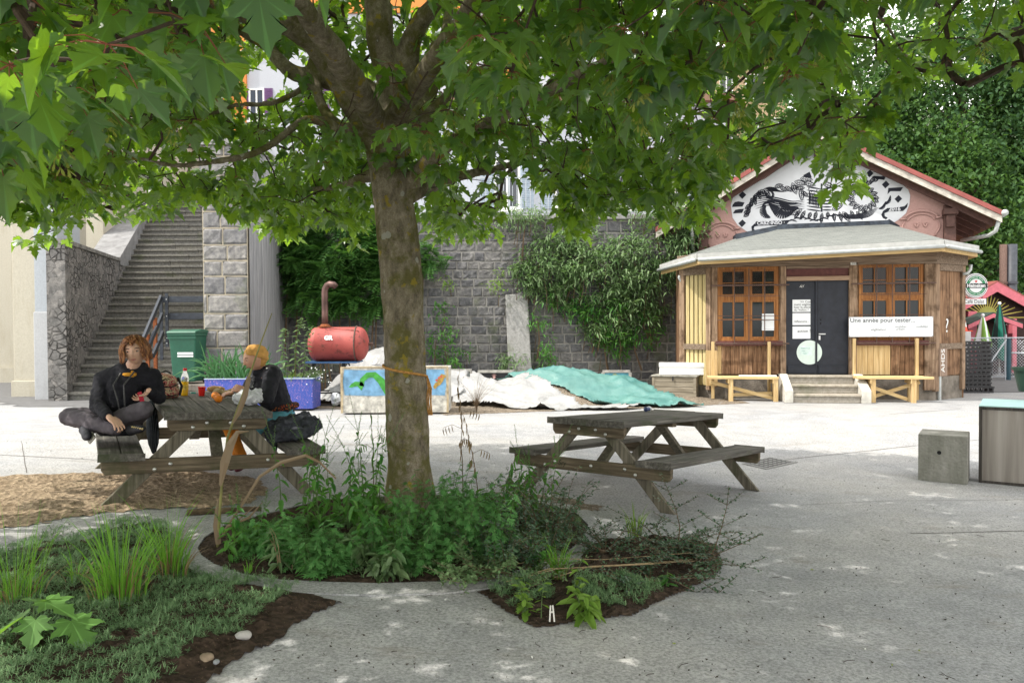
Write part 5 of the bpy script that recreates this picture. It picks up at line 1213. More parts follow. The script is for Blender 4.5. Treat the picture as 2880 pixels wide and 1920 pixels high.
m = MB(); prof = [(.001, -L/2)]+[(r*math.sin(pi/2*i/8), -L/2+.17*(1-math.cos(pi/2*i/8))) for i in range(1, 9)]; prof += [(r+.004, -L/2+.18), (r+.004, -L/2+.2), (r, -L/2+.21), (r, L/2-.24), (r+.006, L/2-.235), (r+.006, L/2-.2)] + [(r*math.sin(pi/2*i/8), L/2-.19*(1-math.cos(pi/2*i/8))) for i in range(8, 0, -1)]+[(.001, L/2)]
m.lathe(prof, (0, 0, cz), 32, RX); m.build('tank', RT, tk, smooth=True)
PIPE = plain('stovepipe', (.13, .075, .065), .45, .35, 4, .2, metal=.5); px0 = D(914, 900, ty).x-tk.location.x; zt_ = cz+r
m = MB(); zp_ = D(914, 815, ty).z; P = [(px0, 0, zt_-.03), (px0, 0, zt_+.3), (px0, 0, zp_-.06), (px0+.01, 0, zp_+.02), (px0+.05, 0, zp_+.09), (px0+.11, -.02, zp_+.115), (px0+.20, -.05, zp_+.10), (px0+.24, -.06, zp_+.06)]; m.tube(P, .066, 16); m.build('stovepipe', PIPE, tk, smooth=True)
m = MB(); m.lathe([(.07, 0), (.135, 0), (.135, .02), (.07, .02)], (px0, 0, zt_+.0), 20); m.lathe([(.075, .02), (.10, .02), (.09, .05), (.072, .06)], (px0, 0, zt_+.0), 20); m.build('flange', plain('orange_rust', (.25, .08, .03), .9, .3, 30), tk)
m = MB(); P = [(px0+.05, -.1, zt_+.01)]+[(px0+.1+(.62)*i/10, -r*math.sin(.35+.35*i/10)-.01, cz+r*math.cos(.35+.35*i/10)+.01-.015*math.sin(pi*i/10)) for i in range(11)]; P += [(L/2-.02, -.25, cz+.02)]
for p, q in zip(P, P[1:]):
    p, q = Vector(p), Vector(q); k = max(1, int((q-p).length/.028))
    for i in range(k): c_ = p.lerp(q, (i+.5)/k); ball(m, c_, (.013, .013, .009), n=6)
m.tube([(L/2-.24, -r*math.sin(t_)-.012, cz+r*math.cos(t_)+.0) if False else (L/2-.24, -(r+.015)*math.sin(t_), cz+(r+.015)*math.cos(t_)) for t_ in [pi*i/14 for i in range(15)]], .014, 6)
m.build('chain', RUST, tk)
m = MB(); m.tube([(L/2-.03, 0, cz), (L/2+.09, 0, cz)], .03, 8); m.box(L/2+.02, L/2+.11, -.04, .04, cz-.045, cz-.025); m.tube([(-L/2+.02, 0, cz), (-L/2-.05, 0, cz)], .02, 8); m.build('valve', RUST, tk)
bp = (D(856, 1012, ty-.3).x-tk.location.x, D(1004, 1012, ty-.3).x-tk.location.x); BLUE = plain('blue_steel', (.035, .09, .20), .5, .2, 8)
m = MB(); m.box(bp[0], bp[1], -.36, .36, cz-r-.035, cz-r-.004); m.build('tray', BLUE, tk)
text('GR', .12, Matrix.Translation((px0+.06, -r*.96, cz+.13)) @ Matrix.Rotation(-.32, 4, 'X') @ UPR, CHALK, 'painted_letters', tk, bold=.008)
DKM = plain('dark_iron', (.03, .028, .028), .6, .3, 20)
m = MB()
for x in (-.52, .1): m.tube([(x, 0, cz-r-.02), (x, 0, .45)], .035, 8)
m.build('pedestal', DKM, tk); m = MB()
zf = .03
for s in (-1, 1):
    for q in (((-.62, s*.3, zf), (.55, s*.3, zf)), ((-.62, s*.3, .28), (.4, s*.3, .28)), ((.14, s*.28, cz-r-.05), (.47, s*.3, zf)), ((.62, s*.3, .38), (.44, s*.3, zf)), ((-.62, s*.3, zf), (-.55, s*.28, cz-r-.05))): m.beam(q[0], q[1], .03, .03)
for x in (-.62, .5): m.beam((x, -.3, zf), (x, .3, zf), .03, .03, (0, 0, 1))
m.build('frame', DKM, tk)
tb2 = thing('plastic_bag', G(770+ (0), 1160)+Vector((0, 0, 0)), 'small crumpled pale plastic bag hanging on the smoker frame', 'bag'); tb2.location = D(944, 1122, 16.0)
m = MB(); ball(m, (0, 0, 0), (.10, .06, .14), n=16); BAGP = NT('thin_plastic', .35, .4); BAGP.color((.62, .64, .66)); BAGP.bump(BAGP.noise(14, 4), .8, .03); BAGP = BAGP.m; remesh(m.build('bag', BAGP, tb2), .012, 1, .05, .06)

# ================================================================ PLANTERS
def splatter_blue():
    t = NT('blue_splatter_paint', .7, .2); v = t.voro(17, t.mapv((1, 1, 1.1))); n = t.noise(9, 4, t.mapv((3, 3, .9)), .6); col = t.mix(t.math('LESS_THAN', v.outputs['Distance'], .2), (.055, .09, .36), (.38, .24, .46))
    ln = t.ramp(t.noise(13, 5, t.mapv((1.5, 1.5, .45)), .55, 1.5), [(.485, (0, 0, 0)), (.5, (.8, .8, .8)), (.515, (0, 0, 0))]); col = t.mix(ln, col, (.42, .2, .34)); e = t.ramp(t.noise(5, 6, rough=.8), [(.62, (0, 0, 0)), (.7, (.4, .4, .4))]); t.color(t.mix(e, col, (.16, .22, .45))); t.bump(n, .3, .008); return t.m
yb = 15.3; a, b = D(575, 1100, yb), D(880, 1100, yb); zt_ = D(730, 1066, yb).z
bpn = thing('blue_planter', ((a.x+b.x)/2, yb, 0), 'long royal blue planter splattered with pink drips, holding strap-leaved irises', 'planter'); hw_ = (b.x-a.x)/2
def openbox(name, hw, d, z0, z1, mat, par, th=.05, bev=.012, soil=True):
    m = MB()
    for q in ((-hw, hw, 0, th), (-hw, hw, d-th, d), (-hw, -hw+th, th, d-th), (hw-th, hw, th, d-th)): m.box(*q, z0, z1)
    m.box(-hw+th, hw-th, th, d-th, z0, z0+.05); o = m.build(name, mat, par, bevel=bev)
    if soil: m = MB(); m.grid(lambda u, v: (-hw+th+(2*hw-2*th)*u, th+(d-2*th)*v, z1-.06+.03*seg_noise(u*9, v*4, 1)), 20, 6); m.build('soil', SOIL, par)
    return o
openbox('box', hw_, .62, .04, zt_, splatter_blue(), bpn); m = MB(); m.box(-hw_+.1, hw_-.1, .05, .55, -.0, .04); m.build('feet', DKM, bpn)
m = MB(); m.box(-hw_-.005, hw_+.005, -.01, .05, zt_, zt_+.015); m.box(hw_-.05, hw_+.005, .05, .62, zt_, zt_+.015); m.build('rim', plain('pale_blue_rim', (.42, .50, .60)), bpn)
ym = 14.6; a, b = D(960, 1100, ym), D(1260, 1100, ym); zt_ = D(1100, 1034, ym).z; hm = (b.x-a.x)/2
mp = thing('painted_planter', ((a.x+b.x)/2, ym, 0), 'white wooden planter painted with a green tail on a sky-blue band behind the maple trunk', 'planter')
openbox('box', hm, .8, .03, zt_, plain('peeling_white_paint', (.52, .50, .45), .8, .35, 9, .4), mp, .04, .008, True)
m = MB(); W2 = 2*hm; H2 = zt_-.03
fp = lambda fx, fz, y=-.004: Vector((-hm+fx*W2, y, .03+fz*H2))
m.prism([fp(.03, .40), fp(.30, .375), fp(.62, .41), fp(.97, .38), fp(.985, .62), fp(.965, .955), fp(.5, .965), fp(.25, .95), fp(.03, .965), fp(.015, .7)], (0, .003, 0)); pt_ = m.build('blue_band', plain('faded_sky_paint', (.17, .34, .52), .8, .3, 5), mp)
m = MB(); y = -.008; GRN = plain('green_fish_paint', (.06, .30, .05), .7, .25, 12)
c = [(.19, .60), (.20, .74), (.25, .84), (.31, .85), (.37, .72), (.42, .56), (.47, .40)]; wd = [.020, .024, .028, .030, .034, .042, .05]
up, dn = [], []
for i, (x, z) in enumerate(c):
    x2, z2 = c[min(i+1, 6)]; x1, z1 = c[max(i-1, 0)]; d = math.hypot((x2-x1)*W2, (z2-z1)*H2); nx, nz = -(z2-z1)*H2/d, (x2-x1)*W2/d; up.append((x+nx*wd[i]*1.0, z+nz*wd[i]*2.2)); dn.append((x-nx*wd[i]*1.0, z-nz*wd[i]*2.2))
for i in range(6): m.face([fp(*dn[i], y), fp(*dn[i+1], y), fp(*up[i+1], y), fp(*up[i], y)])
m.face([fp(.07, .575, y), fp(.10, .57, y), fp(.15, .60, y), fp(.19, .50, y), fp(.215, .62, y), fp(.20, .69, y), fp(.13, .70, y), fp(.095, .65, y)])
m.build('green_tail', GRN, mp)
m = MB(); m.face([fp(*p, y) for p in ((.86, .57), (.88, .66), (.90, .68), (.91, .78), (.94, .86), (.97, .84), (.985, .80), (.965, .76), (.955, .70), (.93, .62), (.90, .58), (.88, .52))]); m.build('ochre_figure', plain('ochre_paint', (.38, .24, .06), .7, .3, 20), mp)
m = MB()
for x, z in ((.895, .72), (.915, .77), (.94, .80)): m.prism([fp(x+.012*math.cos(k*pi/4), z+.026*math.sin(k*pi/4), -.010) for k in range(8)], (0, .001, 0))
m.build('red_flowers', plain('red_flower_paint', (.50, .10, .07)), mp)
m = MB()
for x0, x1, z0, z1 in ((-.0, 1, 1.0, 1.03),): m.box(-hm-.01, hm+.01, -.012, .04, zt_, zt_+.02)
m.box(-hm-.012, -hm+.03, -.014, .0, .03, zt_); m.box(hm-.025, hm+.012, -.014, .0, .03, zt_); m.build('edging', plain('raw_edge_wood', (.42, .34, .22), .8, .3, 9), mp)

# ================================================================ TARPS AND HEAPS
def heap_h(x, y):
    "heap of earth behind the painted planter and to the right"
    h = 0
    for cx, cy, rx, ry, a in ((-3.0, 17.4, 1.0, 1.0, 1.0), (1.4, 17.6, 1.8, 1.1, .50), (.2, 16.8, 1.5, 1.1, .30), (2.9, 17.0, 1.2, .9, .12), (-1.5, 17.2, 1.2, 1.0, .5)):
        q = ((x-cx)/rx)**2+((y-cy)/ry)**2; h += a*max(0, 1-q*.55)**2 if q < 1.8 else 0
    return h+.03*seg_noise(x, y, 0, 3)
HP = [(-5, 15.9), (-2.2, 15.35), (0, 15.3), (1.5, 15.4), (3.4, 15.7), (4.9, 16.3), (4.6, 18.6), (1, 19.2), (-3, 19.2), (-5, 18.6)]
sheet('earth_heap', [(x, y) for x, y in HP], GRAVELLY, .07, .004, lambda x, y, d: max(0, heap_h(x, y))+.02*seg_noise(x, y, 4, 11), .3, kind='stuff')
def tarp(name, outline, mat, label, lift, seed, wr=.05, step=.05):
    P = np.array(outline); n = len(P)
    def ins(x, y):
        c_ = False
        for i in range(n):
            x1, y1 = P[i]; x2, y2 = P[(i+1) % n]
            if (y1 > y) != (y2 > y) and x < (x2-x1)*(y-y1)/(y2-y1)+x1: c_ = not c_
        return c_
    x0, y0 = P.min(0); x1, y1 = P.max(0); m = MB(); idx = {}
    def vert(i, j):
        if (i, j) not in idx:
            x, y = x0+i*step, y0+j*step; t = noise.turbulence(Vector((x*.9+seed, y*1.6, seed)), 4, False); rg = 1-abs(seg_noise(x*.8+.5*y, y*.9, seed, 1.6)*2.2); rg2 = 1-abs(seg_noise(x-.4*y, y*2, seed+5, 3.2)*2)
            idx[i, j] = len(m.v); m.v.append((x+.03*seg_noise(x, y, seed, 5), y+.05*seg_noise(y, x, seed, 4), gz(x, y)+max(0, heap_h(x, y))+lift+wr*max(0, rg)**2*1.6+wr*.6*max(0, rg2)**2+wr*.5*t))
        return idx[i, j]
    for j in range(int((y1-y0)/step)+1):
        for i in range(int((x1-x0)/step)+1):
            if ins(x0+(i+.5)*step+.06*seg_noise(i*.1, j*.1, seed), y0+(j+.5)*step): m.f.append([vert(i, j), vert(i+1, j), vert(i+1, j+1), vert(i, j+1)]); m.mi.append(0)
    return tag(m.build(name, mat, smooth=True, solid=.006), label, 'tarp')
t = NT('turquoise_tarp', .38, .4); t.color(t.ramp(t.noise(2.5, 5), [(.3, (.05, .16, .15)), (.7, (.12, .25, .22))])); t.bump(t.noise(9, 6), .5, .03); TQ = t.m
t = NT('white_plastic_sheet', .3, .45); t.color(t.ramp(t.noise(2, 5), [(.3, (.27, .27, .265)), (.7, (.37, .37, .36))])); t.bump(t.noise(6, 6, dist=1), .7, .04); WP = t.m
def g2(u, v): p = G(u, v); return (p.x, p.y)
tarp('turquoise_tarp', [(-.35, 17.6), (.1, 16.9), (1.0, 16.55), (1.55, 16.2), (1.9, 15.7), (3.0, 15.35), (3.4, 15.5), (3.75, 15.65), (3.5, 16.1), (3.1, 16.7), (2.6, 17.5), (1.6, 18.3), (.4, 18.5)], TQ, 'large turquoise tarpaulin draped over the heap of earth below the wall', .03, 3, .06)
tarp('white_sheet', [(-1.15, 16.4), (-1.2, 15.9), (-.6, 15.65), (.0, 15.25), (.9, 15.05), (2.1, 15.0), (2.5, 15.3), (1.9, 15.55), (1.3, 15.75), (1.0, 16.3), (.5, 16.9), (-.2, 17.3), (-.8, 17.1)], WP, 'crumpled white plastic sheeting spread in front of the turquoise tarpaulin', .02, 9, .065)
tarp('white_sheet', [(-4.3, 17.9), (-4.3, 16.5), (-3.4, 15.9), (-1.7, 15.8), (-1.0, 16.3), (-.9, 17.3), (-2.0, 18.2)], WP, 'translucent white sheeting peaked over the mound behind the painted planter', .03, 14, .07)

# ================================================================ BOXES BESIDE THE KIOSK
def slat_box(M, w_, d_, h_, label, mat):
    t_ = thing('storage_box', None, label, 'box', M=M); m = MB(); n = 4; hh = (h_-.05)/n
    for i in range(n):
        z = .02+i*hh; m.box(-w_/2, w_/2, 0, .025, z+.004, z+hh-.004); m.box(-w_/2, w_/2, d_-.025, d_, z+.004, z+hh-.004); m.box(-w_/2, -w_/2+.025, .025, d_-.025, z+.004, z+hh-.004); m.box(w_/2-.025, w_/2, .025, d_-.025, z+.004, z+hh-.004)
    m.build('slats', mat, t_, bevel=.004); m = MB()
    for x in (-w_/2-.01, w_/2-.05):
        for y in (-.012, d_-.05): m = MB(); m.box(x, x+.06, y, y+.06, 0, h_-.03); m.build('corner_post', mat, t_, bevel=.004)
    m = MB(); m.box(-w_/2-.03, w_/2+.03, -.03, d_+.03, h_-.03, h_); m.build('lid', plain('grey_lid', (.30, .29, .25), .8, .3, 9), t_, bevel=.005)
    m = MB(); m.box(-.03, .0, -.04, -.03, h_-.12, h_-.02); m.build('hasp', DKM, t_); return t_
GREYWD = wood('greyed_box_wood', (.24, .21, .16), (.36, .32, .25), (.46, .41, .33), 'X')
pA, pB, pC = G(1830, 1098), G(1963, 1120), G(1838, 1120)
yaw = -.40; w_, d_ = 1.02, .72; pf = G(1957, 1121); Mx = Matrix.Translation((pf.x, pf.y, 0)) @ Matrix.Rotation(-.42, 4, 'Z') @ Matrix.Translation((-.48, 0, 0))
slat_box(Mx, .96, .82, .50, 'weathered slatted wooden storage box at the left end of the kiosk', GREYWD)
qb = tag(thing('polystyrene_box', None, 'long white polystyrene block lying on the wooden storage box', 'box', M=Mx @ Matrix.Translation((.12, .12, .505)) @ Matrix.Rotation(.22, 4, 'Z')), None)
m = MB(); m.box(-.46, .56, 0, .36, 0, .255); m.build('block', plain('polystyrene', (.78, .78, .77), .8, .05, 30, .3), qb, bevel=.012); m = MB(); m.box(-.47, .57, -.01, .37, .17, .262); m.build('lid', plain('polystyrene', (.78,)*3), qb, bevel=.01)
for u, v, lb in ((1990, 1113, 'loose grey board lying on the ground under the left pine bench'), (2140, 1113, 'second loose board lying at the foot of the kiosk wall near the door steps')):
    p = G(u, v); m = MB(); m.box(-.26, .26, -.12, .1, 0, .05); o = m.build('loose_board', GREYWD, bevel=.005); o.location = p; o.rotation_euler = (0, 0, -.15); tag(o, lb, 'board')
# crates, cabinet, cone, signs to the right of the kiosk
CR = plain('black_crate_plastic', (.012, .012, .014), .45, .2, 20, .1, spec=.5)
yc = 18.6; c0 = D(2741, 1090, yc)
def crate(i, x, y, z, h, rz, w_=.60, d_=.40):
    t_ = thing('plastic_crate', (x, y, z), 'black plastic crate in the tall stack beside the right kiosk corner', 'crate', rz, 'black crates stacked beside the kiosk'); m = MB(); b_ = .022
    for q in ((-w_/2, w_/2, -d_/2, -d_/2+b_), (-w_/2, w_/2, d_/2-b_, d_/2), (-w_/2, -w_/2+b_, -d_/2+b_, d_/2-b_), (w_/2-b_, w_/2, -d_/2+b_, d_/2-b_)):
        m.box(*q, 0, h*.28); m.box(*q, h*.72, h-.006)
        L = max(q[1]-q[0], q[3]-q[2]); n = 7
        for k in range(n):
            if q[1]-q[0] > q[3]-q[2]: a_ = q[0]+(L-.03)*k/(n-1); m.box(a_, a_+.03, q[2], q[3], h*.28, h*.72)
            else: a_ = q[2]+(L-.03)*k/(n-1); m.box(q[0], q[1], a_, a_+.03, h*.28, h*.72)
    m.box(-w_/2+.02, w_/2-.02, -d_/2+.02, d_/2-.02, 0, .012); m.build('basket', CR, t_); m = MB()
    m.box(-w_/2-.012, w_/2+.012, -d_/2-.012, d_/2+.012, h-.03, h-.008) if False else None
    for q in ((-w_/2-.014, w_/2+.014, -d_/2-.014, -d_/2), (-w_/2-.014, w_/2+.014, d_/2, d_/2+.014), (-w_/2-.014, -w_/2, -d_/2, d_/2), (w_/2, w_/2+.014, -d_/2, d_/2)): m.box(*q, h-.04, h-.008)
    m.build('rim', CR, t_); return t_
rc = random.Random(6); z = 0; proto = crate(0, c0.x, yc, 0, .155, -.12, .66); proto['label'] = 'bottom black plastic crate, widest of the tall stack beside the kiosk'; z = .155; p2 = crate(1, c0.x-.03, yc, z, .095, -.1); p2['label'] = 'black plastic crate, number two from the bottom of the tall stack beside the kiosk'; z += .095
while z < 1.12:
    nc_ = globals().get('nc_', 2)+1; dup(p2, label='black plastic crate, number %s from the bottom of the tall stack beside the kiosk' % ['','','','three','four','five','six','seven','eight','nine','ten','eleven','twelve','thirteen'][nc_], loc=(c0.x-.03+rc.uniform(-.015, .015), yc+rc.uniform(-.02, .02), z), rz=-.1+rc.uniform(-.04, .04)); z += .095
zc_ = D(2716, 969, 20).z
cab = thing('grey_cabinet', (D(2706, 950, 20.4).x, 20.4, 0), 'pale grey metal cabinet half hidden behind the kiosk corner under the traffic cone', 'cabinet'); m = MB(); q0, q1 = D(2690, 930, 20.4), D(2731, 930, 20.4); m.box(-.35, q1.x-cab.location.x, 0, .45, 0, D(2720, 932, 20.4).z); m.build('body', plain('light_grey_metal', (.45, .45, .44), .5, .08), cab, bevel=.01); m = MB(); m.box(-.3, q1.x-cab.location.x-.04, -.012, 0, .1, D(2720, 940, 20.4).z); m.build('door', plain('light_grey_metal', (.45,)*3), cab, bevel=.004)
cn = thing('traffic_cone', (D(2706, 925, 20.6).x, 20.62, D(2720, 932, 20.4).z), 'orange and white striped traffic cone standing on the pale cabinet', 'traffic cone')
m = MB(); zs_ = [0, .1, .1, .22, .22, .33, .33, .44, .44, .52]; ORC, WHC = plain('cone_orange', (.65, .07, .03), .5, .05), plain('cone_white', (.7, .7, .68), .5, .05)
for i in range(5):
    m = MB(); za, zb_ = zs_[2*i], zs_[2*i+1]; rad_ = lambda z: .135-.19*z; m.lathe([(rad_(za), za+.02), (rad_(zb_), zb_+.02)], n=20); m.build('cone_band', (ORC, WHC)[i % 2], cn, smooth=False)
m = MB(); m.box(-.19, .19, -.19, .19, 0, .025); m.build('base', ORC, cn, bevel=.01)
# round beer sign and name plate on a bracket at the kiosk corner
ys_ = 19.2; c = D(2741, 803.7, ys_); rr = .285
sg = thing('round_sign', c, 'round green and white beer sign with red star mounted at the kiosk corner', 'sign')
SGN = plain('sign_green', (.02, .20, .08), .35, .05); SGW = plain('sign_white', (.70, .72, .72), .35, .03); SGB = plain('sign_black', (.012, .014, .014), .35, .05); SGR = plain('sign_red', (.55, .03, .03), .4, .05)
def disc(m, r0, r1, y, a0=0, a1=2*pi, n=48):
    for i in range(n):
        t0, t1 = a0+(a1-a0)*i/n, a0+(a1-a0)*(i+1)/n; f_ = lambda r_, t_: (r_*math.cos(t_), y, r_*math.sin(t_)); m.face([f_(r0, t0), f_(r1, t0), f_(r1, t1), f_(r0, t1)])
m = MB(); m.lathe([(rr, -.06), (rr+.012, -.04), (rr+.012, .04), (rr, .06)], n=48, M=Matrix.Rotation(pi/2, 4, 'X')); m.build('casing', SGW, sg)
m = MB(); disc(m, .165, .235, -.0625); m.build('green_ring', SGN, sg); m = MB(); disc(m, .255, .268, -.0625); m.build('outer_ring', SGB, sg)
m = MB(); m.box(-.275, .275, -.066, -.0635, -.055, .055); m.build('black_band', SGB, sg)
text('Heineken', .115, Matrix.Translation((0, -.068, 0)) @ UPR, SGW, 'lettering', sg, 'CENTER', bold=.004)
m = MB(); P = [(.042*(1 if k % 2 == 0 else .42)*math.sin(pi*k/5), -.064, .105+.042*(1 if k % 2 == 0 else .42)*math.cos(pi*k/5)) for k in range(10)]
for k in range(10): m.face([(0, -.064, .105), P[k], P[(k+1) % 10]])
m.build('red_star', SGR, sg)
def arc_text(s, rad, a_mid, up, sz, mat, par):
    n = len(s); st = .155
    for i, ch in enumerate(s):
        if ch == ' ': continue
        a_ = a_mid+(-1 if up else 1)*(i-(n-1)/2)*st*.95; x, z = rad*math.cos(a_), rad*math.sin(a_); rot = (a_-pi/2) if up else (a_+pi/2)
        text(ch, sz, Matrix.Translation((x, -.065, z)) @ Matrix.Rotation(-rot, 4, 'Y') @ UPR, mat, 'letter', par, 'CENTER')
arc_text('HEINEKEN BEER', .20, pi/2, True, .045, SGW, sg); arc_text('PREMIUM QUALITY', .20, -pi/2, False, .042, SGW, sg)
m = MB(); m.box(-.6, -.27, -.02, .02, -.02, .02); m.build('bracket', DKM, sg)
q = D(2706, 841, ys_), D(2771, 855, ys_); np_ = thing('name_plate', ((q[0].x+q[1].x)/2, ys_, (q[0].z+q[1].z)/2), 'small white café name plate with black letters under the round sign', 'sign')
hx = (q[1].x-q[0].x)/2+.015; hz = (q[0].z-q[1].z)/2+.005; m = MB(); m.box(-hx, hx, -.02, .02, -hz, hz); m.build('plate', SGW, np_, bevel=.004); text('Café Dalat', .128, Matrix.Translation((.0, -.022, 0)) @ UPR, SGB, 'lettering', np_, 'CENTER', width=.88)
m = MB(); m.tube([(-.2, 0, hz), (-.2, 0, hz+.06)], .01, 6); m.tube([(.2, 0, hz), (.2, 0, hz+.06)], .01, 6); m.build('hanger', DKM, np_)

# ================================================================ CAFE HUT
yh = 26.0; H = lambda u, v, y=yh: D(u, v, y)
hut = thing('cafe_hut', (H(2787, 900).x, yh, 0), 'dark boarded hut with pink-red gable trim and painted yellow rising sun', 'hut'); hx0 = hut.location.x
pkz = H(2787, 797).z; DBW = wood('dark_hut_boards', (.03, .018, .015), (.07, .04, .035), (.10, .06, .05), 'X'); PNK = plain('pink_trim', (.50, .13, .16), .6, .12)
sl_ = (pkz-H(2880, 848).z)/(H(2880, 848).x-hx0); ww = 3.4
m = MB(); m.prism([(-ww, .0, 0), (ww, 0, 0), (ww, 0, pkz-.1-sl_*ww), (0, 0, pkz-.1), (-ww, 0, pkz-.1-sl_*ww)], (0, 4, 0)); m.build('wall', DBW, hut)
for s in (-1, 1):
    m = MB(); A = [(0, -.35, pkz), (s*ww*1.1, -.35, pkz-sl_*ww*1.1), (s*ww*1.1, -.30, pkz-sl_*ww*1.1), (0, -.30, pkz)]; m.hexa([Vector(p)-Vector((0, 0, .28)) for p in A]+[Vector(p)+Vector((0, 0, .02)) for p in A]); m.build('gable_trim', PNK, hut)
    m = MB(); A = [(0, -.35, pkz+.02), (s*ww*1.12, -.35, pkz-sl_*ww*1.12+.02), (s*ww*1.12, 4.2, pkz-sl_*ww*1.12+.02), (0, 4.2, pkz+.02)]; m.hexa([Vector(p) for p in A]+[Vector(p)+Vector((0, 0, .05)) for p in A]); m.build('roof', plain('red_roof_sheet', (.26, .075, .065)), hut)
sc = H(2777, 893); YEL = plain('sun_yellow', (.50, .42, .10), .7, .1); sx, sz_ = sc.x-hx0, sc.z; m = MB(); rs_ = .32; P = [(sx+rs_*math.cos(pi*i/20), -.012, sz_+rs_*1.15*math.sin(pi*i/20)) for i in range(21)]
m.prism(P, (0, .008, 0)); m.build('painted_sun', plain('sun_dull_yellow', (.38, .36, .09), .7, .1), hut); m = MB()
for i in range(19):
    a_ = pi*(i+.0)/18; d_ = Vector((math.cos(a_), 0, math.sin(a_))); p0 = Vector((sx, -.012, sz_))+d_*rs_*1.08
    L = 1.0 if abs(math.cos(a_)) < .6 else 1.7; lim = min(L, 3.3); q_ = p0+d_*lim
    while q_.z > pkz-.35-sl_*abs(q_.x) and lim > .2: lim -= .05; q_ = p0+d_*lim
    m.beam(p0, q_, .006, .032, Vector((0, 1, 0)).cross(d_))
m.build('sun_rays', YEL, hut)
pp = H(2795, 881, yh-1.2); pl, pr_ = H(2724, 913, yh-1.2), H(2877, 911, yh-1.2)
for s, e in ((-1, pl), (1, pr_)):
    m = MB(); P0 = Vector((pp.x-hx0, -1.2, pp.z)); P1 = Vector((e.x-hx0, -1.2, e.z)); m.hexa([P0-Vector((0, 0, .13)), P1-Vector((0, 0, .13)), P1+Vector((0, .05, -.13)), P0+Vector((0, .05, -.13)), P0, P1, P1+Vector((0, .05, 0)), P0+Vector((0, .05, 0))]); m.build('porch_trim', PNK, hut)
    m = MB(); m.hexa([P0, P1, P1+Vector((0, 1.2, 0)), P0+Vector((0, 1.2, 0)), P0+Vector((0, 0, .04)), P1+Vector((0, 0, .04)), P1+Vector((0, 1.2, .04)), P0+Vector((0, 1.2, .04))]); m.build('porch_roof', plain('felt_dark_green', (.03, .05, .04)), hut)
for u0, u1, z1 in ((2722, 2745, 2.0), (2845, 2857, 1.75)):
    a_, b_ = H(u0, 950, yh-.3), H(u1, 950, yh-.3); m = MB(); m.box(a_.x-hx0, b_.x-hx0, -.35, -.05, 0, z1); m.build('pink_post', PNK, hut)
a_ = H(2746, 909, yh-.05), H(2757, 920, yh-.05); m = MB(); m.box(a_[0].x-hx0, a_[1].x-hx0, -.06, -.02, a_[1].z, a_[0].z); hn = m.build('house_number', plain('number_navy', (.02, .03, .08)), hut); text('5', .13, Matrix.Translation(((a_[0].x+a_[1].x)/2-hx0, -.065, (a_[0].z+a_[1].z)/2)) @ UPR, SGW, 'numeral', hn, 'CENTER')
a_ = H(2829, 907, yh-.05), H(2841, 913, yh-.05); m = MB(); m.box(a_[0].x-hx0, a_[1].x-hx0, -.06, -.02, a_[1].z, a_[0].z); m.build('small_plate', SGW, hut)
for u, w_, zt_, lb, mt in ((2822, .24, 5.2, 'rust-brown flue pipe rising behind the café hut roof', RUST), (2845, .36, 5.4, 'thick dark grey flue pipe right of the brown one behind the café hut', plain('dark_zinc', (.05, .055, .065), .5, .2, 8))):
    t_ = thing('flue_pipe', (D(u, 700, 28.3).x, 28.3, 0), lb, 'pipe'); m = MB(); m.tube([(0, 0, 0), (0, 0, 4.4)], w_/2, 14); m.build('pipe', mt, t_, smooth=True); m = MB(); m.tube([(0, 0, 3.0), (0, 0, 3.08)], w_/2+.03, 14); m.build('collar', mt, t_)
# folded parasols
def parasol(u, v0, v1, y, label, m1, m2, w_, letters=None, stand=True):
    tp, bt = D(u, v0, y), D(u, v1, y); t_ = thing('folded_parasol', (tp.x, y, 0), label, 'parasol', group=None); m = MB(); m.tube([(0, 0, 0), (0, 0, tp.z+.04)], .022, 8); m.build('pole', plain('pole_wood', (.3, .28, .25)), t_); n = 32
    def shape(sel, nm, mt):
        m = MB(); H_ = tp.z-bt.z; K = 12
        for i in range(n):
            g_ = (i//4) % 2
            if g_ != sel: continue
            for k in range(K):
                def P(ii, kk): f_ = kk/K; a_ = 2*pi*ii/n; r_ = (.02+w_*(f_**.75))*(1+.28*math.cos(8*a_/2+f_*1.2)*f_)*(1-.22*max(0, f_-.85)*4); return (r_*math.cos(a_), r_*math.sin(a_), tp.z-H_*f_-.04*math.cos(4*a_)*f_)
                m.face([P(i, k), P(i, k+1), P(i+1, k+1), P(i+1, k)])
        return m.build(nm, mt, t_, smooth=True)
    shape(0, 'canopy', m1); shape(1, 'canopy_stripe', m2)
    m = MB(); ball(m, (0, 0, tp.z+.02), .05, n=10); m.build('finial', SGW, t_)
    if stand: m = MB(); m.lathe([(.25, 0), (.25, .07), (.05, .1), (.04, .3)], n=20); m.build('base', plain('grey_base', (.25, .25, .25)), t_)
    if letters: text(letters, .13, Matrix.Translation((-.22, -w_-.03, bt.z+.1)) @ UPR, SGB, 'lettering', t_)
    return t_
WCL = plain('white_canvas', (.62, .64, .66), .8, .06); GCL = plain('lime_canvas', (.16, .30, .05), .8, .1); DG = plain('black_green_canvas', (.01, .022, .02), .8, .1); TG = plain('teal_canvas', (.01, .13, .09), .8, .1)
parasol(2764, 888, 974, 23.2, 'folded white parasol with green stripe in front of the café hut', WCL, GCL, .20, 'ken')
parasol(2811, 855, 1010, 23.8, 'tall folded dark green and black parasol before the café hut', DG, TG, .24)
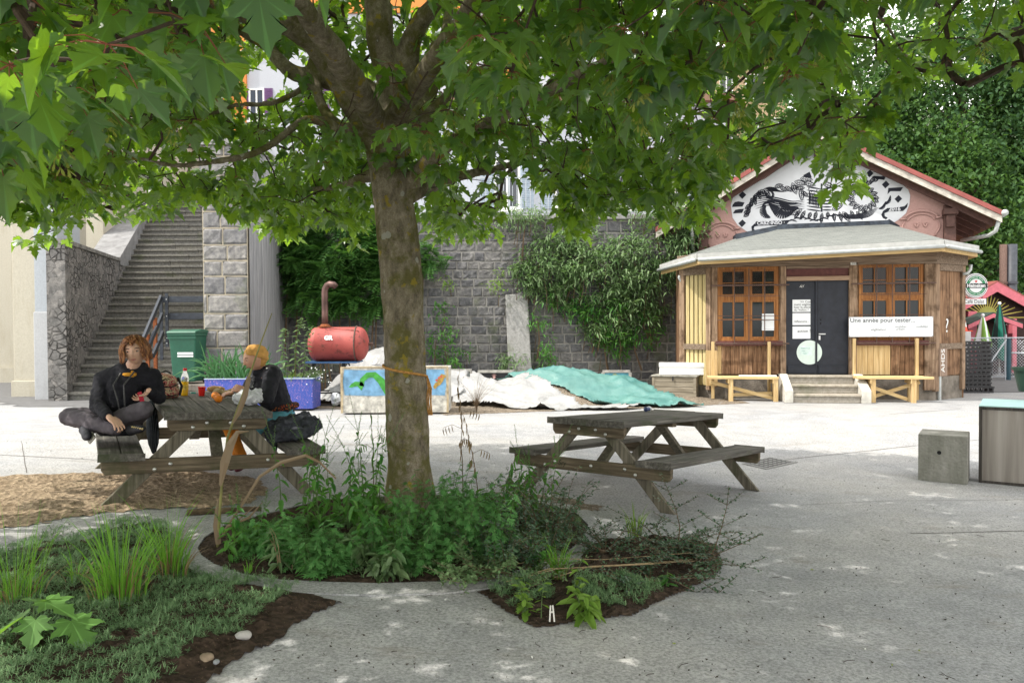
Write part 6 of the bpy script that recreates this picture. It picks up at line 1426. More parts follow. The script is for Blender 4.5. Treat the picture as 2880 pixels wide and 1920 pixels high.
# fence in front of the cafe
yf = 22.5; fn = thing('chain_link_fence', (D(2780, 1000, yf).x, yf, 0), 'chain-link fence with pale rail and dark posts before the café terrace', 'fence'); x0, x1 = D(2700, 1000, yf).x-fn.location.x, D(2990, 1000, yf).x-fn.location.x; zr_ = D(2800, 950, yf).z
m = MB(); m.tube([(x0, 0, zr_), (x1, 0, zr_)], .016, 6); m.tube([(x0, 0, .1), (x1, 0, .1)], .01, 6); m.beam((D(2775, 1020, yf).x-fn.location.x, 0, .35), (D(2830, 960, yf).x-fn.location.x, 0, zr_-.05), .03, .03); m.build('rail', GALV, fn)
for u, r_, mt, zz in ((2830, .03, GALV, zr_+.1), (2837, .075, plain('dark_teal_post', (.02, .06, .08), .5), zr_-.02), (2960, .03, GALV, zr_+.05)): m = MB(); m.tube([(D(u, 1000, yf).x-fn.location.x, .03, 0), (D(u, 1000, yf).x-fn.location.x, .03, zz)], r_, 10); m.build('post', mt, fn)
m = MB(); k = 0; hgt = zr_-.1; x = x0-hgt
while x < x1:
    for s in (1, -1):
        a_, b_ = (x, x+hgt) if s > 0 else (x+hgt, x); A_, B_ = Vector((a_, 0, .1)), Vector((b_, 0, .1+hgt)); lo, hi = max(min(a_, b_), x0), min(max(a_, b_), x1)
        if hi-lo > .02: t0, t1 = (lo-a_)/(b_-a_), (hi-a_)/(b_-a_); m.tube([A_.lerp(B_, t0), A_.lerp(B_, t1)], .0035, 3, False)
    x += .085
m.build('wire_mesh', GALV, fn)
# terrace furniture behind the fence: low metal tables and chairs
for i, (u, y, lb) in enumerate(((2790, 24.2, 'small pale metal café table behind the fence near the dark parasol'), (2866, 24.0, 'pale metal café table behind the fence at the right edge'))):
    p = D(u, 1030, y); t_ = thing('cafe_table', (p.x, y, 0), lb, 'table', group=None); m = MB(); m.lathe([(.33, .70), (.34, .71), (.34, .725), (.33, .73)], n=20); m.build('tabletop', GALV, t_); m = MB(); m.tube([(0, 0, .02), (0, 0, .7)], .025, 8); m.build('stem', DKM, t_); m = MB()
    for k in range(3): a_ = k*2.09; m.tube([(0, 0, .12), (.25*math.cos(a_), .25*math.sin(a_), .01)], .018, 6)
    m.build('foot', DKM, t_)
# ================================================================ RIGHT FOREGROUND BLOCK AND BOX
A_, B_ = G(2582, 1349), G(2722, 1363); A_.z = B_.z = A_.z-.01; d = (B_-A_); L = d.length; an = math.atan2(d.y, d.x)
t = NT('cast_concrete', .9, .2); n = t.noise(3, 8, t.mapv((2, 2, .5)), .7); v = t.voro(30); col = t.ramp(n, [(.3, (.15, .15, .12)), (.7, (.30, .29, .26))]); col = t.mix(t.ramp(v.outputs['Distance'], [(.06, (.9, .9, .9)), (.12, (0, 0, 0))]), col, (.07, .065, .05)); t.color(col); t.bump(t.math('ADD', n, v.outputs['Distance']), .5, .012)
cbk = thing('concrete_block', None, 'grey concrete cube with a round hole, beside the big wooden box', 'block', M=Matrix.Translation(A_) @ Matrix.Rotation(an, 4, 'Z')); hb_ = (1349-1216)/FPX*A_.y
m = MB(); m.box(0, L, 0, .52, -.0, hb_+.0); m.build('cube', t.m, cbk, bevel=.012); m = MB(); m.lathe([(.0, 0), (.022, 0), (.022, .004), (.0, .004)], n=14, M=Matrix.Translation((L*.43, -.0045, hb_*.63)) @ Matrix.Rotation(-pi/2, 4, 'X')); m.build('hole', plain('hole_dark', (.005,)*3), cbk)
A_, B_ = G(2752, 1356), G(2885, 1369); A_.z = B_.z = A_.z-.01; d = B_-A_; an = math.atan2(d.y, d.x); hb_ = (1356-1139)/FPX*G(2752, 1356).y
wbx = thing('wooden_box', None, 'big grey plywood box with dark edges and pale turquoise top, cut by the right edge', 'box', M=Matrix.Translation(A_) @ Matrix.Rotation(an, 4, 'Z'))
GPLY = wood('grey_plywood', (.25, .225, .195), (.37, .335, .30), (.45, .415, .375), 'Z', .22, bump=.15); m = MB(); m.box(.03, 1.3, .012, 1.0, .03, hb_-.03); m.build('panels', GPLY, wbx); m = MB(); f_ = .034
for q in ((-.0, f_, 0, .04, 0, hb_), (f_, 1.33, 0, .04, 0, f_*1.1), (f_, 1.33, 0, .04, hb_-f_, hb_), (-.0, f_, .04, 1.02, 0, f_), (-.0, f_, .04, 1.02, hb_-f_, hb_), (0, f_, .98, 1.02, f_, hb_-f_), (1.3, 1.334, 0, .04, f_*1.1, hb_-f_)): m.box(*q)
m.build('edging', wood('dark_edge_wood', (.035, .03, .025), (.09, .08, .07), None, 'Z'), wbx, bevel=.004)
m = MB(); m.box(.0, 1.334, 0.0, 1.02, hb_+.001, hb_+.012); m.build('top', plain('pale_turquoise_top', (.40, .60, .58), .5, .08), wbx)
q = D(2886, 1110, A_.y+.75); pt2 = thing('plant_pot', (q.x, A_.y+.72, hb_-.126), 'dark green plastic pot standing on the turquoise box top at the right edge', 'pot'); m = MB(); m.lathe([(.10, 0), (.155, .26), (.17, .26), (.175, .30), (.16, .30), (.15, .27), (.0, .26)], n=28); m.build('pot', plain('dark_green_plastic', (.02, .045, .03), .45), pt2, smooth=False); m = MB(); m.lathe([(.0, .255), (.148, .265)], n=20); m.build('soil', SOIL, pt2)
# drain grate
q = [G(2085, 1304), G(2155, 1320), G(2245, 1300), G(2165, 1286)]; M_ = Matrix.Translation((q[0]+q[2])/2+Vector((0, 0, .003))); t_ = thing('drain_grate', (q[0]+q[2])/2, 'cast iron drain grate with slanted slots in the pale paving', 'drain grate')
ex = (q[2]-q[0])/2; ey = (q[3]-q[1])/2; c0_ = (q[0]+q[2])/2; e1 = (q[1]-q[0]); e2 = (q[3]-q[0]); o_ = q[0]-t_.location
m = MB(); m.prism([p-t_.location+Vector((0, 0, .003)) for p in q], (0, 0, .004)); m.build('plate', plain('cast_iron_grate', (.22, .22, .21), .7, .2, 20, metal=.3), t_); m = MB()
for i in range(5):
    for j in range(6):
        a_ = o_+e1*(.08+.18*i)+e2*(.06+.155*j); m.prism([a_+Vector((0, 0, .0085)), a_+e1*.03+e2*.0+Vector((0, 0, .0085)), a_+e1*.13+e2*.1+Vector((0, 0, .0085)), a_+e1*.10+e2*.12+Vector((0, 0, .0085))], (0, 0, .0015))
m.build('slots', plain('slot_dark', (.012,)*3), t_)
# wheelie bin, railing with planks by the stairs
yb_ = 17.1; a_, b_ = D(484, 950, yb_), D(569, 950, yb_); w_ = b_.x-a_.x; ztp = D(520, 927, yb_).z; BG = plain('bin_green', (.015, .095, .055), .45, .1, 12, .1, spec=.45)
pl_ = tag(thing('concrete_ledge', ((a_.x+b_.x)/2, 17.2, 0), 'low concrete ledge under the green wheelie bin by the stairs', 'ledge'), None); m = MB(); m.box(-.9, .75, -.45, .6, 0, .42); m.build('ledge', CONC, pl_, bevel=.02)
bn = thing('wheelie_bin', ((a_.x+b_.x)/2, yb_, .42), 'green wheelie bin with white sticker standing between railing and stone pier', 'bin'); hb_ = ztp-.42; c_ = w_/2*.93
m = MB(); B0 = [(-c_*.78, -.2), (c_*.78, -.2), (c_*.78, .3), (-c_*.78, .3)]; B1 = [(-c_*.95, -.27), (c_*.95, -.27), (c_*.95, .36), (-c_*.95, .36)]; m.hexa([(x, y, .05) for x, y in B0]+[(x, y, hb_-.12) for x, y in B1]); m.build('body', BG, bn, bevel=.025)
m = MB(); m.box(-c_, c_, -.31, .40, hb_-.13, hb_-.07); m.box(-c_*1.0, c_*1.0, -.29, -.27, hb_-.2, hb_-.13); m.build('rim', BG, bn, bevel=.012); m = MB(); m.prism([(-c_*1.03, -.34, hb_-.07), (c_*1.03, -.34, hb_-.07), (c_*.98, -.2, hb_+.0), (c_*.95, .3, hb_+.02), (-c_*.95, .3, hb_+.02), (-c_*.98, -.2, hb_+.0)] if False else [(-c_*1.03, -.34, hb_-.07), (-c_*1.03, -.3, hb_-.03), (-c_*1.03, .0, hb_+.01), (-c_*1.03, .38, hb_-.01), (-c_*1.03, .42, hb_-.07)], (c_*2.06, 0, 0)); m.build('lid', BG, bn, bevel=.015)
m = MB(); m.box(-c_*.35, c_*.75, -.262, -.25, hb_*.50, hb_*.50+.035); m.box(-c_*.35, c_*.75, -.262, -.25, hb_*.50+.05, hb_*.50+.10); m.build('sticker', SGW, bn)
for s in (-1, 1): m = MB(); m.lathe([(.1, -.02), (.1, .02)], n=18, M=Matrix.Translation((s*c_*.8, .33, .1)) @ Matrix.Rotation(pi/2, 4, 'Y')); m.build('wheel', DKM, bn)
yr = 18.4; rt_ = thing('stair_railing', (D(470, 950, yr).x, yr, 0), 'dark grey steel and plank railing with rusty posts at the foot of the stairs', 'railing'); rx = lambda u: D(u, 900, yr).x-rt_.location.x; rz_ = lambda v, y=yr: D(500, v, y).z
STL = plain('blue_grey_steel', (.04, .047, .06), .55, .25, 14); m = MB()
m.box(rx(453), rx(580), -.03, .03, rz_(850), rz_(833)); m.box(rx(465), rx(580), -.03, .03, rz_(898), rz_(880)); m.build('plank', STL, rt_, bevel=.004)
for u, v0, v1 in ((472, 824, 975), (456, 850, 1012)): m = MB(); m.box(rx(u)-.035, rx(u)+.035, -.06, -.032, rz_(v1), rz_(v0)); m.build('post', STL, rt_)
def rl(u, v, y): p = D(u, v, y); return p-rt_.location
for (a_, b_) in (((453, 835, 18.35), (398, 965, 16.9)), ((456, 885, 18.3), (418, 975, 17.1)), ((458, 935, 18.3), (430, 1000, 17.4))): m = MB(); m.beam(rl(*a_), rl(*b_), .05, .11); m.build('sloping_rail', STL, rt_)
for u, v0, y in ((436, 893, 17.8), (415, 940, 17.3)): p = rl(u, v0, y); m = MB(); m.box(p.x-.035, p.x+.035, p.y-.03, p.y+.03, 0, p.z); m.build('rusty_post', plain('orange_rust', (.25, .08, .03)), rt_)
m = MB(); [ball(m, (rx(u)-.0, -.065, rz_(v)), .014, n=6) for u in (472,) for v in (842, 889, 950, 965)]; m.build('bolts', SGW, rt_)
# stones, twigs and litter in the beds
PEB = plain('pale_pebble', (.42, .40, .37), .8, .2, 9, .4)
def pebble(u, v, s, lb, col=PEB, dz=.03):
    p = G(u, v, dz); m = MB(); ball(m, (0, 0, 0), (s, s*.75, s*.55), n=14); o = m.build('stone', col, smooth=True); remesh(o, .006 if s < .05 else .01, 1, s*.5, s*1.3); o.location = p; o.rotation_euler = (0, 0, u); tag(o, lb, 'stone')
pebble(682, 1786, .042, 'white oblong stone on the dark soil of the left bed'); pebble(579, 1850, .042, 'brown rounded stone at the soil edge of the left bed', plain('brown_stone', (.25, .19, .13), .9, .3, 9, .5)); pebble(608, 1860, .02, 'small grey pebble beside the brown rounded stone', plain('grey_stone', (.25, .26, .27), .9)); pebble(350, 1910, .05, 'dark clod of earth in the ground cover at the bottom', SOIL, .05)
p = G(1552, 1747, .02); m = MB(); m.beam((-.012, 0, 0), (-.006, .01, .085), .008, .012, (0, 1, 0)); m.beam((.014, 0, 0), (.006, .012, .085), .008, .012, (0, 1, 0)); m.beam((-.01, .01, .05), (.01, .01, .05), .008, .012, (0, 1, 0)); o = m.build('clothes_peg', plain('peg_white', (.6, .58, .52)), bevel=.001); o.location = p; tag(o, 'small pale wooden clothes peg stuck in the right bed soil', 'peg')
rl_ = random.Random(8); m = MB()
for k in range(700):
    u, v = rl_.uniform(-50, 2930), rl_.uniform(1240, 1915); p = G(u, v, .004)
    if in_pit(p.x, p.y) > -.15 or in_bedl(p.x, p.y) > -.05 or in_bedr(p.x, p.y) > -.05: continue
    a_ = rl_.uniform(0, 6.28); L = rl_.uniform(.004, .018); q_ = Vector((math.cos(a_)*L, math.sin(a_)*L, .003)); m.face([p-q_*.5+Vector((0, 0, .004)), p+Vector((q_.y, -q_.x, .0))*.35, p+q_*.5+Vector((0, 0, .005)), p+Vector((-q_.y, q_.x, .0))*.35])
tag(m.build('leaf_litter', plain('litter_brown', (.05, .04, .03), .9, .4, 40), solid=.002), None, None, kind='stuff')
m = MB()
for k in range(70):
    p = G(rl_.uniform(-50, 2930), rl_.uniform(1250, 1915), .006)
    if in_pit(p.x, p.y) > -.1 or in_bedl(p.x, p.y) > -.05 or in_bedr(p.x, p.y) > -.05: continue
    m.cur = rl_.choice((0, 0, 0, 1, 2)); a_ = rl_.uniform(0, 6.28); L = rl_.uniform(.02, .09) if m.cur == 0 else rl_.uniform(.008, .02); e_ = Vector((math.cos(a_)*L, math.sin(a_)*L, 0)); m.tube([p, p+e_*.5+Vector((e_.y, -e_.x, 0))*.15, p+e_], .0016 if m.cur == 0 else .004, 4)
tag(m.build('twig_litter', [plain('twig_dark', (.05, .035, .03)), plain('scrap_white', (.6, .6, .56)), plain('scrap_green', (.25, .30, .08))]), kind='stuff')
for u, v in ((1425, 1775), (1585, 1790), (2190, 1690)): pass
# two pieces of split timber edging by the left table
for u0, v0, u1, v1, lb in ((525, 1441, 600, 1437, 'short length of bark-covered timber lying near the left table legs'), (600, 1437, 735, 1432, 'longer mossy timber edging right behind the tree pit rim')):
    a_, b_ = G(u0, v0, .02), G(u1, v1, .02); m = MB(); P = [a_.lerp(b_, i/6)+Vector((0, 0, .008*seg_noise(i, 1, 1, .9))) for i in range(7)]; m.tube(P, [.025+.006*seg_noise(i, 3, 3, .8) for i in range(7)], 8); tag(m.build('timber_edging', plain('barky_timber', (.12, .085, .05), .95, .4, 20, .9, bdist=.01), smooth=True), lb, 'log')
# crushed can on the right table
c_ = onplane(M2, 1821, 1158, TH); t_ = thing('drink_can', None, 'crushed blue and white drink can lying on the empty table', 'can', M=Matrix.Translation(c_+Vector((0, 0, .034))) @ Matrix.Rotation(.9, 4, 'Z')); RY = Matrix.Rotation(pi/2, 4, 'Y')
def crush(p): return Vector((p[0], p[1]*(1+.25*math.sin(p[0]*60)), p[2]*(1-.35*math.exp(-((p[0]-.0)/.03)**2))))
for a0, a1, mt, nm in ((-.045, .012, plain('can_blue', (.05, .07, .17), .35, .1, 30), 'body'), (.012, .045, plain('can_white', (.6, .6, .62), .35, .1), 'white_end')):
    m = MB(); m.lathe([(.001, a0), (.028, a0), (.031, a0+.006), (.031, (a0+a1)/2), (.030, a1-.004), (.027, a1), (.001, a1)], n=18, M=RY); m.v = [tuple(crush(p)) for p in m.v]; m.build(nm, mt, t_, smooth=True)
# ================================================================ PEOPLE
def skinm(name, c):
    t = NT(name, .5, .35); n = t.noise(7, 4); t.color(t.ramp(n, [(.35, tuple(x*.82 for x in c)), (.65, c)])); t.b.inputs['Subsurface Weight'].default_value = .12; t.b.inputs['Subsurface Radius'].default_value = (.02, .008, .004); t.b.inputs['Subsurface Scale'].default_value = .4
    t.bump(t.noise(120, 3), .1, .002); return t.m
def cloth(name, c, fold=18, var=.25, rough=.9, b=.7):
    t = NT(name, rough, .2); n = t.noise(fold*.4, 4, t.mapv((1, 1, 2.4)), .5, .8); f = t.noise(220, 2); t.color(t.ramp(t.noise(fold, 3), [(.3, tuple(x*(1-var) for x in c)), (.7, tuple(x*(1+var) for x in c))])); t.bump(t.math('ADD', n, t.math('MULTIPLY', f, .08)), b, .02); return t.m
def frame(fwd, up):
    f = Vector(fwd).normalized(); u = Vector(up); u = (u-f*u.dot(f)).normalized(); r = f.cross(u); return Matrix((r, f, u)).transposed()   # columns: right, forward, up
def head_surface(m, c, Fm, s, age=0):
    "skull and face as one surface: x right, y forward, z up, s = head height"
    n1, n2 = 40, 30; b = len(m.v); g = lambda a, b_, w_: math.exp(-((a-b_)/w_)**2)
    for j in range(n2+1):
        ph = pi*j/n2; z = math.cos(ph)
        for i in range(n1):
            th = 2*pi*i/n1; x, y = math.sin(ph)*math.sin(th), math.sin(ph)*math.cos(th)
            X, Y, Z = x*.37*s, y*.46*s, z*.5*s
            if z < 0: k = 1-.26*(-z)**1.5*(1 if y > 0 else .6); X *= k
            if y < -.1 and z < -.1: Y *= 1-.42*(-z)
            fr = max(0, y)**1.5
            if y > 0:
                Y *= 1-.10*max(0, -z)
                Y += s*fr*(-.042*(g(abs(x), .40, .17)*g(z, .08, .12)) + .020*g(z, .24, .10)*g(x, 0, .5) + .10*g(x, 0, .11)*g(z, -.17, .13) + .055*g(x, 0, .09)*g(z, .02, .16) + .016*g(abs(x), .14, .09)*g(z, -.22, .08)
                   + .026*g(x, 0, .24)*g(z, -.47, .06) + .024*g(x, 0, .22)*g(z, -.58, .06) - .016*g(x, 0, .3)*g(z, -.525, .03) - .012*g(z, -.68, .07)*g(x, 0, .3) + .035*g(x, 0, .28)*g(z, -.86, .13) + .016*g(abs(x), .52, .2)*g(z, -.15, .2))
            p = Fm @ Vector((X, Y, Z)); m.v.append(tuple(c+p))
    for j in range(n2):
        for i in range(n1):
            i2 = (i+1) % n1; m.f.append([b+j*n1+i, b+(j+1)*n1+i, b+(j+1)*n1+i2, b+j*n1+i2]); m.mi.append(m.cur)
    for sd in (-1, 1):                          # ears
        q = c+Fm @ Vector((sd*.375*s, -.03*s, -.03*s)); ball(m, q, (.03*s, .07*s, .13*s), Fm, 10)
def face_parts(par, c, Fm, s, closed=.4, mouth=(.30, .09, .08), brow=(.10, .06, .04)):
    def P(x, y, z): return c+Fm @ Vector((x*s, y*s, z*s))
    for sd in (-1, 1):
        m = MB(); ball(m, P(sd*.152, .380, .04), (.064*s, .035*s, .034*s*(1-closed*.5)), Fm, 12); m.build('eye', plain('eye_white', (.45, .42, .40), .3), par, smooth=True)
        m = MB(); ball(m, P(sd*.152, .410, .035), (.031*s, .014*s, .031*s*(1-closed*.45)), Fm, 10); m.build('iris', plain('iris_dark', (.04, .035, .03), .2), par, smooth=True)
        m = MB(); m.tube([P(sd*.20, .372, .058-.02*closed), P(sd*.15, .405, .075-.03*closed), P(sd*.095, .395, .055-.02*closed)], .012*s, 6); m.build('eyelid', SKIN_L, par, smooth=True)
        m = MB(); m.tube([P(sd*.235, .355, .125), P(sd*.165, .41, .155), P(sd*.075, .43, .135)], [.008*s, .018*s, .013*s], 6); m.build('eyebrow', plain('brow_hair', brow), par, smooth=True)
    m = MB(); m.tube([P(-.10, .408, -.255), P(-.04, .442, -.24), P(0, .447, -.247), P(.04, .442, -.24), P(.10, .408, -.255)], [.004*s, .013*s, .012*s, .013*s, .004*s], 7)
    m.tube([P(-.09, .408, -.265), P(0, .448, -.285), P(.09, .408, -.265)], [.004*s, .017*s, .004*s], 7); m.build('lips', plain('lips', mouth, .45), par, smooth=True)
def hand(m, wrist, dirv, palm_n, curl=.5, s=1.0, spread=.12, thumb_side=1):
    "palm, four fingers bent by curl and a thumb from the side of the palm"
    d = Vector(dirv).normalized(); n = Vector(palm_n); n = (n-d*n.dot(d)).normalized(); sd = d.cross(n)*thumb_side; w = Vector(wrist)
    M3 = Matrix((sd, d, n)).transposed(); ball(m, w+d*.048*s, (.040*s, .052*s, .017*s), M3, 14); ball(m, w+d*.010*s, (.027*s, .030*s, .018*s), M3, 12)
    for k, L in enumerate((.070, .078, .074, .060)):
        off = (.030-.020*k)*s; b_ = w+d*(.088-.004*abs(k-1.3))*s+sd*off; a0 = curl*(.55+.12*k); p = b_; dr = (d+sd*spread*(1.2-k)*.5).normalized(); P = [b_-d*.02*s, b_]; r_ = [.0095*s, .0092*s]; an = 0
        for seg, f in ((0, .45), (1, .32), (2, .23)): an += a0*(1.0, 1.1, .7)[seg]; dd_ = dr*math.cos(an)+n*math.sin(an); p = p+dd_*L*f*s; P.append(p); r_.append((.0088, .0078, .0065)[seg]*s)
        m.tube(P, r_, 8)
        for q, r in zip(P[1:], r_[1:]): ball(m, q, r, n=8)
    b_ = w+d*.025*s+sd*.033*s; dr = (d*.75+sd*.65+n*.35*curl*2).normalized(); p1 = b_+dr*.034*s; p2 = p1+(dr+n*curl*.7+d*.2).normalized()*.030*s; m.tube([b_-sd*.01*s, b_, p1, p2], [.012*s, .0125*s, .0105*s, .0078*s], 8); ball(m, p2, .0078*s, n=8); ball(m, p1, .0105*s, n=8)
SKIN1 = skinm('skin_fair', (.62, .38, .27)); SKIN2 = skinm('skin_ruddy', (.60, .33, .22)); SKIN_L = SKIN1
BLACKC = cloth('black_hoodie_cloth', (.014, .014, .018)); GREYP = cloth('grey_purple_trousers', (.085, .075, .085), 10); 
# ---------------- woman on the left bench, sitting cross-legged
p1 = thing('person', M1 @ Vector((-.74, -.38, HB)), 'woman with wavy reddish-brown hair in a black hoodie sitting cross-legged on the left bench', 'person')
K1 = lambda n_, o, M=None: keep(o, p1)
d1 = lambda u, v, y: D(u, v, y)
pel, chest, neckb = d1(330, 1172, 7.0), d1(355, 1085, 6.96), d1(371, 1040, 6.93)
hc = d1(380, 985, 6.86); sH = .238; Fm = frame(Vector((.22, -1, -.16)), Vector((-.04, -.16, 1)))
shR, shL = d1(292, 1068, 6.97), d1(428, 1062, 7.0); elR = d1(272, 1138, 6.80); wrR = d1(306, 1172, 6.52); elL = d1(447, 1118, 7.08); wrL = d1(419, 1098, 6.88)
hpR, hpL = d1(304, 1180, 7.0), d1(356, 1182, 6.98); knR, knL = d1(196, 1172, 6.86), d1(405, 1152, 6.78); anR, anL = d1(330, 1206, 6.62), d1(245, 1205, 6.72)
m = MB(); head_surface(m, hc, Fm, sH); limb(m, [neckb-Vector((0, 0, .06)), neckb+Vector((0, 0, .03)), hc-Vector((0, -.03, .07))], [.075, .056, .052]); limb(m, [pel, chest, neckb-Vector((0, 0, .05))], [.10, .095, .07])
for a_, b_, c_ in ((shR, elR, wrR), (shL, elL, wrL)): limb(m, [neckb-Vector((0, 0, .08)), a_, b_, c_], [.06, .048, .036, .025])
for a_, b_, c_ in ((hpR, knR, anR), (hpL, knL, anL)): limb(m, [a_, b_, c_], [.08, .055, .038])
hand(m, wrR, Vector((.72, -.25, -.42)), Vector((-.3, .2, -1)), .38, 1.05, .2, 1); hand(m, wrL, Vector((-.62, -.1, -.62)), Vector((-.3, -.2, .3)), .75, 1.0, .1, -1)
body = keep(m.build('body', SKIN1), p1); remesh(body, .0055, 1)
SKIN_L = SKIN1
fp_ = thing('x', (0, 0, 0), None, None); bpy.data.objects.remove(fp_)
class _P: pass
def face_on(person, *a, **k):
    before = set(COL.objects); face_parts(None, *a, **k)
    for o in set(COL.objects)-before: keep(o, person)
face_on(p1, hc, Fm, sH, closed=.45, mouth=(.33, .12, .10))
# hoodie
m = MB(); limb(m, [pel+Vector((0, 0, .02)), (pel+chest)/2, chest, chest+(neckb-chest)*.6], [.148, .148, .156, .11]); limb(m, [shR, chest+Vector((0, .0, .10)), shL], [.085, .12, .085]); limb(m, [shR, elR, wrR+(elR-wrR)*.1], [.080, .064, .048]); limb(m, [shL, elL, wrL+(elL-wrL)*.12], [.080, .062, .046]); limb(m, [pel+Vector((-.09, 0, -.04)), pel+Vector((.10, -.01, -.04))], [.13, .13])
limb(m, [neckb+Vector((-.07, .02, .0)), neckb+Vector((-.05, .075, .015)), neckb+Vector((.06, .08, .015)), neckb+Vector((.085, .02, .0))], [.042, .05, .05, .042]); hd = keep(m.build('hoodie', BLACKC), p1); remesh(hd, .010, 2, .022, .05)
m = MB(); ball(m, neckb+Vector((.005, -.055, -.035)), (.052, .028, .042)); P2 = [neckb+Vector((.05*math.cos(a_), -.05+.03*math.sin(a_), -.035)) for a_ in [pi+pi*i/10 for i in range(11)]]; m.tube(P2, .018, 8); keep(m.build('shirt_collar', cloth('yellow_shirt', (.55, .26, .03)), smooth=True), p1)
m = MB()
for s in (-1, 1):
    P = [neckb+Vector((s*.055, -.07, -.01)), chest+Vector((s*.045+.02, -.178, .02)), chest+Vector((s*.03+.045, -.19, -.10)), chest+Vector((.055+s*.02, -.185, -.23))]; m.tube(P, .007, 6)
keep(m.build('bead_cords', plain('bead_grey', (.045, .045, .045), .4, .5, 90)), p1)
m = MB(); limb(m, [pel, (hpR+hpL)/2-Vector((0, 0, .01))], [.13, .13]); limb(m, [hpR, knR, anR+(knR-anR)*.04], [.104, .082, .060]); limb(m, [hpL, knL, anL+(knL-anL)*.08], [.102, .080, .058]); tz = keep(m.build('trousers', GREYP), p1); remesh(tz, .010, 2, .028, .07)
SHOE = plain('dark_shoe', (.018, .018, .024), .6, .2)
def shoe(a_, toe, up, par, mt, sole=None, s=1.0):
    a_, toe = Vector(a_), Vector(toe); d = (toe-a_).normalized(); m = MB(); Fm_ = frame(d, up); ball(m, a_+d*.03*s, (.040*s, .07*s, .042*s), Fm_); ball(m, a_+d*.13*s, (.045*s, .09*s, .034*s), Fm_); limb(m, [a_, a_+d*.16*s], [.042*s, .034*s]); o = keep(m.build('shoe', mt), par); remesh(o, .007, 1)
    if sole: m = MB(); u_ = Fm_ @ Vector((0, 0, 1)); m.beam(a_-d*.03*s-u_*.04*s, a_+d*.21*s-u_*.04*s, .075*s, .02*s, u_); so_ = m.build('sole', sole, bevel=.008); so_.parent = o
    return o
shoe(d1(236, 1208, 6.72), d1(252, 1240, 6.50), (-.6, -.2, .5), p1, SHOE, plain('sole_grey', (.33, .31, .27))); o_ = shoe(d1(368, 1208, 6.66), d1(420, 1204, 6.48), (0, -.3, 1), p1, SHOE)
m = MB(); P0 = d1(372, 1200, 6.57); [ball(m, P0+Vector((.022*i, -.012*i, -.002*i)), .0085, n=8) for i in range(6)]; keep(m.build('shoe_beads', plain('bead_gold', (.5, .38, .18), .4)), p1)
m = MB(); dv = (wrR-elR).normalized()
for k in range(5): c_ = wrR-dv*(.012+.013*k); M3 = frame(dv, (0, 0, 1)).to_4x4() @ Matrix.Rotation(pi/2, 4, 'X'); m.lathe([(.031+.001*k, -.004), (.035+.001*k, 0), (.031+.001*k, .004)], c_, 16, M3)
keep(m.build('bracelets', plain('bracelet', (.34, .28, .34), .5, .6, 60)), p1)
m = MB(); c_ = wrL+Vector((-.045, -.055, -.05)); m.box(-.018, .018, -.010, .010, -.05, .045); ph = m.build('phone', plain('dark_red_case', (.40, .02, .04), .4), bevel=.004); ph.location = c_; ph.rotation_euler = (.2, -.25, .4); tag(ph, 'small dark red phone held in the left hand of the woman in black', 'phone')
m = MB(); P = [d1(285, 1075, 6.81)+Vector(v_) for v_ in ((-.045, 0, .02), (-.02, -.012, .05), (.004, -.0, .02), (-.01, -.005, -.03), (-.05, 0, -.06))]
# hair: locks flowing from the crown to the shoulders
def hair(person, c, Fm, s, mat, n, seed, fringe=True, length=.9, name='hair', vol=1.0):
    r_ = random.Random(seed); m = MB(); cap = MB()
    for j in range(n):
        th = r_.uniform(.62, 2*pi-.62) if r_.random() < .80 else r_.uniform(-.75, .75); frn = (th < .62 or th > 2*pi-.62)
        st = r_.uniform(.05, .75); x0, y0, z0 = .38*math.sin(th)*math.sin(st), .45*math.cos(th)*math.sin(st), .5*math.cos(st)
        L = length*r_.uniform(.75, 1.08)*(.34 if frn else 1.0); P = [];
        K = 9
        for k in range(K):
            f = k/(K-1); ph = st+(1.75-st)*min(1, f*L*1.35/ .95); rr = 1.05*vol+ .16*f+.05*math.sin(f*9+j); drop = max(0, f*L*1.35-.95)*.62; wav = .06*math.sin(f*12+j*1.7)*f
            if frn: th2 = th+ (1 if th < pi else -1)*.5*f
            else: th2 = th+.10*math.sin(f*5+j)
            X = (.385*math.sin(th2)*math.sin(ph)*rr + wav*math.cos(th2)); Y = (.455*math.cos(th2)*math.sin(ph)*rr-wav*math.sin(th2)); Z = .5*math.cos(ph)*rr-drop
            if not frn: X *= 1+.12*f; 
            P.append(c+Fm @ Vector((X*s, Y*s, Z*s)))
        w_ = r_.uniform(.012, .024)*s*1.6; m.tube(P, [w_*.8]+[w_]*(K-3)+[w_*.7, w_*.15], 5, True, .55)
    nu = 24
    for _ in (0,):
        b_ = len(cap.v); J = 10
        for j in range(J+1):
            ph = 1.62*j/J
            for i in range(nu):
                th = 2*pi*i/nu; fr = max(0, math.cos(th))**2; ph2 = ph*(1-.50*fr); cap.v.append(tuple(c+Fm @ Vector((.40*math.sin(th)*math.sin(ph2)*s, .475*math.cos(th)*math.sin(ph2)*s, .522*math.cos(ph2)*s))))
        for j in range(J):
            for i in range(nu): i2 = (i+1) % nu; cap.f.append([b_+j*nu+i, b_+(j+1)*nu+i, b_+(j+1)*nu+i2, b_+j*nu+i2]); cap.mi.append(0)
    m.v += [tuple(v_) for v_ in cap.v]; o_ = len(m.v)-len(cap.v); m.f += [[q+o_ for q in f_] for f_ in cap.f]; m.mi += cap.mi
    return keep(m.build(name, mat, smooth=True), person)
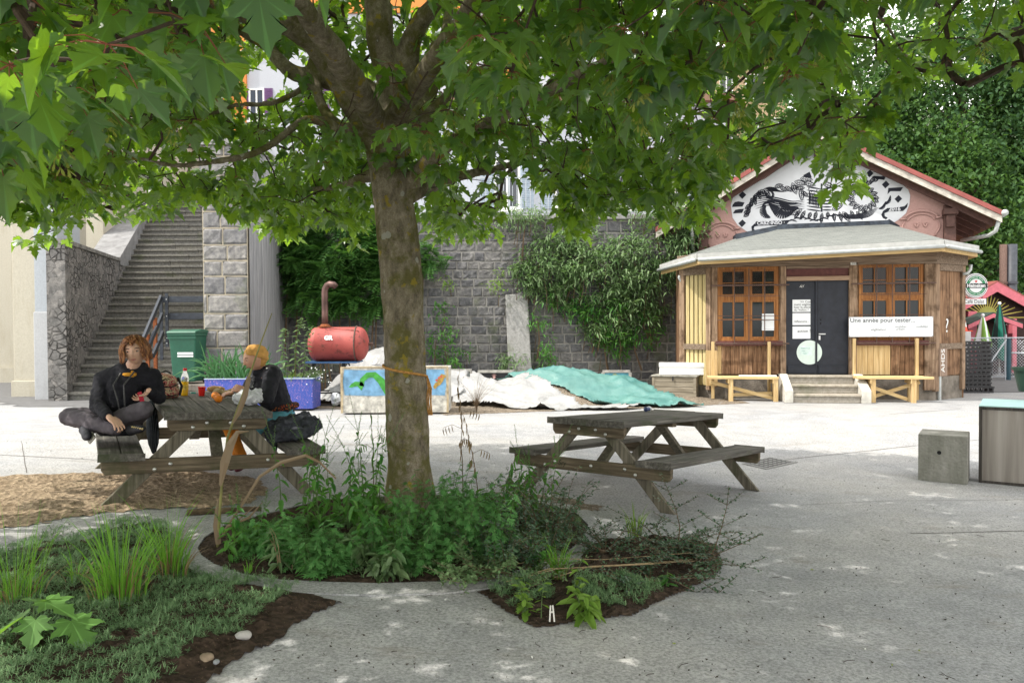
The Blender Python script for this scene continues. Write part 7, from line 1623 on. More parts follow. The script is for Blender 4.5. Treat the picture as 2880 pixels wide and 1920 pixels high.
HAIRM = NT('reddish_brown_hair', .55, .4); _n = HAIRM.n('NewGeometry').outputs['Random Per Island']; HAIRM.color(HAIRM.ramp(_n, [(0, (.10, .035, .012)), (.6, (.24, .09, .03)), (1, (.42, .20, .08))])); HAIRM = HAIRM.m
hair(p1, hc, Fm, sH, HAIRM, 230, 3, length=.98, vol=1.04)

# ---------------- woman on the right bench, head wrapped, looking down at her hands
p2 = thing('person', M1 @ Vector((.74, .25, HB)), 'woman in an ochre head wrap and black jacket peeling food at the right bench', 'person')
SKIN_L = SKIN2
pel, chest, neckb = d1(790, 1168, 8.18), d1(757, 1085, 8.1), d1(738, 1045, 8.05)
hc = d1(716, 1008, 7.97); sH = .235; Fm = frame(Vector((-.74, -.62, -.30)), Vector((-.28, -.12, 1)))
shN, shF = d1(765, 1052, 7.9), d1(722, 1058, 8.27); elN = d1(752, 1122, 7.72); wrN = d1(690, 1098, 7.66); elF = d1(690, 1108, 8.12); wrF = d1(660, 1103, 7.9)
hpN, hpF = d1(790, 1188, 8.06), d1(785, 1186, 8.28); knN, knF = d1(640, 1196, 7.93), d1(652, 1190, 8.18); anN, anF = d1(688, 1296, 7.86), d1(668, 1290, 8.1)
m = MB(); head_surface(m, hc, Fm, sH); limb(m, [neckb-Vector((0, 0, .05)), neckb+Vector((-.01, -.01, .03)), hc-Vector((-.03, -.01, .05))], [.07, .052, .05]); limb(m, [pel, chest, neckb-Vector((0, 0, .05))], [.10, .095, .07])
for a_, b_, c_ in ((shN, elN, wrN), (shF, elF, wrF)): limb(m, [neckb-Vector((0, 0, .08)), a_, b_, c_], [.06, .046, .034, .024])
for a_, b_, c_ in ((hpN, knN, anN), (hpF, knF, anF)): limb(m, [a_, b_, c_], [.08, .052, .036])
hand(m, wrN, Vector((-.8, -.15, .25)), Vector((-.1, .9, -.2)), .85, 1.0, .1, 1); hand(m, wrF, Vector((-.8, -.25, -.1)), Vector((.0, .3, -1)), .75, 1.0, .1, -1)
body = keep(m.build('body', SKIN2), p2); remesh(body, .0055, 1); face_on(p2, hc, Fm, sH, closed=1.0, mouth=(.36, .13, .11))
# wrap
WRAP = cloth('ochre_wrap', (.56, .30, .09), 12, .25); m = MB(); Fw = Fm @ Matrix.Rotation(.50, 3, 'X')
for k in range(13):
    t0 = -.34+.062*k; P = []
    for i in range(29):
        a_ = 2*pi*i/28; z = t0*.5*1.0+.10*math.cos(a_+ (0 if k % 2 else .9))*(1-.5*abs(t0))+.035*math.sin(2*a_+k); zz = z+.20; rr = math.sqrt(max(.05, 1-(max(-.2, zz)/.60)**2)); P.append(hc+Fw @ Vector((.395*math.sin(a_)*rr*sH*1.06, (.43*math.cos(a_)-.05)*rr*sH*1.10, (zz)*sH+.012)))
    m.tube(P, .0165, 6, False, .8)
ball(m, hc+Fw @ Vector((0, -.05*sH, .30*sH)), (.35*sH, .40*sH, .25*sH), Fw, 16); ball(m, hc+Fw @ Vector((0, -.22*sH, .02*sH)), (.36*sH, .30*sH, .40*sH), Fw, 16)
wr_ = keep(m.build('head_wrap', WRAP), p2); remesh(wr_, .0065, 1, .012, .03)
# jacket
JK = cloth('black_jacket_cloth', (.016, .016, .021), 14, .3, .7); m = MB(); limb(m, [pel+Vector((-.01, 0, .04)), (pel+chest)/2, chest, chest+(neckb-chest)*.6], [.15, .155, .165, .12]); limb(m, [shN, chest+Vector((.02, .0, .10)), shF], [.085, .12, .085]); limb(m, [shN, elN, wrN+(elN-wrN)*.18], [.088, .070, .048]); limb(m, [shF, elF, wrF+(elF-wrF)*.18], [.085, .068, .046]); limb(m, [neckb+Vector((-.05, -.06, -.01)), neckb+Vector((.06, -.04, .02)), neckb+Vector((.07, .06, .02))], [.035, .045, .04]); jk = keep(m.build('jacket', JK), p2); remesh(jk, .010, 2, .02, .05)
m = MB(); 
for k in range(6): ball(m, chest+Vector((-.155+.01*k, -.09, .09-.045*k)), .009, n=8)
ball(m, shN+Vector((-.03, -.065, .06)), .011, n=8); keep(m.build('buttons', BOLT), p2)
m = MB(); limb(m, [neckb+Vector((-.07, -.05, -.04)), chest+Vector((-.15, -.06, .02)), chest+Vector((-.14, -.08, -.10))], [.03, .03, .026]); sc_ = keep(m.build('ruffled_scarf', cloth('spotted_scarf', (.16, .16, .17), 60, .8)), p2); remesh(sc_, .008, 0, .03, .02)
m = MB(); limb(m, [wrN+(elN-wrN)*.16, wrN+(elN-wrN)*.02], [.036, .033]); limb(m, [wrF+(elF-wrF)*.16, wrF+(elF-wrF)*.02], [.036, .032]); keep(m.build('cuffs', cloth('grey_cuff', (.15, .15, .17)), smooth=True), p2)
LEGG = cloth('orange_leggings', (.50, .17, .02), 12, .15); m = MB(); limb(m, [(hpN+knN)/2, knN, anN+(knN-anN)*.06], [.085, .068, .045]); limb(m, [(hpF+knF)/2, knF, anF+(knF-anF)*.06], [.085, .066, .045]); lg = keep(m.build('leggings', LEGG), p2); remesh(lg, .009, 2, .008, .05)
DEN = cloth('pale_denim', (.10, .30, .38), 12, .25); m = MB(); limb(m, [pel, (hpN+hpF)/2+Vector((.02, -.02, -.03))], [.15, .16]); limb(m, [hpN, hpN.lerp(knN, .62)], [.125, .10]); limb(m, [hpF, hpF.lerp(knF, .62)], [.12, .10]); sk_ = keep(m.build('denim_skirt', DEN), p2); remesh(sk_, .010, 2, .012, .07)
t = NT('patterned_sash', .8, .2); v = t.voro(55); t.color(t.ramp(v.outputs['Distance'], [(.0, (.55, .42, .05)), (.25, (.45, .05, .02)), (.4, (.02, .015, .015))])); m = MB(); P = [pel+Vector((.155*math.cos(a_), .15*math.sin(a_), .085+.02*math.cos(a_))) for a_ in [2*pi*i/24 for i in range(25)]]; m.tube(P, .032, 8, False); keep(m.build('sash', t.m, smooth=True), p2)
for a_, b_ in ((anN, d1(670, 1318, 7.72)), (anF, d1(655, 1312, 7.98))): shoe(a_+Vector((0, 0, -.03)), b_, (0, 0, 1), p2, plain('dark_red_shoe', (.10, .02, .03), .5), None, .9)

# ================================================================ THINGS ON AND AROUND THE LEFT TABLE
def item(name, M, label, cat, group=None): return thing(name, None, label, cat, M=M, group=group)
# bottle
M_ = place1(575-0, 1112+0) if False else place1(518, 1112); b_ = item('juice_bottle', M_, 'clear plastic bottle half full of orange juice with a red cap', 'bottle')
t = NT('clear_plastic', .08, .5); t.b.inputs['Transmission Weight'].default_value = .85; t.b.inputs['IOR'].default_value = 1.2; t.color((.85, .88, .85)); CLR = t.m
m = MB(); m.lathe([(.036, .144), (.037, .15), (.038, .17), (.034, .20), (.02, .235), (.017, .245), (.017, .255)], n=24); m.build('shell', CLR, b_, smooth=True); m = MB(); m.lathe([(.034, .001), (.0365, .02), (.0365, .142), (.0, .143)], n=24); m.build('juice', plain('orange_juice', (.85, .50, .02), .3, .08), b_, smooth=True)
m = MB(); m.lathe([(.019, .25), (.019, .272), (.016, .277), (.001, .278)], n=18); m.build('cap', plain('red_cap', (.62, .03, .03), .4, .05), b_); m = MB(); m.lathe([(.0386, .06), (.0386, .11)], n=24); m.build('label_sleeve', plain('juice_label', (.85, .55, .10), .5, .3, 30), b_)
M_ = place1(567, 1113); b_ = item('cup', M_, 'bright red plastic cup standing on the laden table', 'cup'); m = MB(); m.lathe([(.027, 0), (.036, .088), (.038, .09), (.0355, .09), (.026, .006), (.0, .005)], n=24); m.build('cup_body', plain('red_plastic', (.80, .02, .015), .4, .04), b_, smooth=False); 
m = MB(); m.lathe([(.0385, .084), (.0395, .088), (.0385, .092)], n=24); m.build('rim', plain('red_plastic', (.8,)*3), b_)
ORNG = plain('orange_peel', (.75, .22, .015), .5, .1, 40, .3)
for u, v, dz, lb in ((605, 1122, 0, 'farthest of the three oranges in a row on the table'), (610, 1126, 0, 'middle orange of the three in a row on the table'), (614, 1131, 0, 'nearest orange of the three in a row on the table')):
    o = item('orange', place1(u, v), lb, 'orange', 'oranges on the table'); m = MB(); ball(m, (0, 0, .036), .037, n=20); m.build('fruit', ORNG, o, smooth=True); m = MB(); m.lathe([(.004, .0715), (.002, .0745)], n=6); m.build('stem_end', plain('stem_green', (.05, .08, .02)), o)
CRUST = plain('bread_crust', (.48, .28, .11), .8, .3, 12, .5, bdist=.01); M_ = place1(640, 1112, rz=-.3); b_ = item('bread_bag', M_, 'crumpled brown paper bag with bread lying behind the oranges', 'bag'); m = MB(); ball(m, (.05, .0, .03), (.17, .06, .035), n=16); ball(m, (-.1, .02, .03), (.06, .05, .035), n=12); o = m.build('paper', plain('brown_paper', (.50, .37, .20), .8, .2, 9, .9, bdist=.02), b_); remesh(o, .009, 0, .045, .05)
M_ = place1(612, 1104, rz=.2); b_ = item('bread_roll', M_, 'pale bread roll lying beside the oranges near her hands', 'bread'); m = MB(); ball(m, (0, .06, .035), (.10, .045, .035), n=16); o = m.build('loaf', CRUST, b_); remesh(o, .008, 1, .012, .04)
M_ = place1(697, 1140, rz=.1); b_ = item('plastic_bag', M_, 'white plastic carrier bag with knotted handles at the near table corner', 'bag'); m = MB(); ball(m, (0, .02, .065), (.145, .09, .066), n=20); ball(m, (-.02, .02, .12), (.06, .05, .035), n=14); limb(m, [(.05, .01, .12), (.10, 0, .135), (.13, .02, .11)], [.02, .018, .012]); o = m.build('bag', BAGP0 if 'BAGP0' in globals() else MATS.setdefault('white_bag', plain('white_bag_plastic', (.60, .61, .62), .35, .08, 6, .9, bdist=.02)), b_); remesh(o, .008, 1, .05, .05)
M_ = place1(545, 1106); m = MB(); m.box(-.03, .02, -.008, .01, 0, .012); o = m.build('lighter', plain('turquoise_plastic', (.05, .40, .32), .4), bevel=.003); o.matrix_world = M_; tag(o, 'tiny turquoise lighter lying on the table left of the red cup', 'lighter')
m = MB(); m.box(-.12, .12, -.09, .09, 0, .008); o = m.build('food_cloth', plain('cream_cloth', (.55, .52, .42), .9)); 
o.matrix_world = place1(640, 1108, rz=.3); tag(o, 'flat cream paper under the bread on the table', 'paper')
# backpack with floral tapestry
t = NT('floral_tapestry', .85, .2); v = t.noise(13, 3, None, .5, 2.2); v2 = t.noise(16, 2, t.mapv((1, 1, 1), (1, 2, 0)), .5, 2.5); col = t.ramp(v, [(.40, (.03, .02, .02)), (.44, (.50, .40, .24)), (.49, (.50, .40, .24)), (.50, (.30, .03, .05)), (.60, (.38, .05, .07)), (.63, (.05, .02, .02))]); ln = t.ramp(v2, [(.47, (0, 0, 0)), (.49, (1, 1, 1)), (.53, (1, 1, 1)), (.55, (0, 0, 0))]); t.color(t.mix(ln, col, (.55, .45, .28))); t.bump(t.noise(9, 4), .5, .01); TAP = t.m
M_ = place1(455, 1118, rz=.25); b_ = item('backpack', M_, 'floral tapestry backpack in red, black and cream standing on the table corner', 'backpack'); m = MB(); ball(m, (0, 0, .10), (.155, .11, .105), n=20); ball(m, (0, -.06, .065), (.12, .08, .065), n=16); limb(m, [(-.08, 0, .05), (.1, 0, .05)], [.07, .07]); o = m.build('body', TAP, b_); remesh(o, .008, 2, .015, .06)
m = MB(); ball(m, (-.015, -.02, .165), (.15, .115, .075), n=20); o = m.build('flap', TAP, b_); remesh(o, .008, 1, .012, .05)
m = MB(); m.tube([(-.16, -.06, .13), (-.08, -.135, .115), (.04, -.142, .112), (.12, -.09, .14)], .006, 6); m.tube([(-.135, -.07, .035), (-.06, -.145, .03), (.05, -.15, .03), (.12, -.08, .035)], .005, 6); m.tube([(-.02, .0, .235), (.03, .01, .262), (.08, .0, .235)], .008, 6); m.build('piping', plain('black_piping', (.015, .015, .015)), b_)
m = MB(); m.tube([(.12, -.07, .2), (.15, -.10, .12), (.13, -.11, .03)], .012, 6); m.build('strap', plain('black_piping', (.015,)*3), b_)
# hanging knitted scarf over the table edge
t = NT('grey_knit', .95, .15); bz = t.n('TexWave', wave_type='BANDS', bands_direction='Z'); bz.inputs['Scale'].default_value = 28; bz.inputs['Distortion'].default_value = 1.5; t.l(t.co, bz.inputs['Vector']); bx = t.n('TexWave', wave_type='BANDS', bands_direction='X'); bx.inputs['Scale'].default_value = 22; t.l(t.co, bx.inputs['Vector']); h = t.math('MULTIPLY', bz.outputs['Fac'], bx.outputs['Fac']); t.color(t.ramp(h, [(.1, (.015, .018, .022)), (.6, (.10, .115, .13)), (.9, (.20, .22, .24))])); t.bump(h, 1, .01)
A_ = on1(440, 1125); B_ = d1(433, 1275, A_.y-.12); b_ = tag(thing('knitted_scarf', A_, 'long dark grey knitted scarf hanging down from the table corner', 'scarf'), None); m = MB(); P = [Vector((.01, .03, .02)), Vector((-.02, -.02, -.02))]; W_ = B_-A_; P += [Vector((-.02, -.06, -.02)).lerp(W_, f) for f in (.2, .4, .6, .8, 1.0)]; m.tube(P, [.04, .055, .062, .07, .072, .06, .02], 14, True, .75); m.build('knit', t.m, b_, smooth=True)
# fleece blanket on the right bench
M_ = M1 @ Matrix.Translation((.74, -.42, HB)); b_ = item('fleece_blanket', M_, 'rumpled charcoal fleece blanket heaped on the right bench', 'blanket'); m = MB(); rb = random.Random(5)
ball(m, (.02, .05, .07), (.20, .26, .08), n=20); ball(m, (.14, .0, .14), (.13, .14, .085), n=18); ball(m, (-.14, -.10, .07), (.13, .13, .08), n=16); limb(m, [(-.22, -.2, .05), (-.05, -.24, .07), (.1, -.18, .08), (.22, -.05, .13)], [.055, .05, .055, .07]); limb(m, [(-.2, -.08, .12), (-.02, -.08, .15), (.16, .08, .19)], [.05, .05, .06]); limb(m, [(-.16, .1, .12), (.05, .12, .17), (.20, .02, .16)], [.05, .055, .06]); limb(m, [(-.19, -.16, .02), (-.20, -.19, -.06)], [.06, .04])
o = m.build('fleece', cloth('charcoal_fleece', (.045, .048, .058), 12, .4, .95, 1), b_); remesh(o, .009, 1, .05, .05)
# ================================================================ PLANTS
def shape(half, bend=.15, fold=.12, mid=6):
    "leaf from half outline (width, along): a fan of triangles about the base"
    out = half+[(-x, y) for x, y in half[-2:0:-1]]; V = [(0, .12, 0)]+[(x, y, fold*abs(x)-bend*y*y) for x, y in out]; n = len(out)
    return np.array(V), np.array([(0, 1+i, 1+(i+1) % n) for i in range(n)])
LANCE = shape([(0, 0), (.09, .2), (.12, .45), (.07, .8), (0, 1)], .35, .4)
DOCK = shape([(0, 0), (.12, .05), (.19, .25), (.20, .5), (.13, .8), (0, 1)], .45, .5)
OVAL = shape([(0, 0), (.2, .25), (.26, .5), (.2, .8), (0, 1)], .1, .2)
NEED = (np.array([(-.06, 0, 0), (.06, 0, 0), (.05, .7, .05), (0, 1, .02), (-.05, .7, .05)]), np.array([(0, 1, 2), (0, 2, 3), (0, 3, 4)]))
def feather():
    V, F = [], []
    for a, y0, L in ((0, 0, 1), (.75, .25, .55), (-.75, .25, .55), (.7, .48, .45), (-.7, .48, .45), (.95, .08, .38), (-.95, .08, .38)):
        c, s = math.cos(a), math.sin(a); b = len(V)
        for x, y in ((-.045, 0), (.045, 0), (.07, .55*L), (0, L), (-.07, .55*L)): V.append((c*x+s*y, y0-s*x+c*y, -.25*(y0+y*c)**2))
        F += [(b, b+1, b+2), (b, b+2, b+3), (b, b+3, b+4)]
    return np.array(V), np.array(F)
FEATH = feather()
def pinnate(n=6, w=.12, l=.30):
    V, F = [], []
    for k in range(n):
        y0 = .15+.8*k/n
        for s in (-1, 1):
            a = s*1.15; c, sn = math.cos(a), math.sin(a); b = len(V)
            for x, y in ((0, 0), (w*.5, l*.4), (0, l), (-w*.5, l*.4)): V.append((c*x+sn*y, y0-sn*x+c*y, -.35*y0*y0-.15*y))
            F += [(b, b+1, b+2), (b, b+2, b+3)]
    b = len(V); V += [(-.01, 0, 0), (.01, 0, 0), (0, 1.0, -.33), (0, 1.15, -.42)]; F += [(b, b+1, b+2), (b, b+2, b+3)]
    return np.array(V), np.array(F)
PINN = pinnate()
LM = {'weed': leafmat('weed_leaf', (.04, .17, .035), (.15, .34, .06), (.18, .42, .05), .35, .5), 'mug': leafmat('mugwort_leaf', (.07, .22, .06), (.17, .38, .11), (.15, .38, .05), .35, .6), 'dark': leafmat('shrub_leaf', (.035, .09, .04), (.11, .19, .10), (.05, .12, .03), .2, .35, .5),
      'lime': leafmat('lime_leaf', (.14, .26, .04), (.24, .38, .07), (.30, .48, .06), .4), 'grass': leafmat('grass_blade', (.09, .26, .02), (.20, .42, .05), (.22, .44, .04), .35), 'iris': leafmat('iris_blade', (.04, .14, .05), (.09, .24, .09), (.14, .32, .07), .3), 'silver': leafmat('buddleia_leaf', (.09, .18, .06), (.28, .38, .19), (.2, .36, .08), .3, .5), 'pinn': leafmat('pinnate_leaf', (.04, .13, .03), (.11, .24, .05), (.10, .26, .03), .35), 'sedum': leafmat('sedum_leaf', (.10, .21, .085), (.27, .40, .19), (.08, .16, .06), .15, .6), 'dry': leafmat('dry_leaf', (.20, .13, .06), (.36, .27, .15), (.3, .2, .08), .25), 'pale': leafmat('pale_leaf', (.11, .20, .08), (.24, .34, .16), (.2, .32, .1), .35)}
STEM = {'g': plain('green_stem', (.08, .13, .04)), 'b': plain('brown_stem', (.13, .085, .05)), 'd': plain('dry_stem', (.34, .25, .14), .9, .25, 30), 'r': plain('red_stem', (.18, .07, .04))}
class Plant:
    def __init__(s, seed): s.m = MB(); s.P = []; s.A = []; s.T = []; s.R = []; s.S = []; s.r = random.Random(seed)
    def leaf(s, p, az, tilt, size, roll=0): s.P.append(tuple(p)); s.A.append(az-pi/2); s.T.append(tilt); s.R.append(roll); s.S.append(size)
    def stem(s, p, az, h, lean, r0=.004, k=6, curve=1.0, sides=4):
        P = []
        for i in range(k+1): f = i/k; P.append(Vector(p)+Vector((math.cos(az)*lean*f**(1+curve), math.sin(az)*lean*f**(1+curve), h*f*(1-.12*f*min(1, lean/max(h, .01)))))+Vector((s.r.uniform(-1, 1), s.r.uniform(-1, 1), 0))*.02*h*f)
        s.m.tube(P, [r0*(1-.75*i/k) for i in range(k+1)], sides, False); return P
    def leaves_on(s, P, n, size, f0=.15, f1=1, tilt=(-.5, .3), taper=.5, whorl=2.4):
        K = len(P)-1; a = s.r.uniform(0, 6)
        for i in range(n):
            f = f0+(f1-f0)*(i+.5)/n; j = min(K-1, int(f*K)); q = P[j].lerp(P[j+1], f*K-j); a += whorl+s.r.uniform(-.4, .4)
            s.leaf(q, a, s.r.uniform(*tilt), size*(1-taper*f)*s.r.uniform(.75, 1.2), s.r.uniform(-.4, .4))
    def finish(s, name, base, label, cat, leafshape, lmat, smat, group=None, kind=None, extra=None):
        base = Vector(base); t_ = thing(name, base, label, cat, group=group)
        if kind: t_['kind'] = kind
        if s.m.v: keep(s.m.build('stems', smat), t_)
        if s.P: n = len(s.P); keep(scatter('foliage', leafshape[0], leafshape[1], np.array(s.P), rotmats(n, np.array(s.A), np.array(s.T), np.array(s.R)), np.array(s.S), lmat), t_)
        return t_
def herb(seed, u, v, h, ns, spread, leafshape, lm, sm, nl, size, label, cat='weed', name='weed_plant', spikes=False, lean=.25, tilt=(-.6, .3), taper=.5, group=None):
    p = G(u, v, .02); pl = Plant(seed); r = pl.r
    for i in range(ns):
        a = r.uniform(0, 2*pi); q = p+Vector((math.cos(a), math.sin(a), 0))*spread*math.sqrt(r.random()); hh = h*r.uniform(.6, 1.1); P = pl.stem(q, a+r.uniform(-.6, .6), hh, lean*hh*r.uniform(.4, 1.4), .003+.0035*hh); pl.leaves_on(P, nl, size, .08, .85 if spikes else 1, tilt, taper)
        if spikes:
            e = P[-1]; d = (P[-1]-P[-2]).normalized()
            for k in range(26): q2 = P[-2]+(P[-1]+d*hh*.22-P[-2])*(k/26); pl.leaf(q2, r.uniform(0, 6.28), r.uniform(-.2, .6), .013)
            pl.m.tube([e, e+d*hh*.22], .0016, 3, False)
            for b_ in range(2):
                a2 = r.uniform(0, 6.28); d2 = (d+Vector((math.cos(a2), math.sin(a2), 0))*.6).normalized(); s0 = P[-2]; pl.m.tube([s0, s0+d2*hh*.2], .0014, 3, False)
                for k in range(14): pl.leaf(s0+d2*hh*.2*(k+1)/14, r.uniform(0, 6.28), r.uniform(-.2, .6), .011)
    return pl.finish(name, p, label, cat, leafshape, LM[lm], STEM[sm], group)
# weeds round the trunk, left to right
Wd = [  # kind, u, v, label
 ('spk', 690, 1560, 'small seedy weed at the left end of the tree pit beside the dry reed'), ('mug', 770, 1560, 'lone feathery weed left of the dense weeds in the tree pit'), ('spk', 840, 1500, 'seedy dock weed whose spikes cross the left table leg'), ('mug', 860, 1580, 'feathery low weed at the front left of the tree pit'), ('spk', 930, 1490, 'tall dock weed with brown seed spikes left of the trunk'),
 ('dok', 985, 1470, 'leafy dock weed growing close on the left side of the trunk'), ('spk', 1030, 1455, 'tallest seeding dock weed right against the left of the trunk'), ('dok', 1000, 1560, 'broad leaved dock in front of the trunk, slightly left'), ('mug', 935, 1610, 'feathery mugwort at the pit rim below the dock weeds'), ('dok', 1075, 1540, 'dark dock clump with big lance leaves just before the trunk'), ('dok', 1060, 1620, 'low broad dock leaves spilling on the front rim'), 
 ('mug', 1130, 1585, 'bushy green mugwort directly in front of the trunk base'), ('mug', 1195, 1510, 'tall feathery mugwort rising before the right side of the trunk'), ('mug', 1180, 1610, 'low mugwort at the rim under the tall ones'), ('mug', 1270, 1570, 'thick mugwort bush right of the trunk, nearest the rim'), ('mug', 1330, 1500, 'tall mugwort bush right of the trunk'), ('mug', 1375, 1570, 'right-hand mugwort at the edge of the dense weeds'), ('mug', 1275, 1470, 'upright mugwort standing behind the others right of the trunk'),
 ('shr', 1460, 1500, 'small-leaved shrub covering the left leg of the empty table'), ('spk', 1500, 1455, 'seeding weed towering over the small-leaved shrub by the empty table'), ('shr', 1550, 1510, 'dark small-leaved shrub at the right end of the tree pit'), ('dok', 1420, 1450, 'broad leaved weed between trunk and empty table'), ('shr', 1500, 1570, 'low small-leaved shrub at the front right rim of the tree pit'), ('shr', 1400, 1600, 'sparse shrub sprawling on the rim toward the right bed')]
for i, (k, u, v, lb) in enumerate(Wd):
    if k == 'spk': herb(100+i, u, v, (.34 if u < 760 else .78) if u < 1400 else .70, 6, .15, DOCK, 'weed', 'g', 12, .10, lb, spikes=True, lean=.22)
    elif k == 'dok': herb(100+i, u, v, .38 if v < 1560 else .2, 8, .13, DOCK, ('weed', 'pale', 'weed')[i % 3], 'g', 8, .16, lb, lean=.45, tilt=(-.9, .4))
    elif k == 'mug': herb(100+i, u, v, (.46 if u > 1080 else .26) if v < 1590 else .24, 15, .17, FEATH, 'mug', 'g', 16, .095, lb, lean=.3, tilt=(-.7, .4), taper=.35)
    else: herb(100+i, u, v, .50 if v < 1520 else .30, 18, .22, OVAL, 'dark', 'b', 36, .042, lb, 'shrub', 'low_shrub', lean=.55, tilt=(-.6, .6), taper=.2)
# fine plants with dead stalks behind, right of the trunk
def stalk(seed, u, v, h, lb, dry=True, n=14, size=.09, lean=.1):
    p = G(u, v, 0); pl = Plant(seed); P = pl.stem(p, 1.0+seed, h, lean, .006, 9); pl.leaves_on(P, n, size, .35, .98, (-1.45, -1.0), .3)
    for b in range(3): a = pl.r.uniform(0, 6); q = P[4+b]; Q = [q, q+Vector((math.cos(a)*.09, math.sin(a)*.05, .04)), q+Vector((math.cos(a)*.17, math.sin(a)*.08, .01))]; pl.m.tube(Q, .002, 3, False); [pl.leaf(Q[1].lerp(Q[2], t_), a, -1.4, size*.8) for t_ in (0, .35, .7, 1)]
    pl.finish('dead_stalk' if dry else 'tall_weed', p, lb, 'weed', LANCE, LM['dry' if dry else 'weed'], STEM['b'])
stalk(1, 1302, 1420, 1.22, 'tall dead stalk with drooping withered leaves just right of the trunk'); stalk(2, 1345, 1440, .92, 'second thinner withered stalk right of the tall dead one', True, 12, .08, .16); stalk(5, 1412, 1440, .62, 'greenish weed with heart leaves between dead stalks and empty table', False, 10, .12, .2); stalk(3, 1052, 1400, .80, 'tall thin weed stalk rising behind left side of the trunk', False, 12, .08, .04)
pl = Plant(31); p = G(1340, 1160)
for i in range(42): a = pl.r.uniform(0, 6.28); P = pl.stem(p, a, pl.r.uniform(.35, .75), pl.r.uniform(.1, .45), .004, 5); pl.leaves_on(P, 9, .035, .4, 1, (-.3, .9))
pl.finish('dry_bush', p, 'dry twiggy grey-brown bush on the spilled earth right of the painted planter', 'bush', LANCE, LM['dry'], STEM['b'])
# dry reed crossing the left table
rd = thing('dry_reed', G(612, 1545), 'tall dry reed with papery leaves crossing in front of the left table', 'reed'); y0 = G(612, 1545).y
m = MB(); Pp = [G(612, 1545, 0)]+[D(u, v, y0+.02*i) for i, (u, v) in enumerate([(618, 1440), (624, 1360), (640, 1230), (668, 1150), (700, 1060), (735, 960), (765, 880)])]; m.tube(Pp, [.011, .010, .009, .009, .008, .007, .005, .003], 8); keep(m.build('stem', plain('reed_stem', (.20, .19, .06), .7, .3, 6)), rd)
def ribbon(P, W, mt, nm, tw=.3, par=None):
    m = MB(); P = [Vector(p) for p in P]; prev = None
    for i, p in enumerate(P):
        d = (P[min(i+1, len(P)-1)]-P[max(0, i-1)]).normalized(); s_ = d.cross(Vector((math.sin(tw*i), -1, .2))).normalized()*W[i]/2; c = [p-s_, p+Vector((0, -.003, 0)), p+s_]
        if prev: m.face([prev[0], prev[1], c[1], c[0]]); m.face([prev[1], prev[2], c[2], c[1]])
        prev = c
    return keep(m.build(nm, mt, smooth=True), par)
RL = leafmat('reed_leaf', (.20, .13, .07), (.30, .23, .15), (.22, .15, .08), .25)
for L, W in (([(620,1365),(632,1300),(648,1250),(668,1215),(700,1212)], [.02,.06,.055,.03,.004]), ([(614,1530),(609,1480),(612,1430),(616,1400)], [.035,.045,.03,.01]), ([(700,1060),(690,1110),(672,1160),(655,1190)], [.03,.035,.03,.01]), ([(625,1500),(680,1420),(730,1340),(790,1300),(860,1280),(900,1300),(945,1345)], [.012,.016,.02,.025,.022,.015,.01]), ([(640,1480),(700,1455),(740,1410)], [.02,.016,.004]), ([(610,1520),(660,1470),(720,1420)], [.01,.014,.004])):
    ribbon([D(u, v, y0-.02+.015*k) for k, (u, v) in enumerate(L)], W, RL, 'dry_leaf', .25, rd)
# grass tufts
def tuft(seed, u, v, n, h, spread, label, lm='grass', wd=.009, dz=.02, drybase=True, name='grass_tuft', droop=.55, base=None):
    p = Vector(base) if base is not None else G(u, v, dz); r = random.Random(seed); m = MB(); md = MB(); t_ = thing(name, p, label, 'grass' if 'grass' in name else 'plant')
    for i in range(n):
        a = r.uniform(0, 2*pi); q = p+Vector((math.cos(a), math.sin(a), 0))*spread*r.random(); hh = h*r.uniform(.35, 1.08)*(1 if r.random() < .7 else .7); ln = hh*droop*r.uniform(.2, 1.2); K = 6; w_ = wd*r.uniform(.6, 1.2); prev = None; tw = r.uniform(0, 3.14); sd = Vector((math.cos(tw), math.sin(tw), 0)); mm = md if (drybase and r.random() < .3) else m; hh *= .6 if mm is md else 1
        for k in range(K+1):
            f = k/K; c = q+Vector((math.cos(a)*ln*f**2, math.sin(a)*ln*f**2, hh*(f-.22*f**3*(ln/hh)*1.4))); ww = w_*(1-f**2.2)*(.6+.8*f if f < .5 else 1)
            e = [c-sd*ww/2, c+sd*ww/2]
            if prev: mm.face([prev[0], prev[1], e[1], e[0]])
            prev = e
    keep(m.build('blades', LM[lm], smooth=True), t_)
    if md.v: keep(md.build('dry_blades', LM['dry'], smooth=True), t_)
    return t_
tuft(1, 45, 1700, 110, .56, .14, 'feathery grass tuft at the left edge behind the maple seedling', wd=.006)
tuft(2, 335, 1690, 190, .55, .16, 'largest bright green grass clump in the middle of the left bed'); tuft(3, 478, 1625, 150, .56, .10, 'tall narrow grass clump with brown base at the tip of the left bed')
tuft(4, 215, 1640, 45, .26, .14, 'low floppy grass between the two left grass clumps', droop=1.3); tuft(5, 1570, 1625, 120, .30, .05, 'bright yellow-green grass tuft in the middle of the right bed', 'grass', .007, droop=.7); tuft(6, 1787, 1508, 34, .30, .06, 'pale broad-bladed grass tuft at the back of the right bed', 'lime', .014, drybase=False, droop=.6); tuft(7, 655, 1500, 14, .16, .03, 'tiny blue-green grass blades beside the dry reed in the pit', 'iris', .008, drybase=False)
tuft(8, 700, 1610, 16, .12, .04, 'little grass seedlings in the dark soil of the pit', drybase=False)
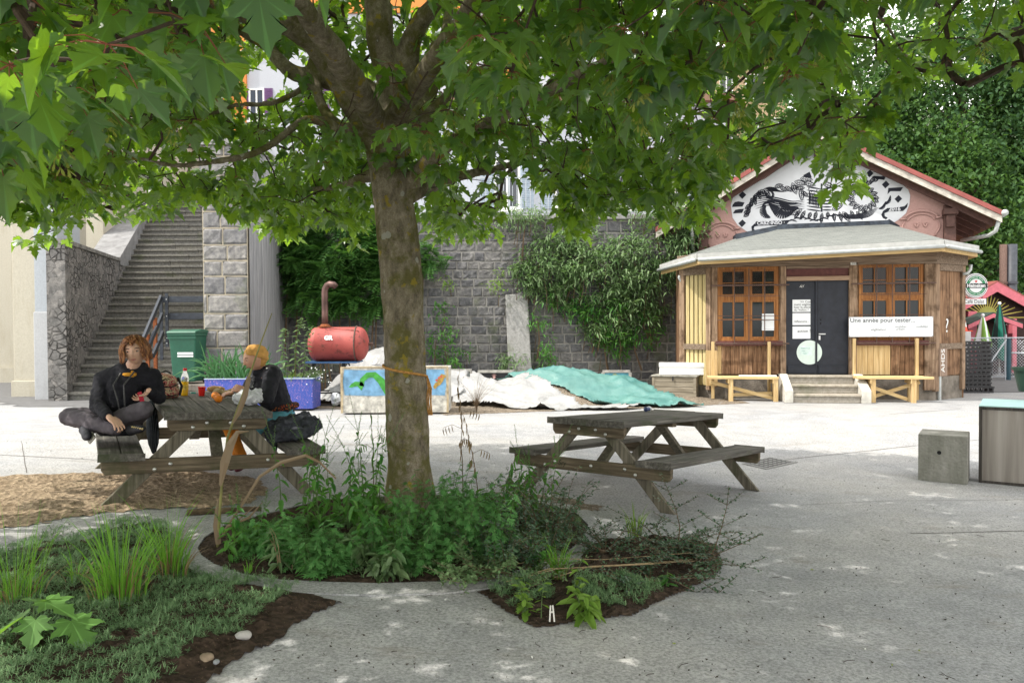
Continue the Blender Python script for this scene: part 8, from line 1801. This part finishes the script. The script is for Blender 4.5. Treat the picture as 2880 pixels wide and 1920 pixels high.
# maple seedling with large leaves at lower left
sp_ = thing('maple_seedling', G(106, 1835), 'young maple seedling with five big pale green leaves at lower left', 'seedling'); p = G(106, 1835); ys0 = p.y; m = MB(); m.tube([p, D(98, 1780, ys0), D(95, 1745, ys0)], [.004, .0035, .003], 6); LP = []
for (u, v, cu, cv, s, az, tl) in ((95, 1668, 95, 1690, .17, 1.5, -.25), (140, 1668, 128, 1690, .19, -.2, -.35), (30, 1735, 60, 1738, .24, 3.3, -.55), (105, 1735, 100, 1742, .16, -1.4, -1.0)):
    e = D(cu, cv, ys0-.01); m.tube([D(95, 1745, ys0), (D(95, 1745, ys0)+e)/2+Vector((0, 0, .01)), e], .0022, 5); LP.append((e, az, tl, s))
e = D(200, 1745, ys0+.05); q = G(185, 1800); m.tube([q, (q+e)/2+Vector((.01, 0, 0)), e], .0022, 5); LP.append((e, -.6, -.6, .22)); keep(m.build('stem', STEM['g']), sp_)
keep(scatter('leaves', LV, LF, np.array([tuple(x[0]) for x in LP]), rotmats(5, np.array([x[1]-pi/2 for x in LP]), np.array([x[2] for x in LP]), np.zeros(5)), np.array([x[3] for x in LP]), leafmat('seedling_leaf', (.13, .27, .07), (.17, .33, .09), (.25, .48, .05), .4, .5, veins=True), luv=LUV), sp_)
# ground cover mats
def cover(name, inside, poly, dens, lm, hmax, size, cond, seed, label=None):
    P = np.array([(p.x, p.y) for p in poly]); x0, y0 = P.min(0); x1, y1 = P.max(0); r = np.random.RandomState(seed); n = int((x1-x0)*(y1-y0)*dens); pos, az, tl, sc = [], [], [], []
    for x, y in zip(r.uniform(x0, x1, n), r.uniform(y0, y1, n)):
        if proj((x, y, gz(x, y)))[1] > 2000: continue
        d = inside(x, y)
        if d < .0 or not cond(x, y, d): continue
        hgt = hmax*(.5+.9*seg_noise(x, y, 2, 4)+.5*seg_noise(x, y, 7, 11)); 
        if hgt < .1*hmax: continue
        z = gz(x, y)+.015+lumps(.05)(x, y, d)+hgt*r.uniform(.1, 1)
        for k in range(8): pos.append((x+r.normal(0, .006), y+r.normal(0, .006), z+r.uniform(-.012, .008))); az.append(r.uniform(0, 6.28)); tl.append(r.uniform(-.2, 1.1)); sc.append(size*r.uniform(.6, 1.3))
    n = len(pos); print(name, n); o = scatter(name, NEED[0], NEED[1], np.array(pos), rotmats(n, np.array(az), np.array(tl), np.zeros(n)), np.array(sc), LM[lm]); tag(o, label, None, kind='stuff'); return o
EL = [G(u, v) for u, v in ((967, 1700), (900, 1722), (830, 1760), (760, 1821), (696, 1844), (640, 1880), (587, 1920), (480, 2050))]
def dl(x, y, L):
    d = 9
    for a, b in zip(L, L[1:]):
        ex, ey = b.x-a.x, b.y-a.y; t = max(0, min(1, ((x-a.x)*ex+(y-a.y)*ey)/(ex*ex+ey*ey))); d = min(d, math.hypot(x-a.x-t*ex, y-a.y-t*ey))
    return d
cover('ground_cover', in_bedl, bedl_w, 2600, 'sedum', .055, .024, lambda x, y, d: dl(x, y, EL) > .26+.16*seg_noise(x, y, 3, 2.5)-(.12 if x > -1.6 and y > 4.6 else 0) and seg_noise(x, y, 9, 3.3) > -.36, 5)
cover('ground_cover', in_pit, pit_w, 2600, 'mug', .05, .022, lambda x, y, d: -2.15 < x < -1.0 and 5.0 < y < 6.0 and seg_noise(x, y, 4, 2.2) > -.12 and d > .08, 6)
cA, cB, cC = G(1740, 1680), G(1445, 1675), G(1530, 1610)
cover('ground_cover', in_bedr, bedr_w, 3200, 'sedum', .07, .026, lambda x, y, d: (math.hypot(x-cA.x, (y-cA.y)*1.0) < .27 or math.hypot(x-cB.x, y-cB.y) < .24) and d > .03, 7)
cover('ground_cover', in_pit, pit_w, 700, 'pale', .07, .035, lambda x, y, d: -1.3 < x < 1.0 and d > .05 and y < 6.9, 8)
# sprawling small-leaved shrub of the right bed: arching branches from several roots
def sprawl(seed, u, v, nb, L, h, label, lm='dark', size=.030, azr=(0, 6.28), up=.5):
    p = G(u, v, .01); pl = Plant(seed)
    for i in range(nb):
        a = pl.r.uniform(*azr); ll = L*pl.r.uniform(.5, 1.1); hh = h*pl.r.uniform(.3, 1.1); P = []
        for k in range(9): f = k/8; P.append(p+Vector((math.cos(a+.3*f)*ll*f, math.sin(a+.3*f)*ll*f, hh*math.sin(pi*min(1, f*up*1.5+.05))*(.4+.6*f)+.015)))
        pl.m.tube(P, [.0045*(1-.7*k/8) for k in range(9)], 4, False); pl.leaves_on(P, 44, size, .12, 1, (-.5, .9), .2, 1.57)
        for b in range(3):
            j = pl.r.randint(2, 6); a2 = a+pl.r.choice((-1, 1))*pl.r.uniform(.5, 1.1); Q = [P[j]+Vector((math.cos(a2)*ll*.35*f, math.sin(a2)*ll*.35*f, .06*f)) for f in (0, .33, .66, 1)]; pl.m.tube(Q, .0016, 3, False); pl.leaves_on(Q, 16, size*.9, .1, 1, (-.5, .9), .2, 1.57)
    return pl.finish('sprawling_shrub', p, label, 'shrub', OVAL, LM[lm], STEM['b'])
sprawl(1, 1700, 1560, 14, .60, .13, 'sprawling small-leaved shrub at the left of the right bed'); sprawl(2, 1870, 1550, 15, .60, .15, 'dense small-leaved shrub in the middle of the right bed'); sprawl(3, 1960, 1590, 12, .50, .12, 'small-leaved shrub at the right corner of the right bed'); sprawl(4, 1830, 1640, 9, .5, .09, 'flat shrub at the front of the right bed beside the sedum mound'); sprawl(9, 1480, 1650, 8, .42, .12, 'pale sprawling twigs at the left tip of the right bed', 'pale')
sprawl(5, 1350, 1640, 9, .45, .16, 'yellow-green arching twigs over the pit rim toward the right bed', 'pale', .04)
# upright thin shrub branches
def upright(seed, L, lb, y=None):
    g = G(*L[0]); y = y or g.y; pl = Plant(seed); P = [D(u, v, y) for u, v in L]; pl.m.tube(P, [.005*(1-.75*k/(len(P)-1)) for k in range(len(P))], 5, False); n = int(sum((b-a).length for a, b in zip(P, P[1:]))/.012); pl.leaves_on(P, n, .034, .15, 1, (-.3, .9), .3, 1.57)
    for j in range(1, len(P)-1):
        for s in (-1, 1):
            a = (0 if s > 0 else pi)+pl.r.uniform(-.5, .5); l_ = .22*(1-.6*j/len(P)); Q = [P[j]+Vector((math.cos(a)*l_*f, math.sin(a)*l_*f, l_*.55*f)) for f in (0, .5, 1)]; pl.m.tube(Q, .0018, 3, False); pl.leaves_on(Q, 18, .030, .1, 1, (-.3, .9), .2, 1.57)
    return pl.finish('shrub_branch_plant', g, lb, 'shrub', OVAL, LM['dark'], STEM['b'])
upright(1, [(1985, 1600), (2010, 1540), (2030, 1480), (2045, 1420), (2050, 1365)], 'upright thin shrub spray standing above the right end of the right bed'); upright(2, [(1905, 1560), (1912, 1480), (1900, 1430), (1880, 1380), (1855, 1325)], 'arching thin spray leaning toward the empty table leg'); upright(3, [(1940, 1600), (2010, 1560), (2080, 1530), (2140, 1500)], 'long spray reaching out over the paving to the right'); upright(4, [(1900, 1660), (1960, 1665), (2020, 1668), (2085, 1672)], 'low spray trailing onto the paving in front right')
for i, (u, v, s) in enumerate(((1420, 1660, 1),)): pass
# leafy seedlings at the front of the right bed
herb(301, 1650, 1730, .16, 8, .05, DOCK, 'lime', 'g', 4, .15, 'rosette of pale broad leaves at the front of the right bed', 'weed', 'leafy_weed', lean=.5, tilt=(-.5, .5)); herb(302, 1500, 1735, .26, 7, .06, OVAL, 'lime', 'g', 9, .07, 'upright pale green seedlings with orange stems at the left front of the right bed', 'weed', 'leafy_weed', lean=.2)
herb(303, 1605, 1680, .24, 2, .02, DOCK, 'lime', 'g', 4, .11, 'single long-stemmed pale leaf plant behind the rosette', 'weed', 'leafy_weed', lean=.2); herb(304, 1870, 1650, .10, 4, .03, OVAL, 'weed', 'g', 3, .10, 'small bright seedling leaves among the shrubs of the right bed', 'weed', 'leafy_weed'); herb(305, 1520, 1610, .20, 5, .06, DOCK, 'weed', 'g', 5, .12, 'green broad-leaf weed between tree pit and right bed', 'weed', 'leafy_weed'); herb(306, 880, 1620, .22, 6, .06, LANCE, 'mug', 'g', 9, .10, 'slender weed at the front left rim of the tree pit', 'weed', 'leafy_weed'); herb(307, 800, 1600, .30, 4, .05, LANCE, 'pale', 'd', 9, .12, 'yellowing thin weed in the pit right of the reed', 'weed', 'leafy_weed')
m = MB(); rv = random.Random(3)
for k in range(4):
    a = G(1400+rv.uniform(0, 160), 1600+rv.uniform(-10, 60), .05); b = G(1840+rv.uniform(-60, 140), 1560+rv.uniform(-30, 60), .10); c = (a+b)/2+Vector((0, 0, rv.uniform(-.02, .05))); m.tube([a, a.lerp(c, .5)+Vector((0, 0, .03)), c, b], [.0035, .003, .0025, .0015], 5)
tag(m.build('bare_stems', STEM['d']), 'bundle of bare brown stems lying across the right bed', 'stems')
# ---------------- wall vegetation
def wallplant(seed, blobs, n, shp, lm, size, label, stems=6, y=WY-.15, depth=.55, name='climbing_shrub', sm='b', droop=(-1.0, .6), base=None):
    pl = Plant(seed); r = pl.r; A = sum(w_*h_ for _, _, w_, h_ in blobs); bs = D(blobs[0][0], blobs[0][1], y); bp_ = Vector(base) if base is not None else bs
    for (u, v, w_, h_) in blobs:
        c = D(u, v, y); rx_, rz_ = w_*y/FPX, h_*y/FPX; k = int(n*w_*h_/A); nb = max(3, k//22)
        for b in range(nb):
            a, q = r.uniform(0, 6.28), math.sqrt(r.random()); bc = Vector((c.x+rx_*q*math.cos(a), y-depth*(1-q*q*.8)*r.random(), c.z+rz_*q*math.sin(a)))
            if b % 3 == 0: s0 = bc+Vector((r.uniform(-.1, .1), .2, -r.uniform(.3, .8))); pl.m.tube([s0, (s0+bc)/2+Vector((.03, -.05, .05)), bc], [.012, .008, .004], 4, False)
            for j in range(22): pl.leaf(bc+Vector((r.gauss(0, .12), r.gauss(0, .08), r.gauss(0, .10))), r.uniform(pi, 2*pi)+r.uniform(-.8, .8), r.uniform(*droop), size*r.uniform(.7, 1.25), r.uniform(-.4, .4))
    for i in range(stems):
        u, v, w_, h_ = r.choice(blobs); t_ = D(u+r.uniform(-w_, w_)*.6, v, y-.15); pl.m.tube([(t_.x+r.uniform(-.2, .2), y-.05, bp_.z if base is not None else t_.z-1.0), (t_.x+r.uniform(-.1, .1), y-.12, t_.z-.5), t_], [.025, .018, .01], 6, False)
    return pl.finish(name, bp_, label, 'climber' if name == 'climbing_shrub' else 'plant', shp, LM[lm], STEM[sm])
wallplant(1, [(1650,760,200,110),(1560,740,110,90),(1800,760,110,120),(1900,720,70,70),(1730,880,60,80),(1680,930,40,40),(1800,860,60,60)], 7500, LANCE, 'silver', .155, 'huge bushy climber with pale long leaves spilling down the wall right of the slab', 10)
wallplant(2, [(1700,880,70,60),(1600,850,60,50),(1740,950,60,50),(1680,970,40,40),(1820,930,50,60)], 1300, LANCE, 'weed', .15, 'darker hanging lower strands of the climber above the turquoise tarp', 3)
wallplant(3, [(850,740,80,70),(960,720,120,90),(1060,700,70,70),(1040,820,70,60),(900,830,80,50),(830,640,50,50),(990,640,80,50)], 2300, PINN, 'pinn', .42, 'dark shrub with feathery pinnate leaves behind the smoker and stovepipe', 9, depth=.9, base=(-4.6, 19.6, 0))
wallplant(4, [(1470,620,70,30)], 500, LANCE, 'pale', .13, 'yellow-green tuft of shrub on the wall coping under the railing', 1)
wallplant(5, [(1540,1000,22,60),(1515,900,16,40)], 330, LANCE, 'weed', .13, 'narrow green plant climbing on the right side of the leaning slab', 1); wallplant(6, [(1240,960,40,60),(1230,880,22,40),(1280,1010,40,30)], 520, LANCE, 'weed', .13, 'weedy climber low on the wall just right of the maple trunk', 2); wallplant(7, [(1430,1020,45,30),(1470,1015,30,20)], 320, LANCE, 'pale', .13, 'grassy weeds at the foot of the leaning slab', 0)
wallplant(8, [(1400,790,22,18)], 90, LANCE, 'lime', .12, 'small fern-like tuft on the wall left of the slab top', 0); wallplant(9, [(1270,800,18,12)], 60, LANCE, 'lime', .11, 'tiny yellow-green tuft high on the wall right of the trunk', 0); wallplant(10, [(1215,740,50,50),(1190,680,40,30)], 260, PINN, 'pinn', .3, 'leafy shoots on the wall close to the right side of the trunk', 1)
wallplant(12, [(1850,600,80,40),(1950,640,40,60)], 900, LANCE, 'silver', .15, 'bushy green growth between wall railing and kiosk gable', 2)
# plants in the blue planter
bx = bpn_x = None
def iris(seed, x0, x1, y, z, n, h, label):
    r = random.Random(seed); m = MB(); t_ = thing('iris_clump', ((x0+x1)/2, y, z), label, 'plant')
    for i in range(n):
        q = Vector((r.uniform(x0, x1), y+r.uniform(-.18, .15), z)); a = r.gauss(0, .9)+(-.5 if q.x < (x0+x1)/2 else .5); hh = h*r.uniform(.6, 1.1); K = 8; prev = None; bendk = r.choice((.2, .5, 1.2)); w_ = r.uniform(.03, .05)
        for k in range(K+1):
            f = k/K; c = q+Vector((math.sin(a)*hh*(.55*f+.3*bendk*f*f), -.25*hh*f*r.uniform(.9, 1.1)*bendk*.5, hh*(f*math.cos(a*.6)-.55*bendk*f**3))); ww = w_*(1-f**3); e = [c-Vector((ww/2*math.cos(a), 0, -ww/2*math.sin(a))), c+Vector((0, -.008, 0)), c+Vector((ww/2*math.cos(a), 0, -ww/2*math.sin(a)))]
            if prev: m.face([prev[0], prev[1], e[1], e[0]]); m.face([prev[1], prev[2], e[2], e[1]])
            prev = e
    keep(m.build('blades', LM['iris'], smooth=True), t_)
ybp = 15.6; zbp = D(730, 1066, 15.3).z-.05
iris(3, D(590, 1060, ybp).x, D(745, 1060, ybp).x, ybp, zbp, 95, .85, 'big clump of arching strap-leaved irises in the left of the blue planter')
tuft(21, 0, 0, 260, .22, .45, 'soft yellowish grass filling the right end of the blue planter', 'lime', .008, base=(D(815, 1060, ybp).x, ybp, zbp), drybase=False, droop=1.0)
def mullein(seed, u0, u1, v1, lb):
    a = D(u0, 1062, ybp); b = D(u1, v1, ybp); pl = Plant(seed); P = [a.lerp(b, k/8)+Vector((.02*math.sin(k), 0, 0)) for k in range(9)]; pl.m.tube(P, [.012*(1-.6*k/8) for k in range(9)], 6, False); pl.leaves_on(P, 22, .17, .08, .95, (-.4, .5), .45)
    for k in range(26): pl.leaf(P[-1]+Vector((pl.r.gauss(0, .04), pl.r.gauss(0, .03), pl.r.uniform(-.1, .08))), pl.r.uniform(0, 6.28), pl.r.uniform(-.2, .9), .07)
    pl.finish('tall_leafy_plant', a, lb, 'plant', DOCK, LM['pale'], STEM['g'])
mullein(1, 800, 795, 935, 'shorter of the tall pale green leafy plants in the blue planter'); mullein(2, 822, 842, 905, 'tallest pale green leafy plant in the blue planter'); mullein(3, 850, 868, 930, 'rightmost tall leafy plant leaning before the red tank')
pl = Plant(77); p = D(870, 1062, ybp-.1)
for i in range(60): a = pl.r.uniform(-.9, .6); P = pl.stem(p+Vector((pl.r.uniform(-.1, .12), pl.r.uniform(-.1, .1), 0)), a, pl.r.uniform(-.12, .30), pl.r.uniform(.1, .45), .003, 5); pl.leaves_on(P, 10, .04, .2, 1, (-.3, .9))
t_ = pl.finish('white_flower_plant', p, 'wispy plant with tiny white flowers spilling over the planter end', 'plant', LANCE, LM['pale'], STEM['g']); m = MB(); [ball(m, p+Vector((pl.r.uniform(.0, .45), pl.r.uniform(-.25, .1), pl.r.uniform(-.15, .2))), .014, n=6) for _ in range(26)]; keep(m.build('flowers', plain('petal_white', (.75, .75, .75))), t_)
# weeds before the painted planter
for i, (u, v, lb) in enumerate(((1012, 1158, 'small dark weed at the foot of the painted planter left half'), (1065, 1160, 'brown dried weed at the foot of the painted planter near the trunk'))): herb(400+i, u, v, .16, 9, .08, LANCE, 'dry' if i else 'dark', 'b', 8, .08, lb, 'weed', 'leafy_weed')
